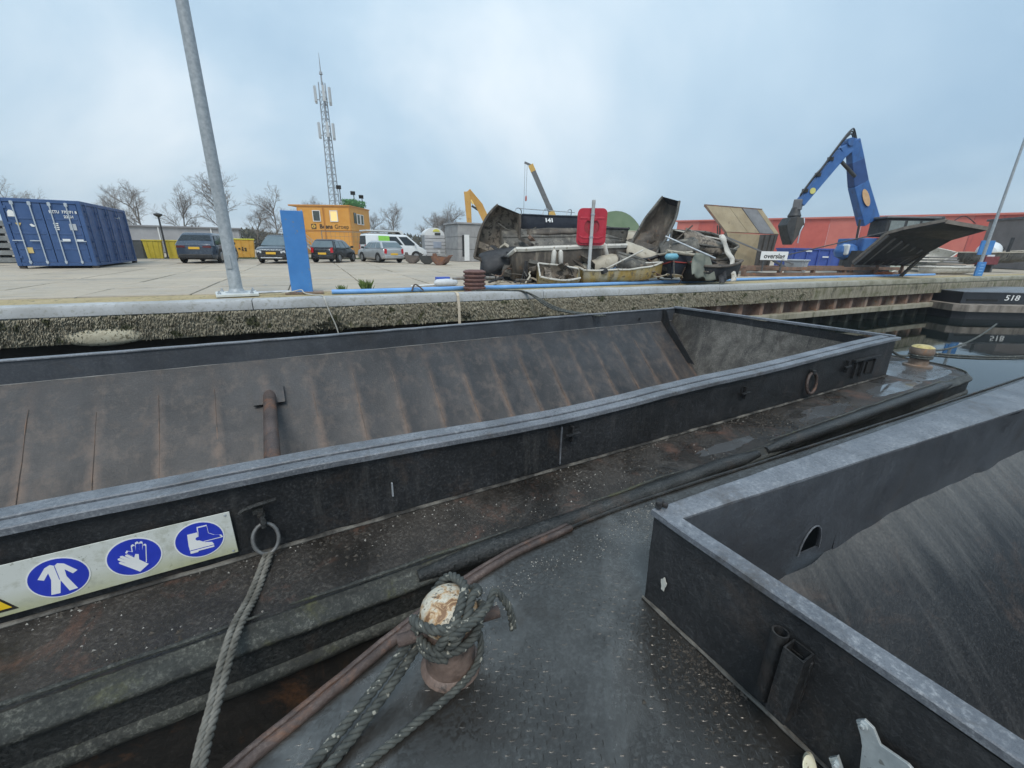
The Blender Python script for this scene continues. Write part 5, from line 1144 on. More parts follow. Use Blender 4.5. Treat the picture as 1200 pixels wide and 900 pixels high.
m = MB().prism([(.86*math.cos(a), .62*math.sin(a)) for a in [PI*k/14 for k in range(15)]], -.05, 1.5, frame((.95, 0, 2.02), (1, 0, 0), (0, 0, 1), (0, 1, 0))); m.build('arched_top', M_WFRAME, kk)
m = MB().prism([(.30*math.cos(a), .22*math.sin(a)) for a in [PI*k/8 for k in range(9)]], -.09, -.05, frame((1.1, 0, 2.32), (1, 0, 0), (0, 0, 1), (0, 1, 0))); m.build('yellow_mark', mat('mark_yellow', (.65, .6, .1), (.7, .66, .15), 3, (.5, .6), bump=0), kk)
bx('emblem', (1.2, -.07, 2.14), (.5, .04, .16), M_TRIM, kk); bx('blue_notice', (1.15, -.07, 1.25), (.7, .03, .5), mat('notice_blue', (.30, .34, .42), (.36, .4, .48), 3, (.5, .6)), kk); bx('white_notice', (1.3, -.07, .62), (.22, .03, .30), M_WFRAME, kk, .4)
sf = thing('slat_fence', 'weathered horizontal slat fence between kiosk and hut', 'fence', (13.6, 38.5, 0), .0)
for k in range(6): bx('slat', (1.5, 0, .2+k*.29), (4.2, .05, .18), mat('weathered_slat', (.30, .29, .28), (.38, .37, .35), 3, (.7, .8)), sf)
for x in (-.5, 1.4, 3.4): bx('post', (x, .06, .9), (.12, .10, 1.8), M_DKG, sf)
# digger buckets in a row
def bucket(loc, rz, m, lab):
    th = thing('digger_bucket', lab, 'bucket', loc, rz, 'digger buckets set down on the slabs')
    pf = [(-.50, .55), (-.36, .18), (-.12, .0), (.15, .0), (.38, .16), (.58, .50), (.52, .52), (.33, .22), (.13, .06), (-.10, .06), (-.31, .22), (-.44, .55)]
    MB().prism(pf, -.40, .40, frame((0, 0, 0), (1, 0, 0), (0, 0, 1), (0, -1, 0))).build('shell', m, th)
    for s in (-1, 1): MB().prism([(-.47, .55), (-.34, .18), (-.12, .02), (.15, .02), (.36, .18), (.55, .48)], -.015, .015, frame((0, s*.385, 0), (1, 0, 0), (0, 0, 1), (0, -1, 0))).build('cheek', m, th)
    for k in range(4): MB().bar((.55, -.30+k*.2, .50), (.70, -.30+k*.2, .62), .07, .04).build('tooth', m, th)
    for s in (-.16, .16): MB().prism([(-.5, .5), (-.3, .2), (-.2, .3), (-.35, .72), (-.45, .72)], -.02, .02, frame((0, s, 0), (1, 0, 0), (0, 0, 1), (0, -1, 0))).build('ear', m, th)
bucket((8.4, 29.2, 0), -.5, mat('bucket_iron_a', (.10, .085, .075), (.16, .13, .11), 5, (.6, .8)), 'greyish digger bucket nearest the silver car')
bucket((8.9, 27.6, 0), -.35, mat('bucket_iron_b', (.035, .038, .035), (.06, .06, .055), 5, (.6, .8)), 'black digger bucket in the middle of three')
bucket((9.35, 26.2, 0), -.7, mat('bucket_iron_c', (.13, .07, .05), (.20, .11, .08), 5, (.6, .8), rust=((.25, .11, .05), .5, 6)), 'rust brown digger bucket nearest the boat heap')
# thin yard lamp before the bins
yl = thing('yard_lamp', 'thin dark yard lamp standing before the yellow bins', 'lamp', (-5.95, 35.6, 0), 0)
MB().tube([(0, 0, 0), (0, 0, 2.6)], .05, 8).build('pole', M_TRIM, yl); MB().lathe([(0, 2.85), (.22, 2.8), (.24, 2.72), (.06, 2.6), (0, 2.6)][::-1], 12).build('lamp_head', M_TRIM, yl, smooth=True)
M_RSTB = mat('beam_rust', (.14, .085, .06), (.21, .14, .105), 3, (.65, .85), rust=((.26, .12, .06), .55, 3), streak=((.27, .22, .17), .6, 3))
# ------------------------------------------------------------------ heap of scrapped boats
def boat_parts(L, beam, depth, bow='point', tw=.85, flare=.25, sheer=.12, n=17, rock=.05):
    out = []
    for i in range(n):
        s = i/(n-1); x = L*s
        b = tw+(1-tw)*math.sin(min(1, s/.45)*PI/2) if s < .45 else (1 if bow == 'pram' else 1)
        if s > .45:
            q = (s-.45)/.55; b = (1-q**2.1)*(1) if bow == 'point' else 1-.42*q**2
        b = max(b, .015); zk = rock*depth*(q_ := max(0, (s-.6)/.4))**2*5*(1.6 if bow == 'pram' else 1)
        zg = depth*(1+sheer*(2*s-1)**2*(1 if s > .5 else .5)); h = beam/2*b
        out.append((x, h, zk, zg))
    return out
def boat(name, label, P0, P1, up, beam, depth, hull, inside=None, gun=None, bow='point', thw=2, tw=.85, group='scrapped boats heaped on the quay', cut=None, strake=None, gw=.05):
    P0, P1 = Vector(P0), Vector(P1); x = (P1-P0); L = x.length; x.normalize(); u = Vector(up); u = (u-x*u.dot(x)).normalized(); y = u.cross(x)
    th = thing(name, label, 'boat', group=group, mtx=frame(P0, tuple(x), tuple(y), tuple(u)))
    inside = inside or hull; gun = gun or hull
    st = boat_parts(L, beam, depth, bow, tw); ph = random.random()*9
    def sec(h, zk, zg, ins):
        hh = max(h-ins, .004); pts = []
        for k in range(11):
            a = -1+2*k/10; s = abs(a)
            yy = hh*(math.sin(s*PI/2)**.75)*(1 if a > 0 else -1) if s > 0 else 0
            zz = zk+ins+(zg-zk-ins)*(s**2.3)
            pts.append((yy, zz))
        return pts
    dent = lambda p: Vector(p)+Vector((0, .03*noise.noise(Vector((p[0]*1.7, p[2]*2, ph))), .02*noise.noise(Vector((p[0]*2, p[1]*2, ph+3)))))
    rows = [[tuple(dent((X, a, b))) for a, b in sec(h, zk, zg, 0)] for X, h, zk, zg in st]
    hm = MB().grid(rows); n = 11
    hm.f.append(tuple(range(n))[::-1]); hm.mi.append(0)
    if bow == 'pram': hm.f.append(tuple((len(st)-1)*n+i for i in range(n))); hm.mi.append(0)
    hm.build('hull', hull, th, smooth='all')
    rows2 = [[tuple(dent((X*.985+.02, a, b-.005))) for a, b in sec(h, zk, zg, .035)] for X, h, zk, zg in st]
    hi = MB().grid([r[::-1] for r in rows2]); hi.f.append(tuple(range(n))[::-1]); hi.mi.append(0)
    hi.build('inner_hull', inside, th, smooth='all')
    for s in (0, 10):
        pts = [Vector(rows[i][s])+Vector((0, 0, .01)) for i in range(len(rows))]
        MB().tube(pts, gw, 6).build('gunwale', gun, th, smooth=True)
    MB().tube([rows[0][0], rows[0][10]], gw*.9, 6).build('transom_rail', gun, th)
    for k in range(thw):
        i = int(len(st)*(.28+.3*k)); X, h, zk, zg = st[i]
        bx('thwart', (X, 0, zg-.12), (.22, h*1.9, .035), inside, th)
    if strake is not None:
        for s in (1, 9): MB().tube([Vector(rows[i][s])+Vector((0, (-.012 if s < 5 else .012), 0)) for i in range(len(rows))], .022, 5).build('rubbing_strake', strake, th)
    MB().tube([(X, 0, zk-.01) for X, h, zk, zg in st], .025, 5).build('keel', hull, th)
    return th
def wmat(n, a, b, **k): return mat(n, a, b, 2.5, (.6, .85), bump=.3, bscale=25, **k)
H_GRY = wmat('hull_weathered_grey', (.06, .058, .052), (.16, .152, .135), streak=((.25, .23, .19), .52, 5), rust=((.035, .032, .026), .54, 5))
H_BRN = wmat('hull_dirty_brown', (.05, .042, .035), (.125, .105, .085), streak=((.22, .19, .15), .54, 5), rust=((.16, .09, .05), .60, 4))
H_DRK = wmat('hull_dark', (.022, .024, .028), (.045, .046, .05), streak=((.10, .095, .085), .60, 5))
H_NAVY = wmat('hull_navy', (.012, .017, .028), (.022, .028, .042), streak=((.07, .07, .07), .62, 5))
H_YEL = wmat('hull_yellow', (.34, .22, .05), (.46, .36, .15), streak=((.42, .39, .30), .42, 3), rust=((.17, .14, .09), .52, 5))
H_BEI = wmat('hull_beige', (.36, .32, .25), (.47, .43, .35), streak=((.22, .19, .14), .58, 4), rust=((.16, .13, .09), .62, 4))
H_WHT = wmat('gunwale_dirty_white', (.50, .48, .43), (.62, .60, .55), rust=((.28, .24, .18), .56, 6))
H_INT = wmat('boat_interior', (.16, .13, .10), (.33, .285, .23), rust=((.06, .05, .04), .48, 5), streak=((.10, .085, .065), .52, 6))
H_GRN = wmat('hull_pale_green', (.30, .35, .29), (.40, .45, .38), streak=((.5, .5, .46), .55, 4))
M_TARP = wmat('tarp_grey_green', (.12, .135, .11), (.19, .20, .165))
boat('wrecked_boat', 'upended grey-brown dinghy showing its torn interior, left end of the heap', (7.35, 15.1, .55), (8.0, 14.9, 2.45), (-.25, -.85, .25), 1.45, .62, H_GRY, H_INT, H_BRN, 'pram', 1, .9)
boat('wrecked_boat', 'large overturned grey hull lying across the heap under the dark cuddy', (7.55, 14.3, 1.50), (12.4, 12.9, 1.66), (.1, .72, -.70), 1.75, .85, H_GRY, H_DRK, H_BRN, 'point', 0, .9, strake=H_INT)
b3 = boat('wrecked_boat', 'dark navy boat with small white markings on top of the heap', (8.55, 14.9, 1.50), (12.0, 14.2, 1.55), (.0, .25, .97), 1.3, .66, H_NAVY, H_DRK, H_NAVY, 'pram', 1, .95, gw=.035)
text_mesh('marking', '141', .20, M_WHITEM, b3, frame((1.05, -.66, .50), (1, 0, 0), (0, .1, 1), (0, -1, .1)), .01, bold=.01, sx=1.2)
for x in (-.25, .9, 1.9): MB().tube(smoothpath([(x-.1, -.5, .6), (x+.05, -.45, .95), (x+.25, -.35, 1.02), (x+.5, .2, 1.02), (x+.45, .5, .6)], 4), .018, 6).build('windscreen_frame', M_GALV, b3)
MB().tube([(-.05, -.42, 1.0), (2.3, -.36, .92)], .015, 5).build('windscreen_rail', M_GALV, b3)
boat('wrecked_boat', 'long brown hull with a broad dirty white gunwale along the front of the heap', (7.25, 12.95, .12), (11.85, 11.85, .40), (.02, .22, .97), 1.55, .80, H_BRN, H_INT, H_WHT, 'point', 2, .85, gw=.085)
boat('wrecked_boat', 'grey boat stern with a plank across it, behind the lifebuoy cabinet', (12.0, 13.35, 1.20), (14.0, 16.2, 1.35), (0, -.05, 1), 1.15, .70, H_GRY, H_INT, H_DRK, 'point', 1, .95)
boat('wrecked_boat', 'short broken yellow boat lying just left of the white post', (7.6, 12.0, .10), (8.85, 11.5, -.02), (-.25, -.45, .85), .85, .42, H_YEL, H_INT, H_WHT, 'pram', 1, .9, gw=.03)
boat('wrecked_boat', 'low yellow and white boat with pointed bow right of the white post', (9.2, 11.75, .0), (12.1, 10.8, .18), (-.05, -.12, .98), 1.05, .50, H_YEL, H_INT, H_WHT, 'point', 2, .85, gw=.032)
boat('wrecked_boat', 'beige overturned pram resting on the yellow boat', (9.05, 12.0, .62), (10.7, 11.55, 1.08), (.15, .35, -.9), .85, .40, H_BEI, H_DRK, H_BEI, 'pram', 0, .9, gw=.03)
boat('wrecked_boat', 'small dark grey hull tilted right beside the beige pram', (10.65, 11.5, 1.02), (11.95, 11.1, .72), (.2, .5, -.8), .75, .34, H_GRY, H_DRK, H_BEI, 'point', 0, .9, gw=.025)
boat('wrecked_boat', 'tall dark boat standing on end against the sky', (12.75, 12.45, .55), (14.0, 12.3, 2.70), (-.75, -.42, .30), 1.15, .62, H_DRK, H_BRN, H_GRY, 'pram', 1, .9)
boat('wrecked_boat', 'black boat with beige rail and light blue fender facing the quay edge', (14.6, 12.4, .25), (12.15, 10.35, .12), (-.1, .05, 1), 1.35, .86, H_NAVY, H_DRK, H_BEI, 'point', 1, .9, strake=mat('strake_red', (.36, .04, .03), (.45, .06, .05), 5, (.5, .6)))
boat('wrecked_boat', 'grey boat lying on its side with ribbed interior, upper right of the heap', (14.1, 12.4, 1.10), (15.9, 10.7, .92), (-.45, -.40, .55), 1.25, .55, H_GRY, H_INT, H_GRY, 'point', 2, .9)
boat('wrecked_boat', 'dark hull with a brownish side under the green tarp, right end of the heap', (13.2, 10.75, .10), (15.2, 9.95, .12), (.05, -.25, .95), 1.0, .64, H_DRK, H_INT, H_BRN, 'point', 1, .95)
boat('wrecked_boat', 'small crumpled black dinghy at the left foot of the heap', (6.75, 14.6, .55), (8.6, 13.6, .60), (.05, .5, -.85), 1.2, .58, H_DRK, H_DRK, H_GRY, 'pram', 0, .95)
boat('wrecked_boat', 'worn beige hull half hidden behind the tall upended boat', (12.4, 13.6, .9), (14.3, 14.0, 1.35), (.1, -.35, .8), 1.1, .5, H_BEI, H_INT, H_BEI, 'point', 1, .9)
boat('wrecked_boat', 'black hull between yellow boat and black boat', (11.2, 12.3, .05), (13.0, 11.6, .35), (.0, -.2, .95), 1.1, .75, H_DRK, H_DRK, H_DRK, 'pram', 1, .9)
# fenders, mast, tarp and scraps on the heap
def fender(loc, d, r, l, m, lab):
    o = MB().lathe([(0, -l), (r*.45, -l*.97), (r*.95, -l*.72), (r, 0), (r*.95, l*.72), (r*.45, l*.97), (0, l)], 14).build('boat_fender', m, smooth='all')
    o.rotation_euler = Vector(d).to_track_quat('Z', 'Y').to_euler(); o.location = loc; tag(o, lab, 'fender', 'fenders on the scrap boats')
M_FW = mat('fender_dirty_white', (.52, .50, .45), (.62, .60, .56), 6, (.5, .7), rust=((.4, .36, .28), .6, 7))
fender((8.30, 12.08, .86), (.05, -.05, 1), .085, .26, M_FW, 'left one of a pair of white fenders on the brown hull'); fender((8.55, 12.02, .86), (-.10, -.05, 1), .085, .26, M_FW, 'right one of a pair of white fenders on the brown hull')
fender((10.25, 11.75, 1.12), (-.45, 0, 1), .085, .27, M_FW, 'white fender tilted beside the lifebuoy post'); fender((11.95, 10.30, .95), (1, -.3, .02), .11, .24, mat('fender_light_blue', (.13, .36, .46), (.18, .42, .52), 6, (.4, .6)), 'light blue fender on the black boat bow')
tag(MB().tube([(12.2, 10.9, 1.62), (12.9, 9.9, 1.12), (13.3, 9.6, .92)], .03, 8).build('mast', M_GALV, smooth=True), 'aluminium mast lying across the black boat', 'mast')
tag(MB().tube([(11.9, 10.5, 1.13), (13.4, 10.3, .98)], .055, 8).build('wooden_spar', H_BEI, smooth=True), 'beige wooden spar on the rail of the black boat', 'spar')
rows = []
for i in range(12):
    s = i/11; r_ = []
    for j in range(9):
        k = j/8; x = 12.95+.75*k-.55*s*(1-k)+.10*s; y = 10.15-.25*s+.10*math.sin(k*9+s*3); z = 1.08-.95*s*(.75+.25*k)+.06*math.sin(k*14)*s; r_.append((x, y-.12*math.sin(k*11+2*s)*s, max(z, .02)))
    rows.append(r_)
tag(MB().grid(rows).build('tarpaulin', M_TARP, smooth='all', solid=.01), 'grey-green tarpaulin draped between the black boat and the right hull', 'tarpaulin')
pth = smoothpath([(14.7, 10.45, 1.72), (14.75, 10.25, 1.3), (14.9, 10.05, .9), (14.75, 9.8, .5), (14.6, 9.6, .10)], 5)
rows = [[tuple(p+Vector((-.14-.05*math.sin(i), .05, 0))), tuple(p+Vector((0, -.08*math.sin(i*.8), .02))), tuple(p+Vector((.15, .04, 0)))] for i, p in enumerate(pth)]
tag(MB().grid(rows).build('bent_sheet', H_WHT, smooth='all', solid=.02), 'bent off-white panel hanging at the right end of the boat heap', 'sheet')
def shell_piece(P, d, up, l, w_, c_, m, lab):
    d = Vector(d).normalized(); u = Vector(up); u = (u-d*u.dot(d)).normalized(); y = u.cross(d); q_ = random.Random(int(P[0]*50)); rows = []
    for i in range(9):
        s_ = i/8; rows.append([tuple(Vector(P)+d*(l*(s_-.5)+.06*q_.uniform(-1, 1)*(i in (0, 8)))+y*(w_*(k/6-.5)*(1-.25*s_*s_)+(.04*q_.uniform(-1, 1) if k in (0, 6) else 0))+u*(c_*(1-(2*k/6-1)**2)+.03*noise.noise(Vector((s_*3, k, P[0]))))) for k in range(7)])
    tag(MB().grid(rows).build('hull_fragment', m, smooth='all', solid=.03), lab, 'wreckage', 'broken hull pieces in the boat heap')
shell_piece((7.1, 13.7, .75), (.9, -.3, .25), (-.2, -.7, .6), 1.3, .9, .18, H_DRK, 'black torn hull piece under the upended dinghy')
shell_piece((7.6, 13.3, .35), (.8, -.4, -.2), (-.3, -.6, .6), 1.1, .7, .15, H_GRY, 'grey torn hull piece at the left foot of the heap')
shell_piece((8.9, 12.0, .35), (1, -.2, .1), (0, -.7, .5), 1.5, .6, .10, H_DRK, 'dark sheet wedged between brown hull and yellow boat')
shell_piece((10.4, 12.2, .55), (.9, -.3, .35), (-.2, -.6, .7), 1.4, .7, .12, H_INT, 'tan broken panel above the yellow boat')
shell_piece((11.9, 11.7, 1.05), (.8, -.5, -.3), (-.2, -.5, .8), 1.2, .8, .15, H_BEI, 'beige broken deck piece below the tall dark boat')
shell_piece((12.6, 12.6, 1.35), (.7, -.4, .5), (-.3, -.7, .5), 1.3, .7, .12, H_BRN, 'brown broken side plank behind the tall dark boat')
shell_piece((13.3, 11.2, 1.25), (.8, -.6, .2), (-.4, -.6, .6), 1.3, .8, .16, H_GRY, 'grey broken side below the aluminium mast')
shell_piece((14.3, 11.0, 1.45), (.75, -.6, -.35), (-.35, -.5, .7), 1.5, .9, .2, H_INT, 'tan inner lining piece in the upper right of the heap')
shell_piece((14.6, 10.5, .55), (.8, -.6, .1), (-.4, -.7, .5), 1.2, .7, .15, H_BRN, 'brown curved strip at the right foot of the heap')
shell_piece((9.6, 14.0, 1.75), (.95, -.3, .05), (0, -.4, .9), 2.2, .5, .10, H_BRN, 'brown narrow strip lying on the overturned grey hull')
shell_piece((12.9, 14.2, 1.55), (.9, -.4, .1), (-.1, -.5, .85), 1.8, .9, .2, H_BEI, 'beige cabin top behind the lifebuoy cabinet')
for i, (a, b, r, m, lab) in enumerate((((8.0, 14.6, 1.75), (10.6, 13.2, 1.25), .035, H_BEI, 'pale pole lying over the overturned grey hull'), ((12.4, 11.9, .5), (13.9, 11.2, 2.05), .03, H_BRN, 'brown pole leaning on the tall dark boat'), ((13.0, 11.2, 1.5), (15.3, 10.2, 1.2), .04, H_GRY, 'grey pole crossing the upper right boats'), ((9.9, 11.3, .5), (11.4, 11.1, 1.15), .025, H_WHT, 'thin white pole beside the beige pram'), ((13.9, 12.0, 1.9), (15.6, 10.9, 1.55), .03, H_WHT, 'white rail along the upper right boat'))):
    tag(MB().tube([a, b], r, 7).build('loose_pole', m, smooth=True), lab, 'pole', 'loose poles in the boat heap')
for i, (a, b, sg_, lab) in enumerate((((9.5, 12.1, 1.1), (10.4, 11.3, .55), .25, 'blue rope looping from the brown hull'), ((12.0, 10.25, .95), (12.1, 10.2, .25), .02, 'grey rope hanging from the black boat bow'), ((7.5, 14.6, 2.0), (8.9, 14.2, 1.9), .25, 'dark line slung from the upended dinghy'))):
    tag(MB().tube(sag(a, b, sg_), .018, 5).build('loose_rope', mat('rope_blue', (.10, .22, .40), (.15, .28, .45), 9, (.7, .9)) if i == 0 else M_ROPE), lab, 'rope')
q = random.Random(31)
for k in range(16):
    u = q.uniform(5.2, 7.6) if k < 9 else q.uniform(11, 13); v = q.uniform(1.9, 3.0); l = q.uniform(.25, .9)
    o = MB().box((0, 0, 0), (l, q.uniform(.06, .16), q.uniform(.02, .05))).build('broken_plank', (H_INT, H_DRK, H_BEI, H_BRN)[k % 4], loc=tuple(Q(u, v, .05+.12*q.random())), rot=(q.uniform(-.2, .2), q.uniform(-.35, .35), q.uniform(0, 3)), bevel=.004)
    tag(o, 'splintered plank among the debris at the foot of the boat heap', 'plank', 'debris planks by the boats')
q = random.Random(63)
def heap_z(x): return lerp_tab([(6.8, .7), (7.8, 1.5), (9.5, 1.35), (11.2, 1.2), (12.3, 1.35), (13.5, 1.75), (14.8, 1.3), (15.8, .6)], x)
for k in range(110):
    x = q.uniform(6.9, 14.6); y0 = 14.6-.33*(x-7); y = y0-q.random()*2.6; fr_ = (y0-y)/2.6; z = heap_z(x)*(1-.75*fr_)*q.uniform(.45, 1.05)+.06
    l = q.uniform(.25, 1.1); kind_ = k % 4; rot_ = (q.uniform(-.6, .6), q.uniform(-.7, .7), q.uniform(0, 3.1)); mt = (H_INT, H_DRK, H_BEI, H_BRN, H_GRY, H_DRK, H_BRN, M_RSTB)[q.randrange(8)]
    if kind_ == 0: o = MB().box((0, 0, 0), (l, q.uniform(.07, .2), .03)).build('scrap_plank', mt, loc=(x, y, z), rot=rot_)
    elif kind_ == 1: o = MB().tube(smoothpath([(-l/2, 0, 0), (-l/6, q.uniform(-.1, .1), q.uniform(-.08, .08)), (l/5, q.uniform(-.1, .1), 0), (l/2, 0, q.uniform(-.1, .1))], 4), q.uniform(.012, .03), 6).build('scrap_pipe', mt, loc=(x, y, z), rot=rot_)
    elif kind_ == 2:
        w2 = l*q.uniform(.3, .6); o = MB().grid([[(l*(a_/4-.5), w2*(b_/3-.5), .10*l*noise.noise(Vector((a_*.7, b_*.7, k)))) for b_ in range(4)] for a_ in range(5)]).build('scrap_sheet', mt, loc=(x, y, z), rot=rot_, solid=.015)
    else:
        o = MB().prism([(-l*.3, -.1), (l*.3, -.12), (l*.34, .1), (0, .16), (-l*.33, .08)], 0, .12).build('scrap_block', mt, loc=(x, y, z), rot=rot_, bevel=.01)
    tag(o, {0: 'loose plank tangled in the boat heap', 1: 'bent pipe tangled in the boat heap', 2: 'torn sheet tangled in the boat heap', 3: 'splintered block tangled in the boat heap'}[kind_], 'scrap', 'scrap tangled in the boat heap')
m = MB().tube([(0, 0, 0), (.02, 0, .75)], .022, 6).tube([(.12, .02, 0), (.08, 0, .75)], .022, 6).tube([(-.15, 0, .02), (0, 0, .5)], .018, 6); m.build('trestle', H_DRK, loc=(7.25, 12.2, 0)); tag(bpy.data.objects['trestle'], 'thin dark trestle legs at the bow of the brown hull', 'trestle')

# ------------------------------------------------------------------ scrap handling plant on the right
bm_ = thing('steel_beam_frame', 'rusty steel beams lying along the quay below the hopper', 'steel beams')
A_, B_ = Vector((20.2, 12.9, 0)), Vector((31.8, 10.8, 0)); dv = (B_-A_).normalized(); nv = Vector((-dv.y, dv.x, 0))
for z, off, h in ((.36, 0, .16), (.08, .0, .14), (.36, 1.6, .16), (.22, 1.6, .12)):
    MB().bar(A_+nv*off+Vector((0, 0, z)), B_+nv*off+Vector((0, 0, z)), .22, h).build('beam', M_RSTB, bm_, bevel=.01)
for k in range(6): p = A_.lerp(B_, k/5); MB().bar(p+Vector((0, 0, .0)), p+Vector((0, 0, .36)), .18, .16).build('strut', M_RSTB, bm_)
for k in range(4): p = A_.lerp(B_, (k+.3)/4); MB().bar(p+Vector((0, 0, .28)), p+nv*1.6+Vector((0, 0, .28)), .14, .12).build('cross_beam', M_RSTB, bm_)
rebase(bm_, (26, 11.9, 0))
q = random.Random(5); m = MB()
for k in range(26): m.tube(smoothpath([(q.uniform(-.6, .6), q.uniform(-.3, .3), q.uniform(.02, .22)) for _ in range(4)], 4), .02, 5)
tag(m.build('net_heap', mat('net_orange', (.42, .13, .05), (.52, .2, .09), 9, (.7, .9)), loc=(29.3, 10.6, 0)), 'small heap of orange netting at the end of the rusty beams', 'net')
# tipped brown hopper
M_HB = mat('hopper_tan', (.26, .205, .125), (.34, .275, .175), 1.5, (.6, .8), streak=((.20, .16, .11), .55, 3), rust=((.17, .11, .07), .62, 4))
M_HG = mat('hopper_grey', (.12, .12, .125), (.19, .19, .195), 1.5, (.5, .7), streak=((.25, .25, .25), .58, 3)); M_HD = mat('hopper_dark', (.06, .056, .052), (.10, .09, .082), 2, (.6, .8))
hp = thing('steel_hopper', 'brown steel hopper with a big sloping flap raised against the sky', 'hopper')
def plate(name, pts, m, th_=.06, par=None):
    P = [Vector(p) for p in pts]; nn = (P[1]-P[0]).cross(P[2]-P[0]).normalized()*th_
    k = len(P); return MB().add([tuple(p) for p in P]+[tuple(p+nn) for p in P], [tuple(range(k))[::-1], tuple(range(k, 2*k))]+[(i, (i+1) % k, k+(i+1) % k, k+i) for i in range(k)]).build(name, m, par)
TL, TR, ML, MR = Vector((20.53, 15.95, 3.44)), Vector((24.6, 15.35, 3.40)), Vector((21.24, 14.99, 2.11)), Vector((25.15, 14.43, 2.09))
for a, b, mm in ((0, .40, M_HB), (.405, .62, M_HB), (.63, .90, M_HG), (.905, 1.0, M_HB)): plate('flap_plate', [ML.lerp(MR, a), ML.lerp(MR, b), TL.lerp(TR, b), TL.lerp(TR, a)], mm, .05, hp)
MB().bar(TL, TR, .12, .12).build('flap_edge', M_RSTB, hp); MB().bar(TL, ML, .10, .10).build('flap_edge', M_RSTB, hp); MB().bar(ML.lerp(MR, .62), TL.lerp(TR, .62)+Vector((0, -.03, .03)), .06, .08).build('flap_seam', M_HD, hp)
Kt, Kb = Vector((22.9, 14.1, 2.02)), Vector((22.9, 14.1, .35)); Lb = Vector((21.9, 14.4, .35)); Rb = Vector((25.0, 14.5, .35)); BK = Vector((23.6, 16.8, .35))
plate('side_plate', [ML, Kt, Kb, Lb], M_HB, .05, hp); plate('side_plate', [Kt, MR, Rb, Kb], M_HD, .05, hp); plate('side_plate', [ML, Lb, BK, BK+Vector((0, 0, 1.7))], M_HD, .05, hp)
for a in (.25, .55, .8): MB().bar(Kt.lerp(MR, a)+Vector((0, -.05, 0)), Kb.lerp(Rb, a)+Vector((0, -.05, 0)), .08, .08).build('stiffener', M_HD, hp)
MB().bar((20.6, 14.6, 1.9), (24.4, 12.9, .55), .07, .07).build('stay_rod', M_HG, hp); MB().bar((23.1, 13.6, .9), (24.7, 13.2, .25), .10, .10).build('stay_rod', M_HG, hp)
for x in (0, .18): MB().tube([(21.0-x, 15.1, 1.9), (20.75-x, 15.0, 2.3), (20.7-x, 15.0, 2.42)], .04, 6).build('hook', M_HD, hp)
rebase(hp, (22.9, 14.8, .35))
sg = thing('overslag_sign', 'white overslag board standing on the rusty beams', 'sign', (21.2, 12.15, .98), -.48)
bx('board', (0, 0, 0), (1.32, .04, .40), M_SWHITE, sg); text_mesh('lettering', 'overslag', .31, M_SBLK, sg, frame((0, -.024, -.02), (1, 0, 0), (0, 0, 1), (0, -1, 0)), .006, bold=.006)
for x in (-.45, .45): bx('leg', (x, .04, -.42), (.06, .05, .62), M_DKG, sg)
# blue material handler: boom, stick, grab, cab
M_MB = mat('machine_blue', (.035, .12, .34), (.055, .16, .41), 2, (.4, .6), streak=((.05, .09, .18), .52, 4), rust=((.05, .07, .11), .60, 5), bump=.1)
M_MBD = mat('machine_blue_dark', (.02, .06, .19), (.03, .08, .24), 2, (.45, .6)); M_MK = mat('machine_black', (.03, .032, .034), (.055, .056, .058), 4, (.5, .7))
mh = thing('material_handler', 'blue material handling crane with bent arm and hanging grab', 'crane')
S0, S1, S2 = Vector((26.45, 14.35, 3.75)), Vector((28.15, 13.45, 6.75)), Vector((30.5, 12.5, 2.9))
def taper(a, b, w0, h0, w1, h1, m, name, par=mh):
    a, b = Vector(a), Vector(b); z = (b-a).normalized(); vx = Vector((.83, -.5, 0)); y = Vector((-.45, -.89, 0)); x = y.cross(z).normalized(); y = z.cross(x)
    v = [a+x*sx*h0/2+y*sy*w0/2 for sx, sy in ((-1,-1),(1,-1),(1,1),(-1,1))]+[b+x*sx*h1/2+y*sy*w1/2 for sx, sy in ((-1,-1),(1,-1),(1,1),(-1,1))]
    return MB().add([tuple(p) for p in v], [(0,3,2,1),(4,5,6,7),(0,1,5,4),(1,2,6,5),(2,3,7,6),(3,0,4,7)]).build(name, m, par, bevel=.03)
taper(S0, S0.lerp(S1, .86), .40, .42, .42, .60, M_MB, 'stick'); taper(S0.lerp(S1, .85), S1+Vector((.42, -.15, .12)), .42, .60, .42, .48, M_MB, 'stick')
taper(S1+Vector((.25, -.1, .20)), S1.lerp(S2, .22)+Vector((.22, -.05, .05)), .44, .50, .46, .68, M_MB, 'boom'); taper(S1.lerp(S2, .21)+Vector((.22, -.05, .05)), S1.lerp(S2, .50), .46, .68, .5, .82, M_MBD, 'boom'); taper(S1.lerp(S2, .49), S2, .5, .82, .56, .92, M_MB, 'boom')
MB().tube([S1+Vector((-.10, -.24, .1)), S1+Vector((.12, .24, .1))], .20, 14).build('elbow_pin', M_MB, mh, smooth=True)
cy = MB().tube([S0.lerp(S1, .80)+Vector((.12, -.1, -.15)), S1.lerp(S2, .38)+Vector((-.25, -.1, -.1))], .09, 10).build('cylinder', M_MK, mh, smooth=True)
MB().tube([S0.lerp(S1, .74)+Vector((.1, -.1, -.12)), S0.lerp(S1, .84)+Vector((.14, -.1, -.2))], .06, 8).build('piston_rod', M_CHROME, cy)
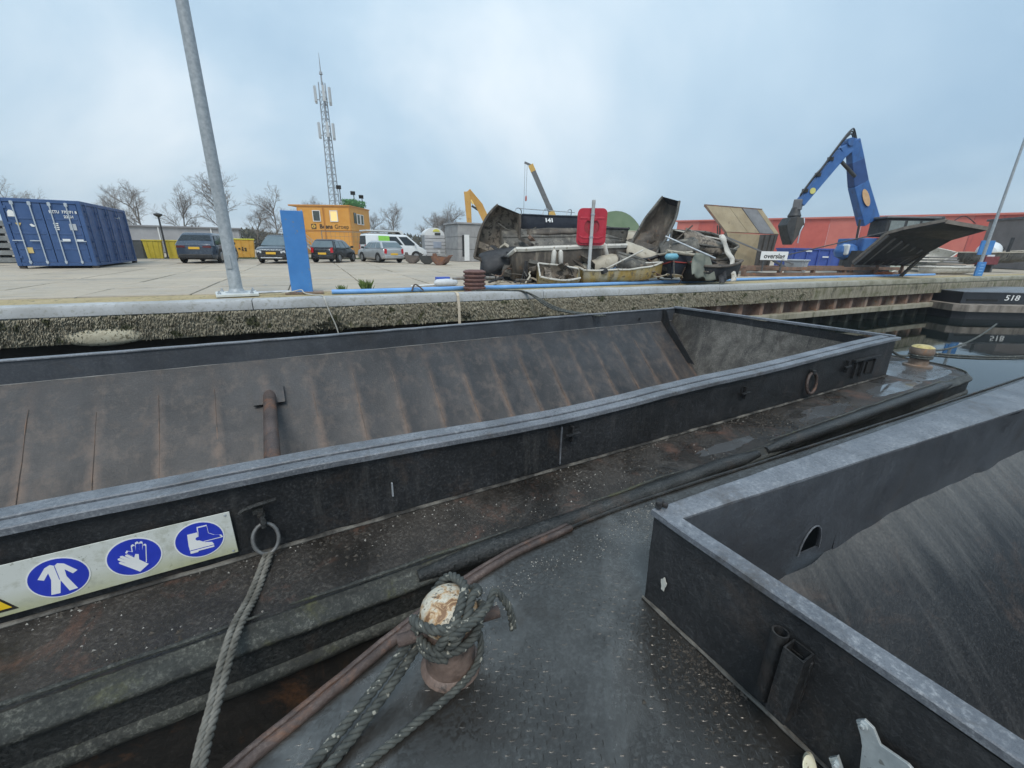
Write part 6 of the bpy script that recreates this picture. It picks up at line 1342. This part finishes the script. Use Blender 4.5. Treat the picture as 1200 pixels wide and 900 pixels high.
for k in range(3):
    o_ = Vector((-.28-.06*k, -.05*k, .24+.05*k)); MB().tube(smoothpath([S0.lerp(S1, .05)+o_, S0.lerp(S1, .35)+o_*1.15, S0.lerp(S1, .5)+o_, S0.lerp(S1, .8)+o_*1.2, S1+Vector((0, 0, .48+.1*k)), S1+Vector((.5, 0, .35+.15*k)), S1.lerp(S2, .2)+Vector((.72+.05*k, 0, .1)), S1.lerp(S2, .5)+Vector((.66+.06*k, 0, .2)), S1.lerp(S2, .95)+Vector((.66+.06*k, 0, .2))], 5), .042, 6).build('hydraulic_hose', M_MK, mh)
for a in (.15, .42, .68): bx('hose_clamp', tuple(S0.lerp(S1, a)+Vector((-.22, 0, .22))), (.26, .3, .18), M_MK, mh, .4)
MB().prism(circ2(.16, 16), 0, .03, frame(S0.lerp(S1, .22)+Vector((-.08, -.19, 0)), (.88, -.47, 0), (0, 0, 1), (-.45, -.89, 0))).build('round_badge', mat('badge_yellow', (.62, .58, .18), (.68, .64, .22), 5, (.5, .6)), mh)
MB().prism([(.20*math.cos(a), .50*math.sin(a)) for a in [2*PI*k/20 for k in range(20)]], 0, .012, frame(S1.lerp(S2, .68)+Vector((-.13, -.255, 0)), (.85, -.3, .4), (-.45, .25, .87), (-.45, -.89, 0))).build('oval_badge', mat('badge_orange', (.55, .33, .16), (.62, .4, .22), 5, (.5, .6)), mh)
# grab
gb = MB().lathe([(0, 0), (.30, 0), (.34, .12), (.26, .3), (.20, .55), (0, .6)], 12).build('rotator', M_MK, mh, loc=tuple(S0+Vector((-.22, .02, -.75))), smooth=True)
bx('quick_coupler', tuple(S0+Vector((-.14, 0, -.05))), (.5, .4, .55), M_HG, mh, .3, .04)
for s in (-1, 1):
    pf = [(0, 0), (.34*s, -.05), (.52*s, -.45), (.30*s, -.95), (.02*s, -1.5), (.0, -1.45)]
    MB().prism(pf if s > 0 else pf[::-1], -.42, .42, frame(S0+Vector((-.28, .05, -.70)), (.87, -.49, 0), (0, 0, 1), (-.49, -.87, 0))).build('grab_jaw', M_MK if s < 0 else M_HD, mh, bevel=.03)
MB().tube(smoothpath([S0+Vector((.25, -.3, -.75)), S0+Vector((-.05, -.5, -1.1)), S0+Vector((-.25, -.5, -1.5)), S0+Vector((-.25, -.5, -2.1))], 5), .03, 6).build('jaw_edge', M_CSIL, mh)
# cab and upper works
MB().tube([(30.6, 12.2, 0), (30.6, 12.2, 1.3)], 1.2, 20).build('turret', M_MK, mh)
bx('upper_deck', (31.6, 12.3, 1.6), (3.0, 2.2, .8), M_MB, mh, -.55, .06)
cb = bx('cab', (31.5, 11.3, 2.55), (2.6, 1.3, .95), M_MK, mh, -.55, .10)
for x, ww in ((-.75, .75), (.1, .65), (.85, .6)): bx('window', (x, -.66, .08), (ww, .03, .55), mat('cab_glass', (.16, .19, .19), (.24, .27, .26), 3, (.15, .3), bump=0), cb, 0, .04)
bx('cab_roof', (31.5, 11.3, 3.08), (2.9, 1.5, .10), M_HG, mh, -.55, .03); bx('engine_cover', (33.0, 10.7, 2.75), (.9, 1.2, .9), M_MK, mh, -.55, .08)
bx('wheel_guard', (29.7, 12.9, 1.25), (1.2, .9, .9), M_MB, mh, -.5, .40); bx('guard_white', (29.25, 12.75, 1.35), (.16, .5, .6), P_WHT, mh, -.5, .1)
MB().tube([(29.7, 12.6, 3.0), (29.75, 12.55, 1.9)], .06, 6).build('boom_cylinder', M_MK, mh); MB().bar((29.5, 12.7, 3.05), (30.8, 12.2, 3.05), .1, .12).build('boom_bracket', M_MBD, mh)
rebase(mh, (30.6, 12.2, 0))
# chute: ribbed tray tipped up
M_CH = mat('chute_dark', (.020, .023, .028), (.035, .037, .042), 2, (.5, .7), streak=((.06, .055, .05), .6, 4)); M_CHE = mat('chute_edge', (.16, .135, .115), (.24, .21, .18), 4, (.6, .8))
A3 = [Vector((28.15, 11.72, .62)), Vector((27.2, 10.2, 2.10)), Vector((27.05, 9.55, 2.30)), Vector((26.95, 8.1, 2.60))]; B3 = [Vector((30.35, 10.3, .62)), Vector((29.4, 9.15, 1.30)), Vector((29.1, 8.35, 1.90)), Vector((28.0, 6.95, 2.30))]
chx = thing('steel_chute', 'dark ribbed steel chute tilted up over the rusty beams', 'chute')
for k, nm in enumerate(('lower_tray', 'middle_tray', 'upper_tray')): plate(nm, [A3[k], B3[k], B3[k+1], A3[k+1]], M_CH, .07, chx)
for k in range(7):
    a = k/6; p = [A3[i].lerp(B3[i], a) for i in range(3)]
    n0 = Vector((-.45, -.75, -.45)).normalized()*.07
    MB().bar(p[0]+n0, p[1]+n0, .07, .14).build('rib', M_HG, chx)
for k in range(3): MB().bar(A3[k]+Vector((0, 0, .05)), A3[k+1]+Vector((0, 0, .05)), .16, .14).build('edge_rail', M_CHE, chx); MB().bar(B3[k], B3[k+1], .10, .12).build('edge_rail', M_HD, chx)
MB().bar(A3[3], B3[3], .14, .16).build('tip_rail', M_CHE, chx); MB().bar(A3[0], B3[0], .12, .14).build('foot_rail', M_HD, chx)
MB().tube(smoothpath([A3[3].lerp(B3[3], .2)+Vector((0, 0, .1)), A3[3].lerp(B3[3], .4)+Vector((0, 0, .35)), A3[3].lerp(B3[3], .7)+Vector((0, 0, .12))], 5), .02, 5).build('loose_cable', M_MK, chx)
for p in (A3[0], B3[0], A3[0].lerp(B3[0], .5)): MB().bar(p+Vector((0, 0, -.05)), p+Vector((0, 0, -.65)), .12, .12).build('support', M_RSTB, chx)
MB().bar(B3[1], Vector((29.9, 10.1, 0)), .12, .12).build('support', M_HD, chx)
MB().tube([Vector((22.5, 13.3, .75)), A3[1]+Vector((-.2, 0, .1)), ], .03, 6).build('stay_cable', M_MK, chx)
rebase(chx, (28.5, 10, 0))
bs = thing('waste_skip', 'blue open skip behind the grab and the overslag board', 'skip', (36.9, 18.1, 0), -.55)
M_SKB = mat('skip_blue', (.035, .07, .30), (.05, .10, .36), 2, (.45, .6), streak=((.1, .12, .2), .6, 4))
bx('body', (0, 0, .72), (4.6, 2.2, 1.3), M_SKB, bs); bx('rim', (0, 0, 1.40), (4.75, 2.35, .12), M_SKB, bs)
for k in range(6): bx('rib', (-2.1+k*.84, -1.14, .72), (.10, .10, 1.25), M_SKB, bs)
for x, z in ((.1, .85), (-1.2, 1.25), (1.3, 1.28)): bx('marking', (x, -1.21, z), (.45, .02, .10), P_WHT, bs)
sk2 = tub('grey_tub', 'pale grey tub standing behind the overslag board', (24.9, 13.0, .0), .2, 1.0, .9, .75, mat('tub_grey', (.40, .42, .44), (.48, .5, .52), 3, (.5, .6)), 'tub')
# far red shed and green hangar
M_RED = mat('shed_red', (.46, .085, .065), (.54, .115, .085), .6, (.6, .75), streak=((.33, .08, .08), .55, 1.5), bump=.05); M_RED2 = mat('shed_red_pale', (.52, .14, .11), (.58, .17, .13), .6, (.6, .75))
rs = thing('red_shed', 'long red industrial shed behind the crane', 'building')
a, b = Vector((70, 60, 0)), Vector((92, 8, 0)); d = b-a; ll = d.length; rs.matrix_world = frame(a, tuple(d.normalized()), tuple(Vector((-d.y, d.x, 0)).normalized()), (0, 0, 1))
for k in range(14): bx('wall_panel', (ll*(k+.5)/14, .15, 3.2), (ll/14-.03, .3, 6.4), M_RED if k % 3 else M_RED2, rs)
bx('roof', (ll/2, 8, 6.5), (ll+.6, 16.6, .25), M_RED2, rs); bx('plinth', (ll/2, .0, .45), (ll, .5, .9), M_GREYW, rs)
hg = thing('green_hangar', 'green round-roofed hangar behind the boat heap', 'building')
hg.matrix_world = frame((63.5, 70.5, 0), tuple(Vector((.72, -.69, 0))), tuple(Vector((.69, .72, 0))), (0, 0, 1))
M_HGR = mat('hangar_green', (.13, .20, .11), (.17, .24, .14), .5, (.6, .8)); M_HGL = mat('hangar_roof_green', (.26, .31, .22), (.31, .36, .27), .5, (.6, .8), streak=((.24, .28, .2), .55, 1))
MB().prism([(6.6*math.cos(PI*k/20), 8.6*math.sin(PI*k/20)) for k in range(21)], 0, .3, frame((0, 0, 0), (1, 0, 0), (0, 0, 1), (0, -1, 0))).build('end_wall', M_HGR, hg)
rows = [[(6.65*math.cos(PI*k/20)-.80*yy, .05+yy*.95, 8.65*math.sin(PI*k/20)) for k in range(21)] for yy in (0, 6, 12, 18, 24, 30)]
MB().grid(rows).build('roof', M_HGL, hg, smooth='all')
# things along the right part of the quay
rp = thing('flag_pole', 'thin grey pole standing at the far right', 'pole', (37.6, 9.1, 0)); MB().lathe([(.09, 0), (.085, .1), (.05, 9.4), (0, 9.42)], 10).build('pole', M_LAMP, rp, smooth=True); bx('foot_plate', (0, 0, .03), (.4, .4, .06), M_LAMP, rp)
for i, (u, v, z, h, lab) in enumerate(((36.6, 1.0, 0, .80, 'low blue marker post near the third barge'), (41.5, 2.6, 0, 2.1, 'taller blue marker panel beside the flag pole'))):
    bp2 = thing('marker_post', lab, 'post', tuple(Q(u, v, z)), -.6, 'blue marker posts'); bx('board', (0, 0, h/2 if i == 0 else 1.65), (.42 if i == 0 else .8, .10, h if i == 0 else .9), M_BLUEP, bp2)
    if i: bx('leg', (0, .06, .85), (.08, .06, 1.7), M_GALV, bp2)
    for k in range(4 if i == 0 else 0): bx('stripe', (.02, -.055, .15+k*.16), (.20, .01, .05), mat('stripe_pale_blue', (.2, .42, .7), (.25, .47, .75), 5, (.4, .5), bump=0), bp2)
boat('dinghy', 'pale green dinghy lying tilted behind the wooden boards', (40.0, 14.6, .55), (44.5, 12.6, .75), (-.3, -.6, .7), 1.6, .7, H_GRN, H_WHT, H_WHT, 'point', 1, group='boats on the right of the quay')
boat('dinghy', 'white dinghy tipped on edge near the chute', (36.2, 13.6, .1), (37.6, 12.4, 1.6), (-.6, -.6, .3), 1.3, .5, H_WHT, H_GRN, H_WHT, 'pram', 1, group='boats on the right of the quay')
boat('dinghy', 'worn rowing boat on trestles at the far right', (44.2, 11.4, .55), (50.5, 9.6, .75), (0, 0, 1), 1.7, .75, H_GRY, H_INT, H_BEI, 'point', 2, group='boats on the right of the quay')
pl = thing('timber_stack', 'stack of grey weathered boards before the green dinghy', 'timber', (40.2, 11.6, 0), -.25)
for k in range(6): bx('board', (.1*math.sin(k*3), .1*k, .12+k*.17), (4.6-.35*k, 1.0, .10), mat('board_grey', (.13, .125, .115), (.21, .20, .18), 3, (.7, .85)), pl, .02*math.sin(k*5), .01)
wb_ = thing('float_cover', 'white rounded float with dark hub beside the worn rowing boat', 'float', (46.3, 11.0, 1.45), .3)
MB().lathe([(0, -1.35), (.28, -1.3), (.56, -.95), (.68, -.2), (.68, .3), (.6, .85), (.5, 1.0), (0, 1.02)], 20, Matrix.Rotation(PI/2, 4, 'Y')).build('shell', P_WHT, wb_, smooth=True)
for a in (.7, -.9, 2.6): MB().lathe([(0, 0), (.13, 0), (.13, .05), (0, .05)], 10, Matrix.Translation((.3, -.66, .3*math.sin(a))) @ Matrix.Rotation(PI/2, 4, 'X')).build('port', M_TRIM, wb_, loc=(.45*math.cos(a), 0, 0))
MB().tube([(-.35, -.9, -.4), (-.30, -.92, .95)], .10, 8).build('bracket', M_TRIM, wb_)
for s in (-1, 1): bx('stand', (s*.6, 0, -1.2), (.12, .9, .7), M_DKG, wb_)
rdm = simple('engine_block', 'dark red engine block below the white float', 'engine', (44.7, 10.6, .55), (1.3, .7, .55), mat('engine_red', (.14, .03, .035), (.2, .045, .05), 4, (.5, .7)), -.3); bx('valve_cover', (.1, 0, .60), (.7, .3, .14), P_WHT, rdm); MB().tube([(-.5, 0, .5), (-.55, 0, .85)], .06, 8).build('exhaust', M_TRIM, rdm)
for x in (-.4, .4): bx('foot', (x, 0, -.26), (.15, .5, .56), M_DKG, rdm)
dk = thing('dark_building', 'dark grey building at the right edge behind the boats', 'building', (64.5, 6.6, 0), -.75)
bx('wall', (0, 3, 2.2), (14, 6, 4.4), mat('dark_cladding', (.13, .115, .11), (.17, .15, .145), 1, (.7, .8)), dk); bx('roof', (0, 3, 4.5), (14.3, 6.4, .2), M_DKG, dk)
for k in range(4): bx('window', (-5+k*3, -.03, 2.4), (1.4, .08, 1.2), M_PANE, dk)
boat('moored_boat', 'white hull strip of a boat lying low along the quay edge', (34.6, 10.6, .05), (39.2, 9.6, .05), (0, 0, 1), 1.0, .38, H_WHT, H_INT, H_WHT, 'pram', 1, group='boats on the right of the quay')
bb = thing('blue_barrel', 'blue barrel at the right edge beside the rowing boat', 'barrel', (52.5, 8.6, 0)); MB().lathe([(.5, 0), (.55, .1), (.55, .6), (.58, .65), (.55, .7), (.55, 1.3), (.5, 1.45), (0, 1.45)], 16).build('drum', M_SKB, bb, smooth=True); MB().lathe([(.52, 1.45), (.56, 1.45), (.56, 1.52), (.52, 1.52)], 16).build('rim', M_SKB, bb)
# ------------------------------------------------------------------ trees, mast, far machines
M_BARK = mat('bare_bark', (.15, .13, .11), (.22, .195, .17), 6, (.8, .95), bump=.4)
M_TWIG = mat('bare_twig', (.20, .175, .155), (.28, .25, .225), 3, (.85, .95), bump=0)
def tree_mesh(seed, H, spread=.5, dens=1.0, poplar=False):
    q = random.Random(seed); trunk = MB(); crown = MB()
    def grow(p, d, l, r, lev):
        n = 4; pts = [p.copy()]; dd = d.copy(); c = p.copy()
        for k in range(n):
            dd = (dd+Vector((q.uniform(-1, 1), q.uniform(-1, 1), q.uniform(-.25, .55)))*.16).normalized(); c = c+dd*(l/n); pts.append(c.copy())
        rs = [max(.0055, r*(1-.55*k/n)) for k in range(n+1)]
        (trunk if lev < 2 else crown).tube(pts, rs, 6 if lev < 2 else 3, False)
        if lev >= 5 or l < .25: return
        m = {0: int(9*dens), 1: int(6*dens), 2: 5, 3: 4, 4: 3}[lev]
        for k in range(m):
            t_ = (.28 if lev == 0 else .2)+(.72 if lev == 0 else .8)*(k+.6*q.random())/m; i = min(n-1, int(t_*n)); b = pts[i].lerp(pts[i+1], t_*n-i)
            az = q.uniform(0, 2*PI)+k*2.4; tilt = (.35 if poplar else .55)+q.uniform(0, .5)*(1.2-.5*t_)
            ax = Vector((math.cos(az), math.sin(az), 0)); nd = (dd*math.cos(tilt)+(ax-dd*ax.dot(dd)).normalized()*math.sin(tilt)+Vector((0, 0, .12))).normalized()
            grow(b, nd, l*q.uniform(.42, .66)*(1.0 if lev else 1.05-.35*t_)*(spread/.5 if lev == 0 else 1), r*.46, lev+1)
    grow(Vector((0, 0, -.1)), Vector((0, 0, 1)), H*.72, H*.012+.03, 0)
    return trunk, crown
PROTO = []
for i, (sd, H, sp, dn) in enumerate(((3, 10, .42, 1.0), (8, 9, .43, 1.0), (15, 9.5, .40, 1.1))):
    tr, cr = tree_mesh(sd, H, sp, dn); a = bpy.data.meshes.new('trunk'); a.from_pydata(tr.v, [], tr.f); a.materials.append(M_BARK); b = bpy.data.meshes.new('crown'); b.from_pydata(cr.v, [], cr.f); b.materials.append(M_TWIG); PROTO.append((a, b, H))
def tree(k, loc, h, rz, label, group):
    a, b, H = PROTO[k]; th = thing('bare_tree', label, 'tree', loc, rz, group); s = h/H; th.scale = (s, s, s)
    link('trunk', a, th, smooth='all'); link('crown', b, th); return th
tree(0, (-12.6, 66.0, 0), 7.9, .3, 'bare tree just right of the blue container', 'bare trees behind the parked cars')
tree(1, (-8.6, 66.5, 0), 7.4, 1.3, 'bare tree above the slate blue car', 'bare trees behind the parked cars')
tree(2, (-4.6, 64.0, 0), 10.2, 2.1, 'tallest bare tree, behind the lamp post', 'bare trees behind the parked cars')
tree(0, (-1.5, 70.0, 0), 6.2, 4.0, 'small bare tree between the lamp post and the black car', 'bare trees behind the parked cars')
tree(1, (.9, 67.0, 0), 8.0, 5.1, 'bare tree left of the orange site office', 'bare trees behind the parked cars')
tree(2, (3.3, 72.0, 0), 6.0, .9, 'low bare tree hidden behind the office stair', 'bare trees behind the parked cars')
tree(1, (-20, 58.0, 0), 6.0, 2.6, 'thin bare tree top showing over the blue container', 'bare trees behind the parked cars')
q = random.Random(77)
for i in range(26):
    az = math.radians(q.uniform(6, 33)) if i < 22 else math.radians(q.uniform(-24, 5)); D = q.uniform(100, 135)
    tree(i % 3, (D*math.sin(az), D*math.cos(az), -.3), q.uniform(7.5, 11.5), q.uniform(0, 6), 'hazy bare tree in the distant row beyond the yard', 'distant row of bare trees')
# low hedge below the far trees: reads as one mass
hm = MB(); q = random.Random(9)
for _ in range(16000):
    az = math.radians(q.uniform(-30, 36)); D = q.uniform(92, 104); x, y = D*math.sin(az), D*math.cos(az); z = 3.2*q.random()**1.3*(.6+.5*noise.noise(Vector((az*14, 0, 2)))+.3)
    s = q.uniform(.15, .4); a = q.uniform(0, 3.14); hm.add([(x-s*math.cos(a), y-s*math.sin(a), z-.1), (x+s*math.cos(a), y+s*math.sin(a), z), (x+q.uniform(-.2, .2), y, z+s*1.8)], [(0, 1, 2)])
tag(hm.build('far_hedge', mat('hedge_brown', (.075, .075, .055), (.12, .115, .09), .5, (.9, .95), bump=0)), 'low brownish hedge along the far side of the yard', None, kind='stuff')
# telecom mast
tw_ = thing('telecom_mast', 'slender lattice telecom mast behind the orange site office', 'mast', (11.6, 89.2, 0), .5)
M_LAT = mat('lattice_zinc', (.26, .28, .30), (.36, .38, .40), 3, (.5, .6), metal=.2); HT = 27.5
def tri_at(z): r = 1.15-.55*z/HT; return [Vector((r*math.cos(a), r*math.sin(a), z)) for a in (0, 2.094, 4.189)]
for k in range(3): MB().tube([tri_at(z)[k] for z in (0, 9, 18, HT)], .085, 6).build('leg', M_LAT, tw_)
zz = 0.
lvl = []
while zz < HT: lvl.append(zz); zz += 1.1
for a, b in zip(lvl, lvl[1:]):
    A, B = tri_at(a), tri_at(b); m = MB()
    for k in range(3): m.bar(A[k], A[(k+1) % 3], .06, .06); m.bar(A[k], B[(k+1) % 3], .05, .05)
    m.build('lattice_bay', M_LAT, tw_)
MB().tube([(.1, 0, 0), (.1, 0, HT)], .16, 6).build('cable_tray', mat('tray_grey', (.20, .21, .23), (.27, .28, .30), 3, (.6, .7)), tw_)
for z0 in (18.9, 24.3):
    for k in range(3):
        a = k*2.094+.4
        for da in (-.42, .42): bx('antenna_panel', (1.35*math.cos(a+da), 1.35*math.sin(a+da), z0+1.2), (.28, .42, 2.3), mat('antenna_white', (.46, .48, .49), (.54, .56, .57), 3, (.5, .6)), tw_, a+da)
        MB().bar((.5*math.cos(a), .5*math.sin(a), z0+.5), (1.3*math.cos(a), 1.3*math.sin(a), z0+.5), .1, .1).build('antenna_arm', M_LAT, tw_)
MB().tube([(0, 0, HT-.5), (0, 0, HT+1.2), (0, 0, HT+4.2)], [.14, .10, .03], 6).build('top_rod', M_LAT, tw_); MB().lathe([(0, 0), (.3, .1), (.22, .5), (0, .6)], 8).build('beacon', M_LAT, tw_, loc=(0, 0, HT+1.0))
# orange digger arm over the grey hut
M_OY = mat('digger_orange', (.50, .26, .05), (.58, .33, .08), 1, (.5, .65), rust=((.24, .13, .05), .58, 2), bump=.05)
dg_ = thing('digger', 'orange digger arm rising behind the grey hut', 'digger', (25.5, 54.6, 0))
def arm(a, b, w0, w1, name): a, b = Vector(a), Vector(b); return taper(a, b, .5, w0, .5, w1, M_OY, name, dg_)
arm((-1.55, .4, 2.6), (-1.85, .5, 8.0), .55, .85, 'stick'); arm((-1.75, .5, 8.1), (-.2, 0, 6.2), .75, .95, 'boom'); arm((-.35, .05, 6.4), (1.1, -.5, 3.4), .95, .95, 'boom'); arm((1.0, -.45, 3.6), (1.6, -.6, 1.2), .9, .9, 'boom')
MB().tube([(-1.3, .3, 6.3), (-.1, 0, 5.6)], .14, 8).build('cylinder', M_MK, dg_); MB().tube([(-1.5, .2, 7.0), (-1.2, .1, 6.5)], .12, 8).build('lamp', mat('lamp_yellow', (.8, .6, .2), (.85, .65, .25), 3, (.3, .5)), dg_)
bx('house', (2.2, -.7, 1.5), (3, 2.4, 1.5), M_OY, dg_, -.3, .1)
for s in (-1, 1): bx('track', (1.8, -.7+s*1.1, .45), (3.8, .6, .9), M_MK, dg_, -.3, .3)
# mobile crane
M_CY = mat('crane_yellow', (.56, .33, .06), (.62, .39, .09), 1, (.5, .65), bump=0); M_CG = mat('crane_grey', (.10, .10, .10), (.15, .15, .15), 1, (.5, .6), bump=0)
cr_ = thing('mobile_crane', 'distant telescopic crane with yellow and grey boom', 'crane', (64.5, 89.2, 0))
p0, p1 = Vector((0, 0, 2.2)), Vector((-7.6, 5.0, 19.8))
def seg(a, b, w, m): MB().bar(p0.lerp(p1, a), p0.lerp(p1, b), w, w*1.2).build('boom_section', m, cr_, bevel=.03)
seg(0, .42, 1.25, M_CY); seg(.42, .50, 1.05, M_CG); seg(.50, .92, .95, M_CG); seg(.92, 1.0, 1.0, M_CY)
MB().bar(p1+Vector((.2, -.1, -.1)), p1+Vector((-1.3, .7, .55)), .35, .45).build('boom_head', M_CG, cr_)
for dx_, L0 in ((-1.25, 14), (-.65, 7)): MB().tube([p1+Vector((dx_, .5, .4)), p1+Vector((dx_*1.0-.1, .5, -L0))], .04, 5).build('hoist_cable', M_CG, cr_)
MB().lathe([(0, -.5), (.22, -.3), (.22, .5), (.12, .8), (0, .8)], 8).build('hook_block', mat('hook_red', (.4, .08, .05), (.45, .1, .07), 3, (.5, .6)), cr_, loc=tuple(p1+Vector((-.75, .5, -7.5))))
bx('carrier', (1, 0, 1.2), (8, 2.6, 1.6), M_CY, cr_, -.6, .1)
for k in range(4): MB().lathe([(0, -.3), (.6, -.3), (.6, .3), (0, .3)], 14, Matrix.Rotation(PI/2, 4, 'X')).build('wheel', M_TYRE, cr_, loc=(-1.8+k*1.8, -1.2+.0*k, .6))
# ------------------------------------------------------------------ damp air
t = bpy.data.materials.new('damp_air'); t.use_nodes = True; nn = t.node_tree; nn.nodes.clear(); oo = nn.nodes.new('ShaderNodeOutputMaterial'); vv = nn.nodes.new('ShaderNodeVolumePrincipled'); vv.inputs['Color'].default_value = (.86, .92, 1.0, 1); vv.inputs['Density'].default_value = .0007; vv.inputs['Anisotropy'].default_value = .1; nn.links.new(vv.outputs[0], oo.inputs['Volume'])
hz = MB().box((60, 130, 16), (1560, 1000, 44)).build('haze', t); tag(hz, 'thin damp air over the whole harbour', None, kind='stuff')
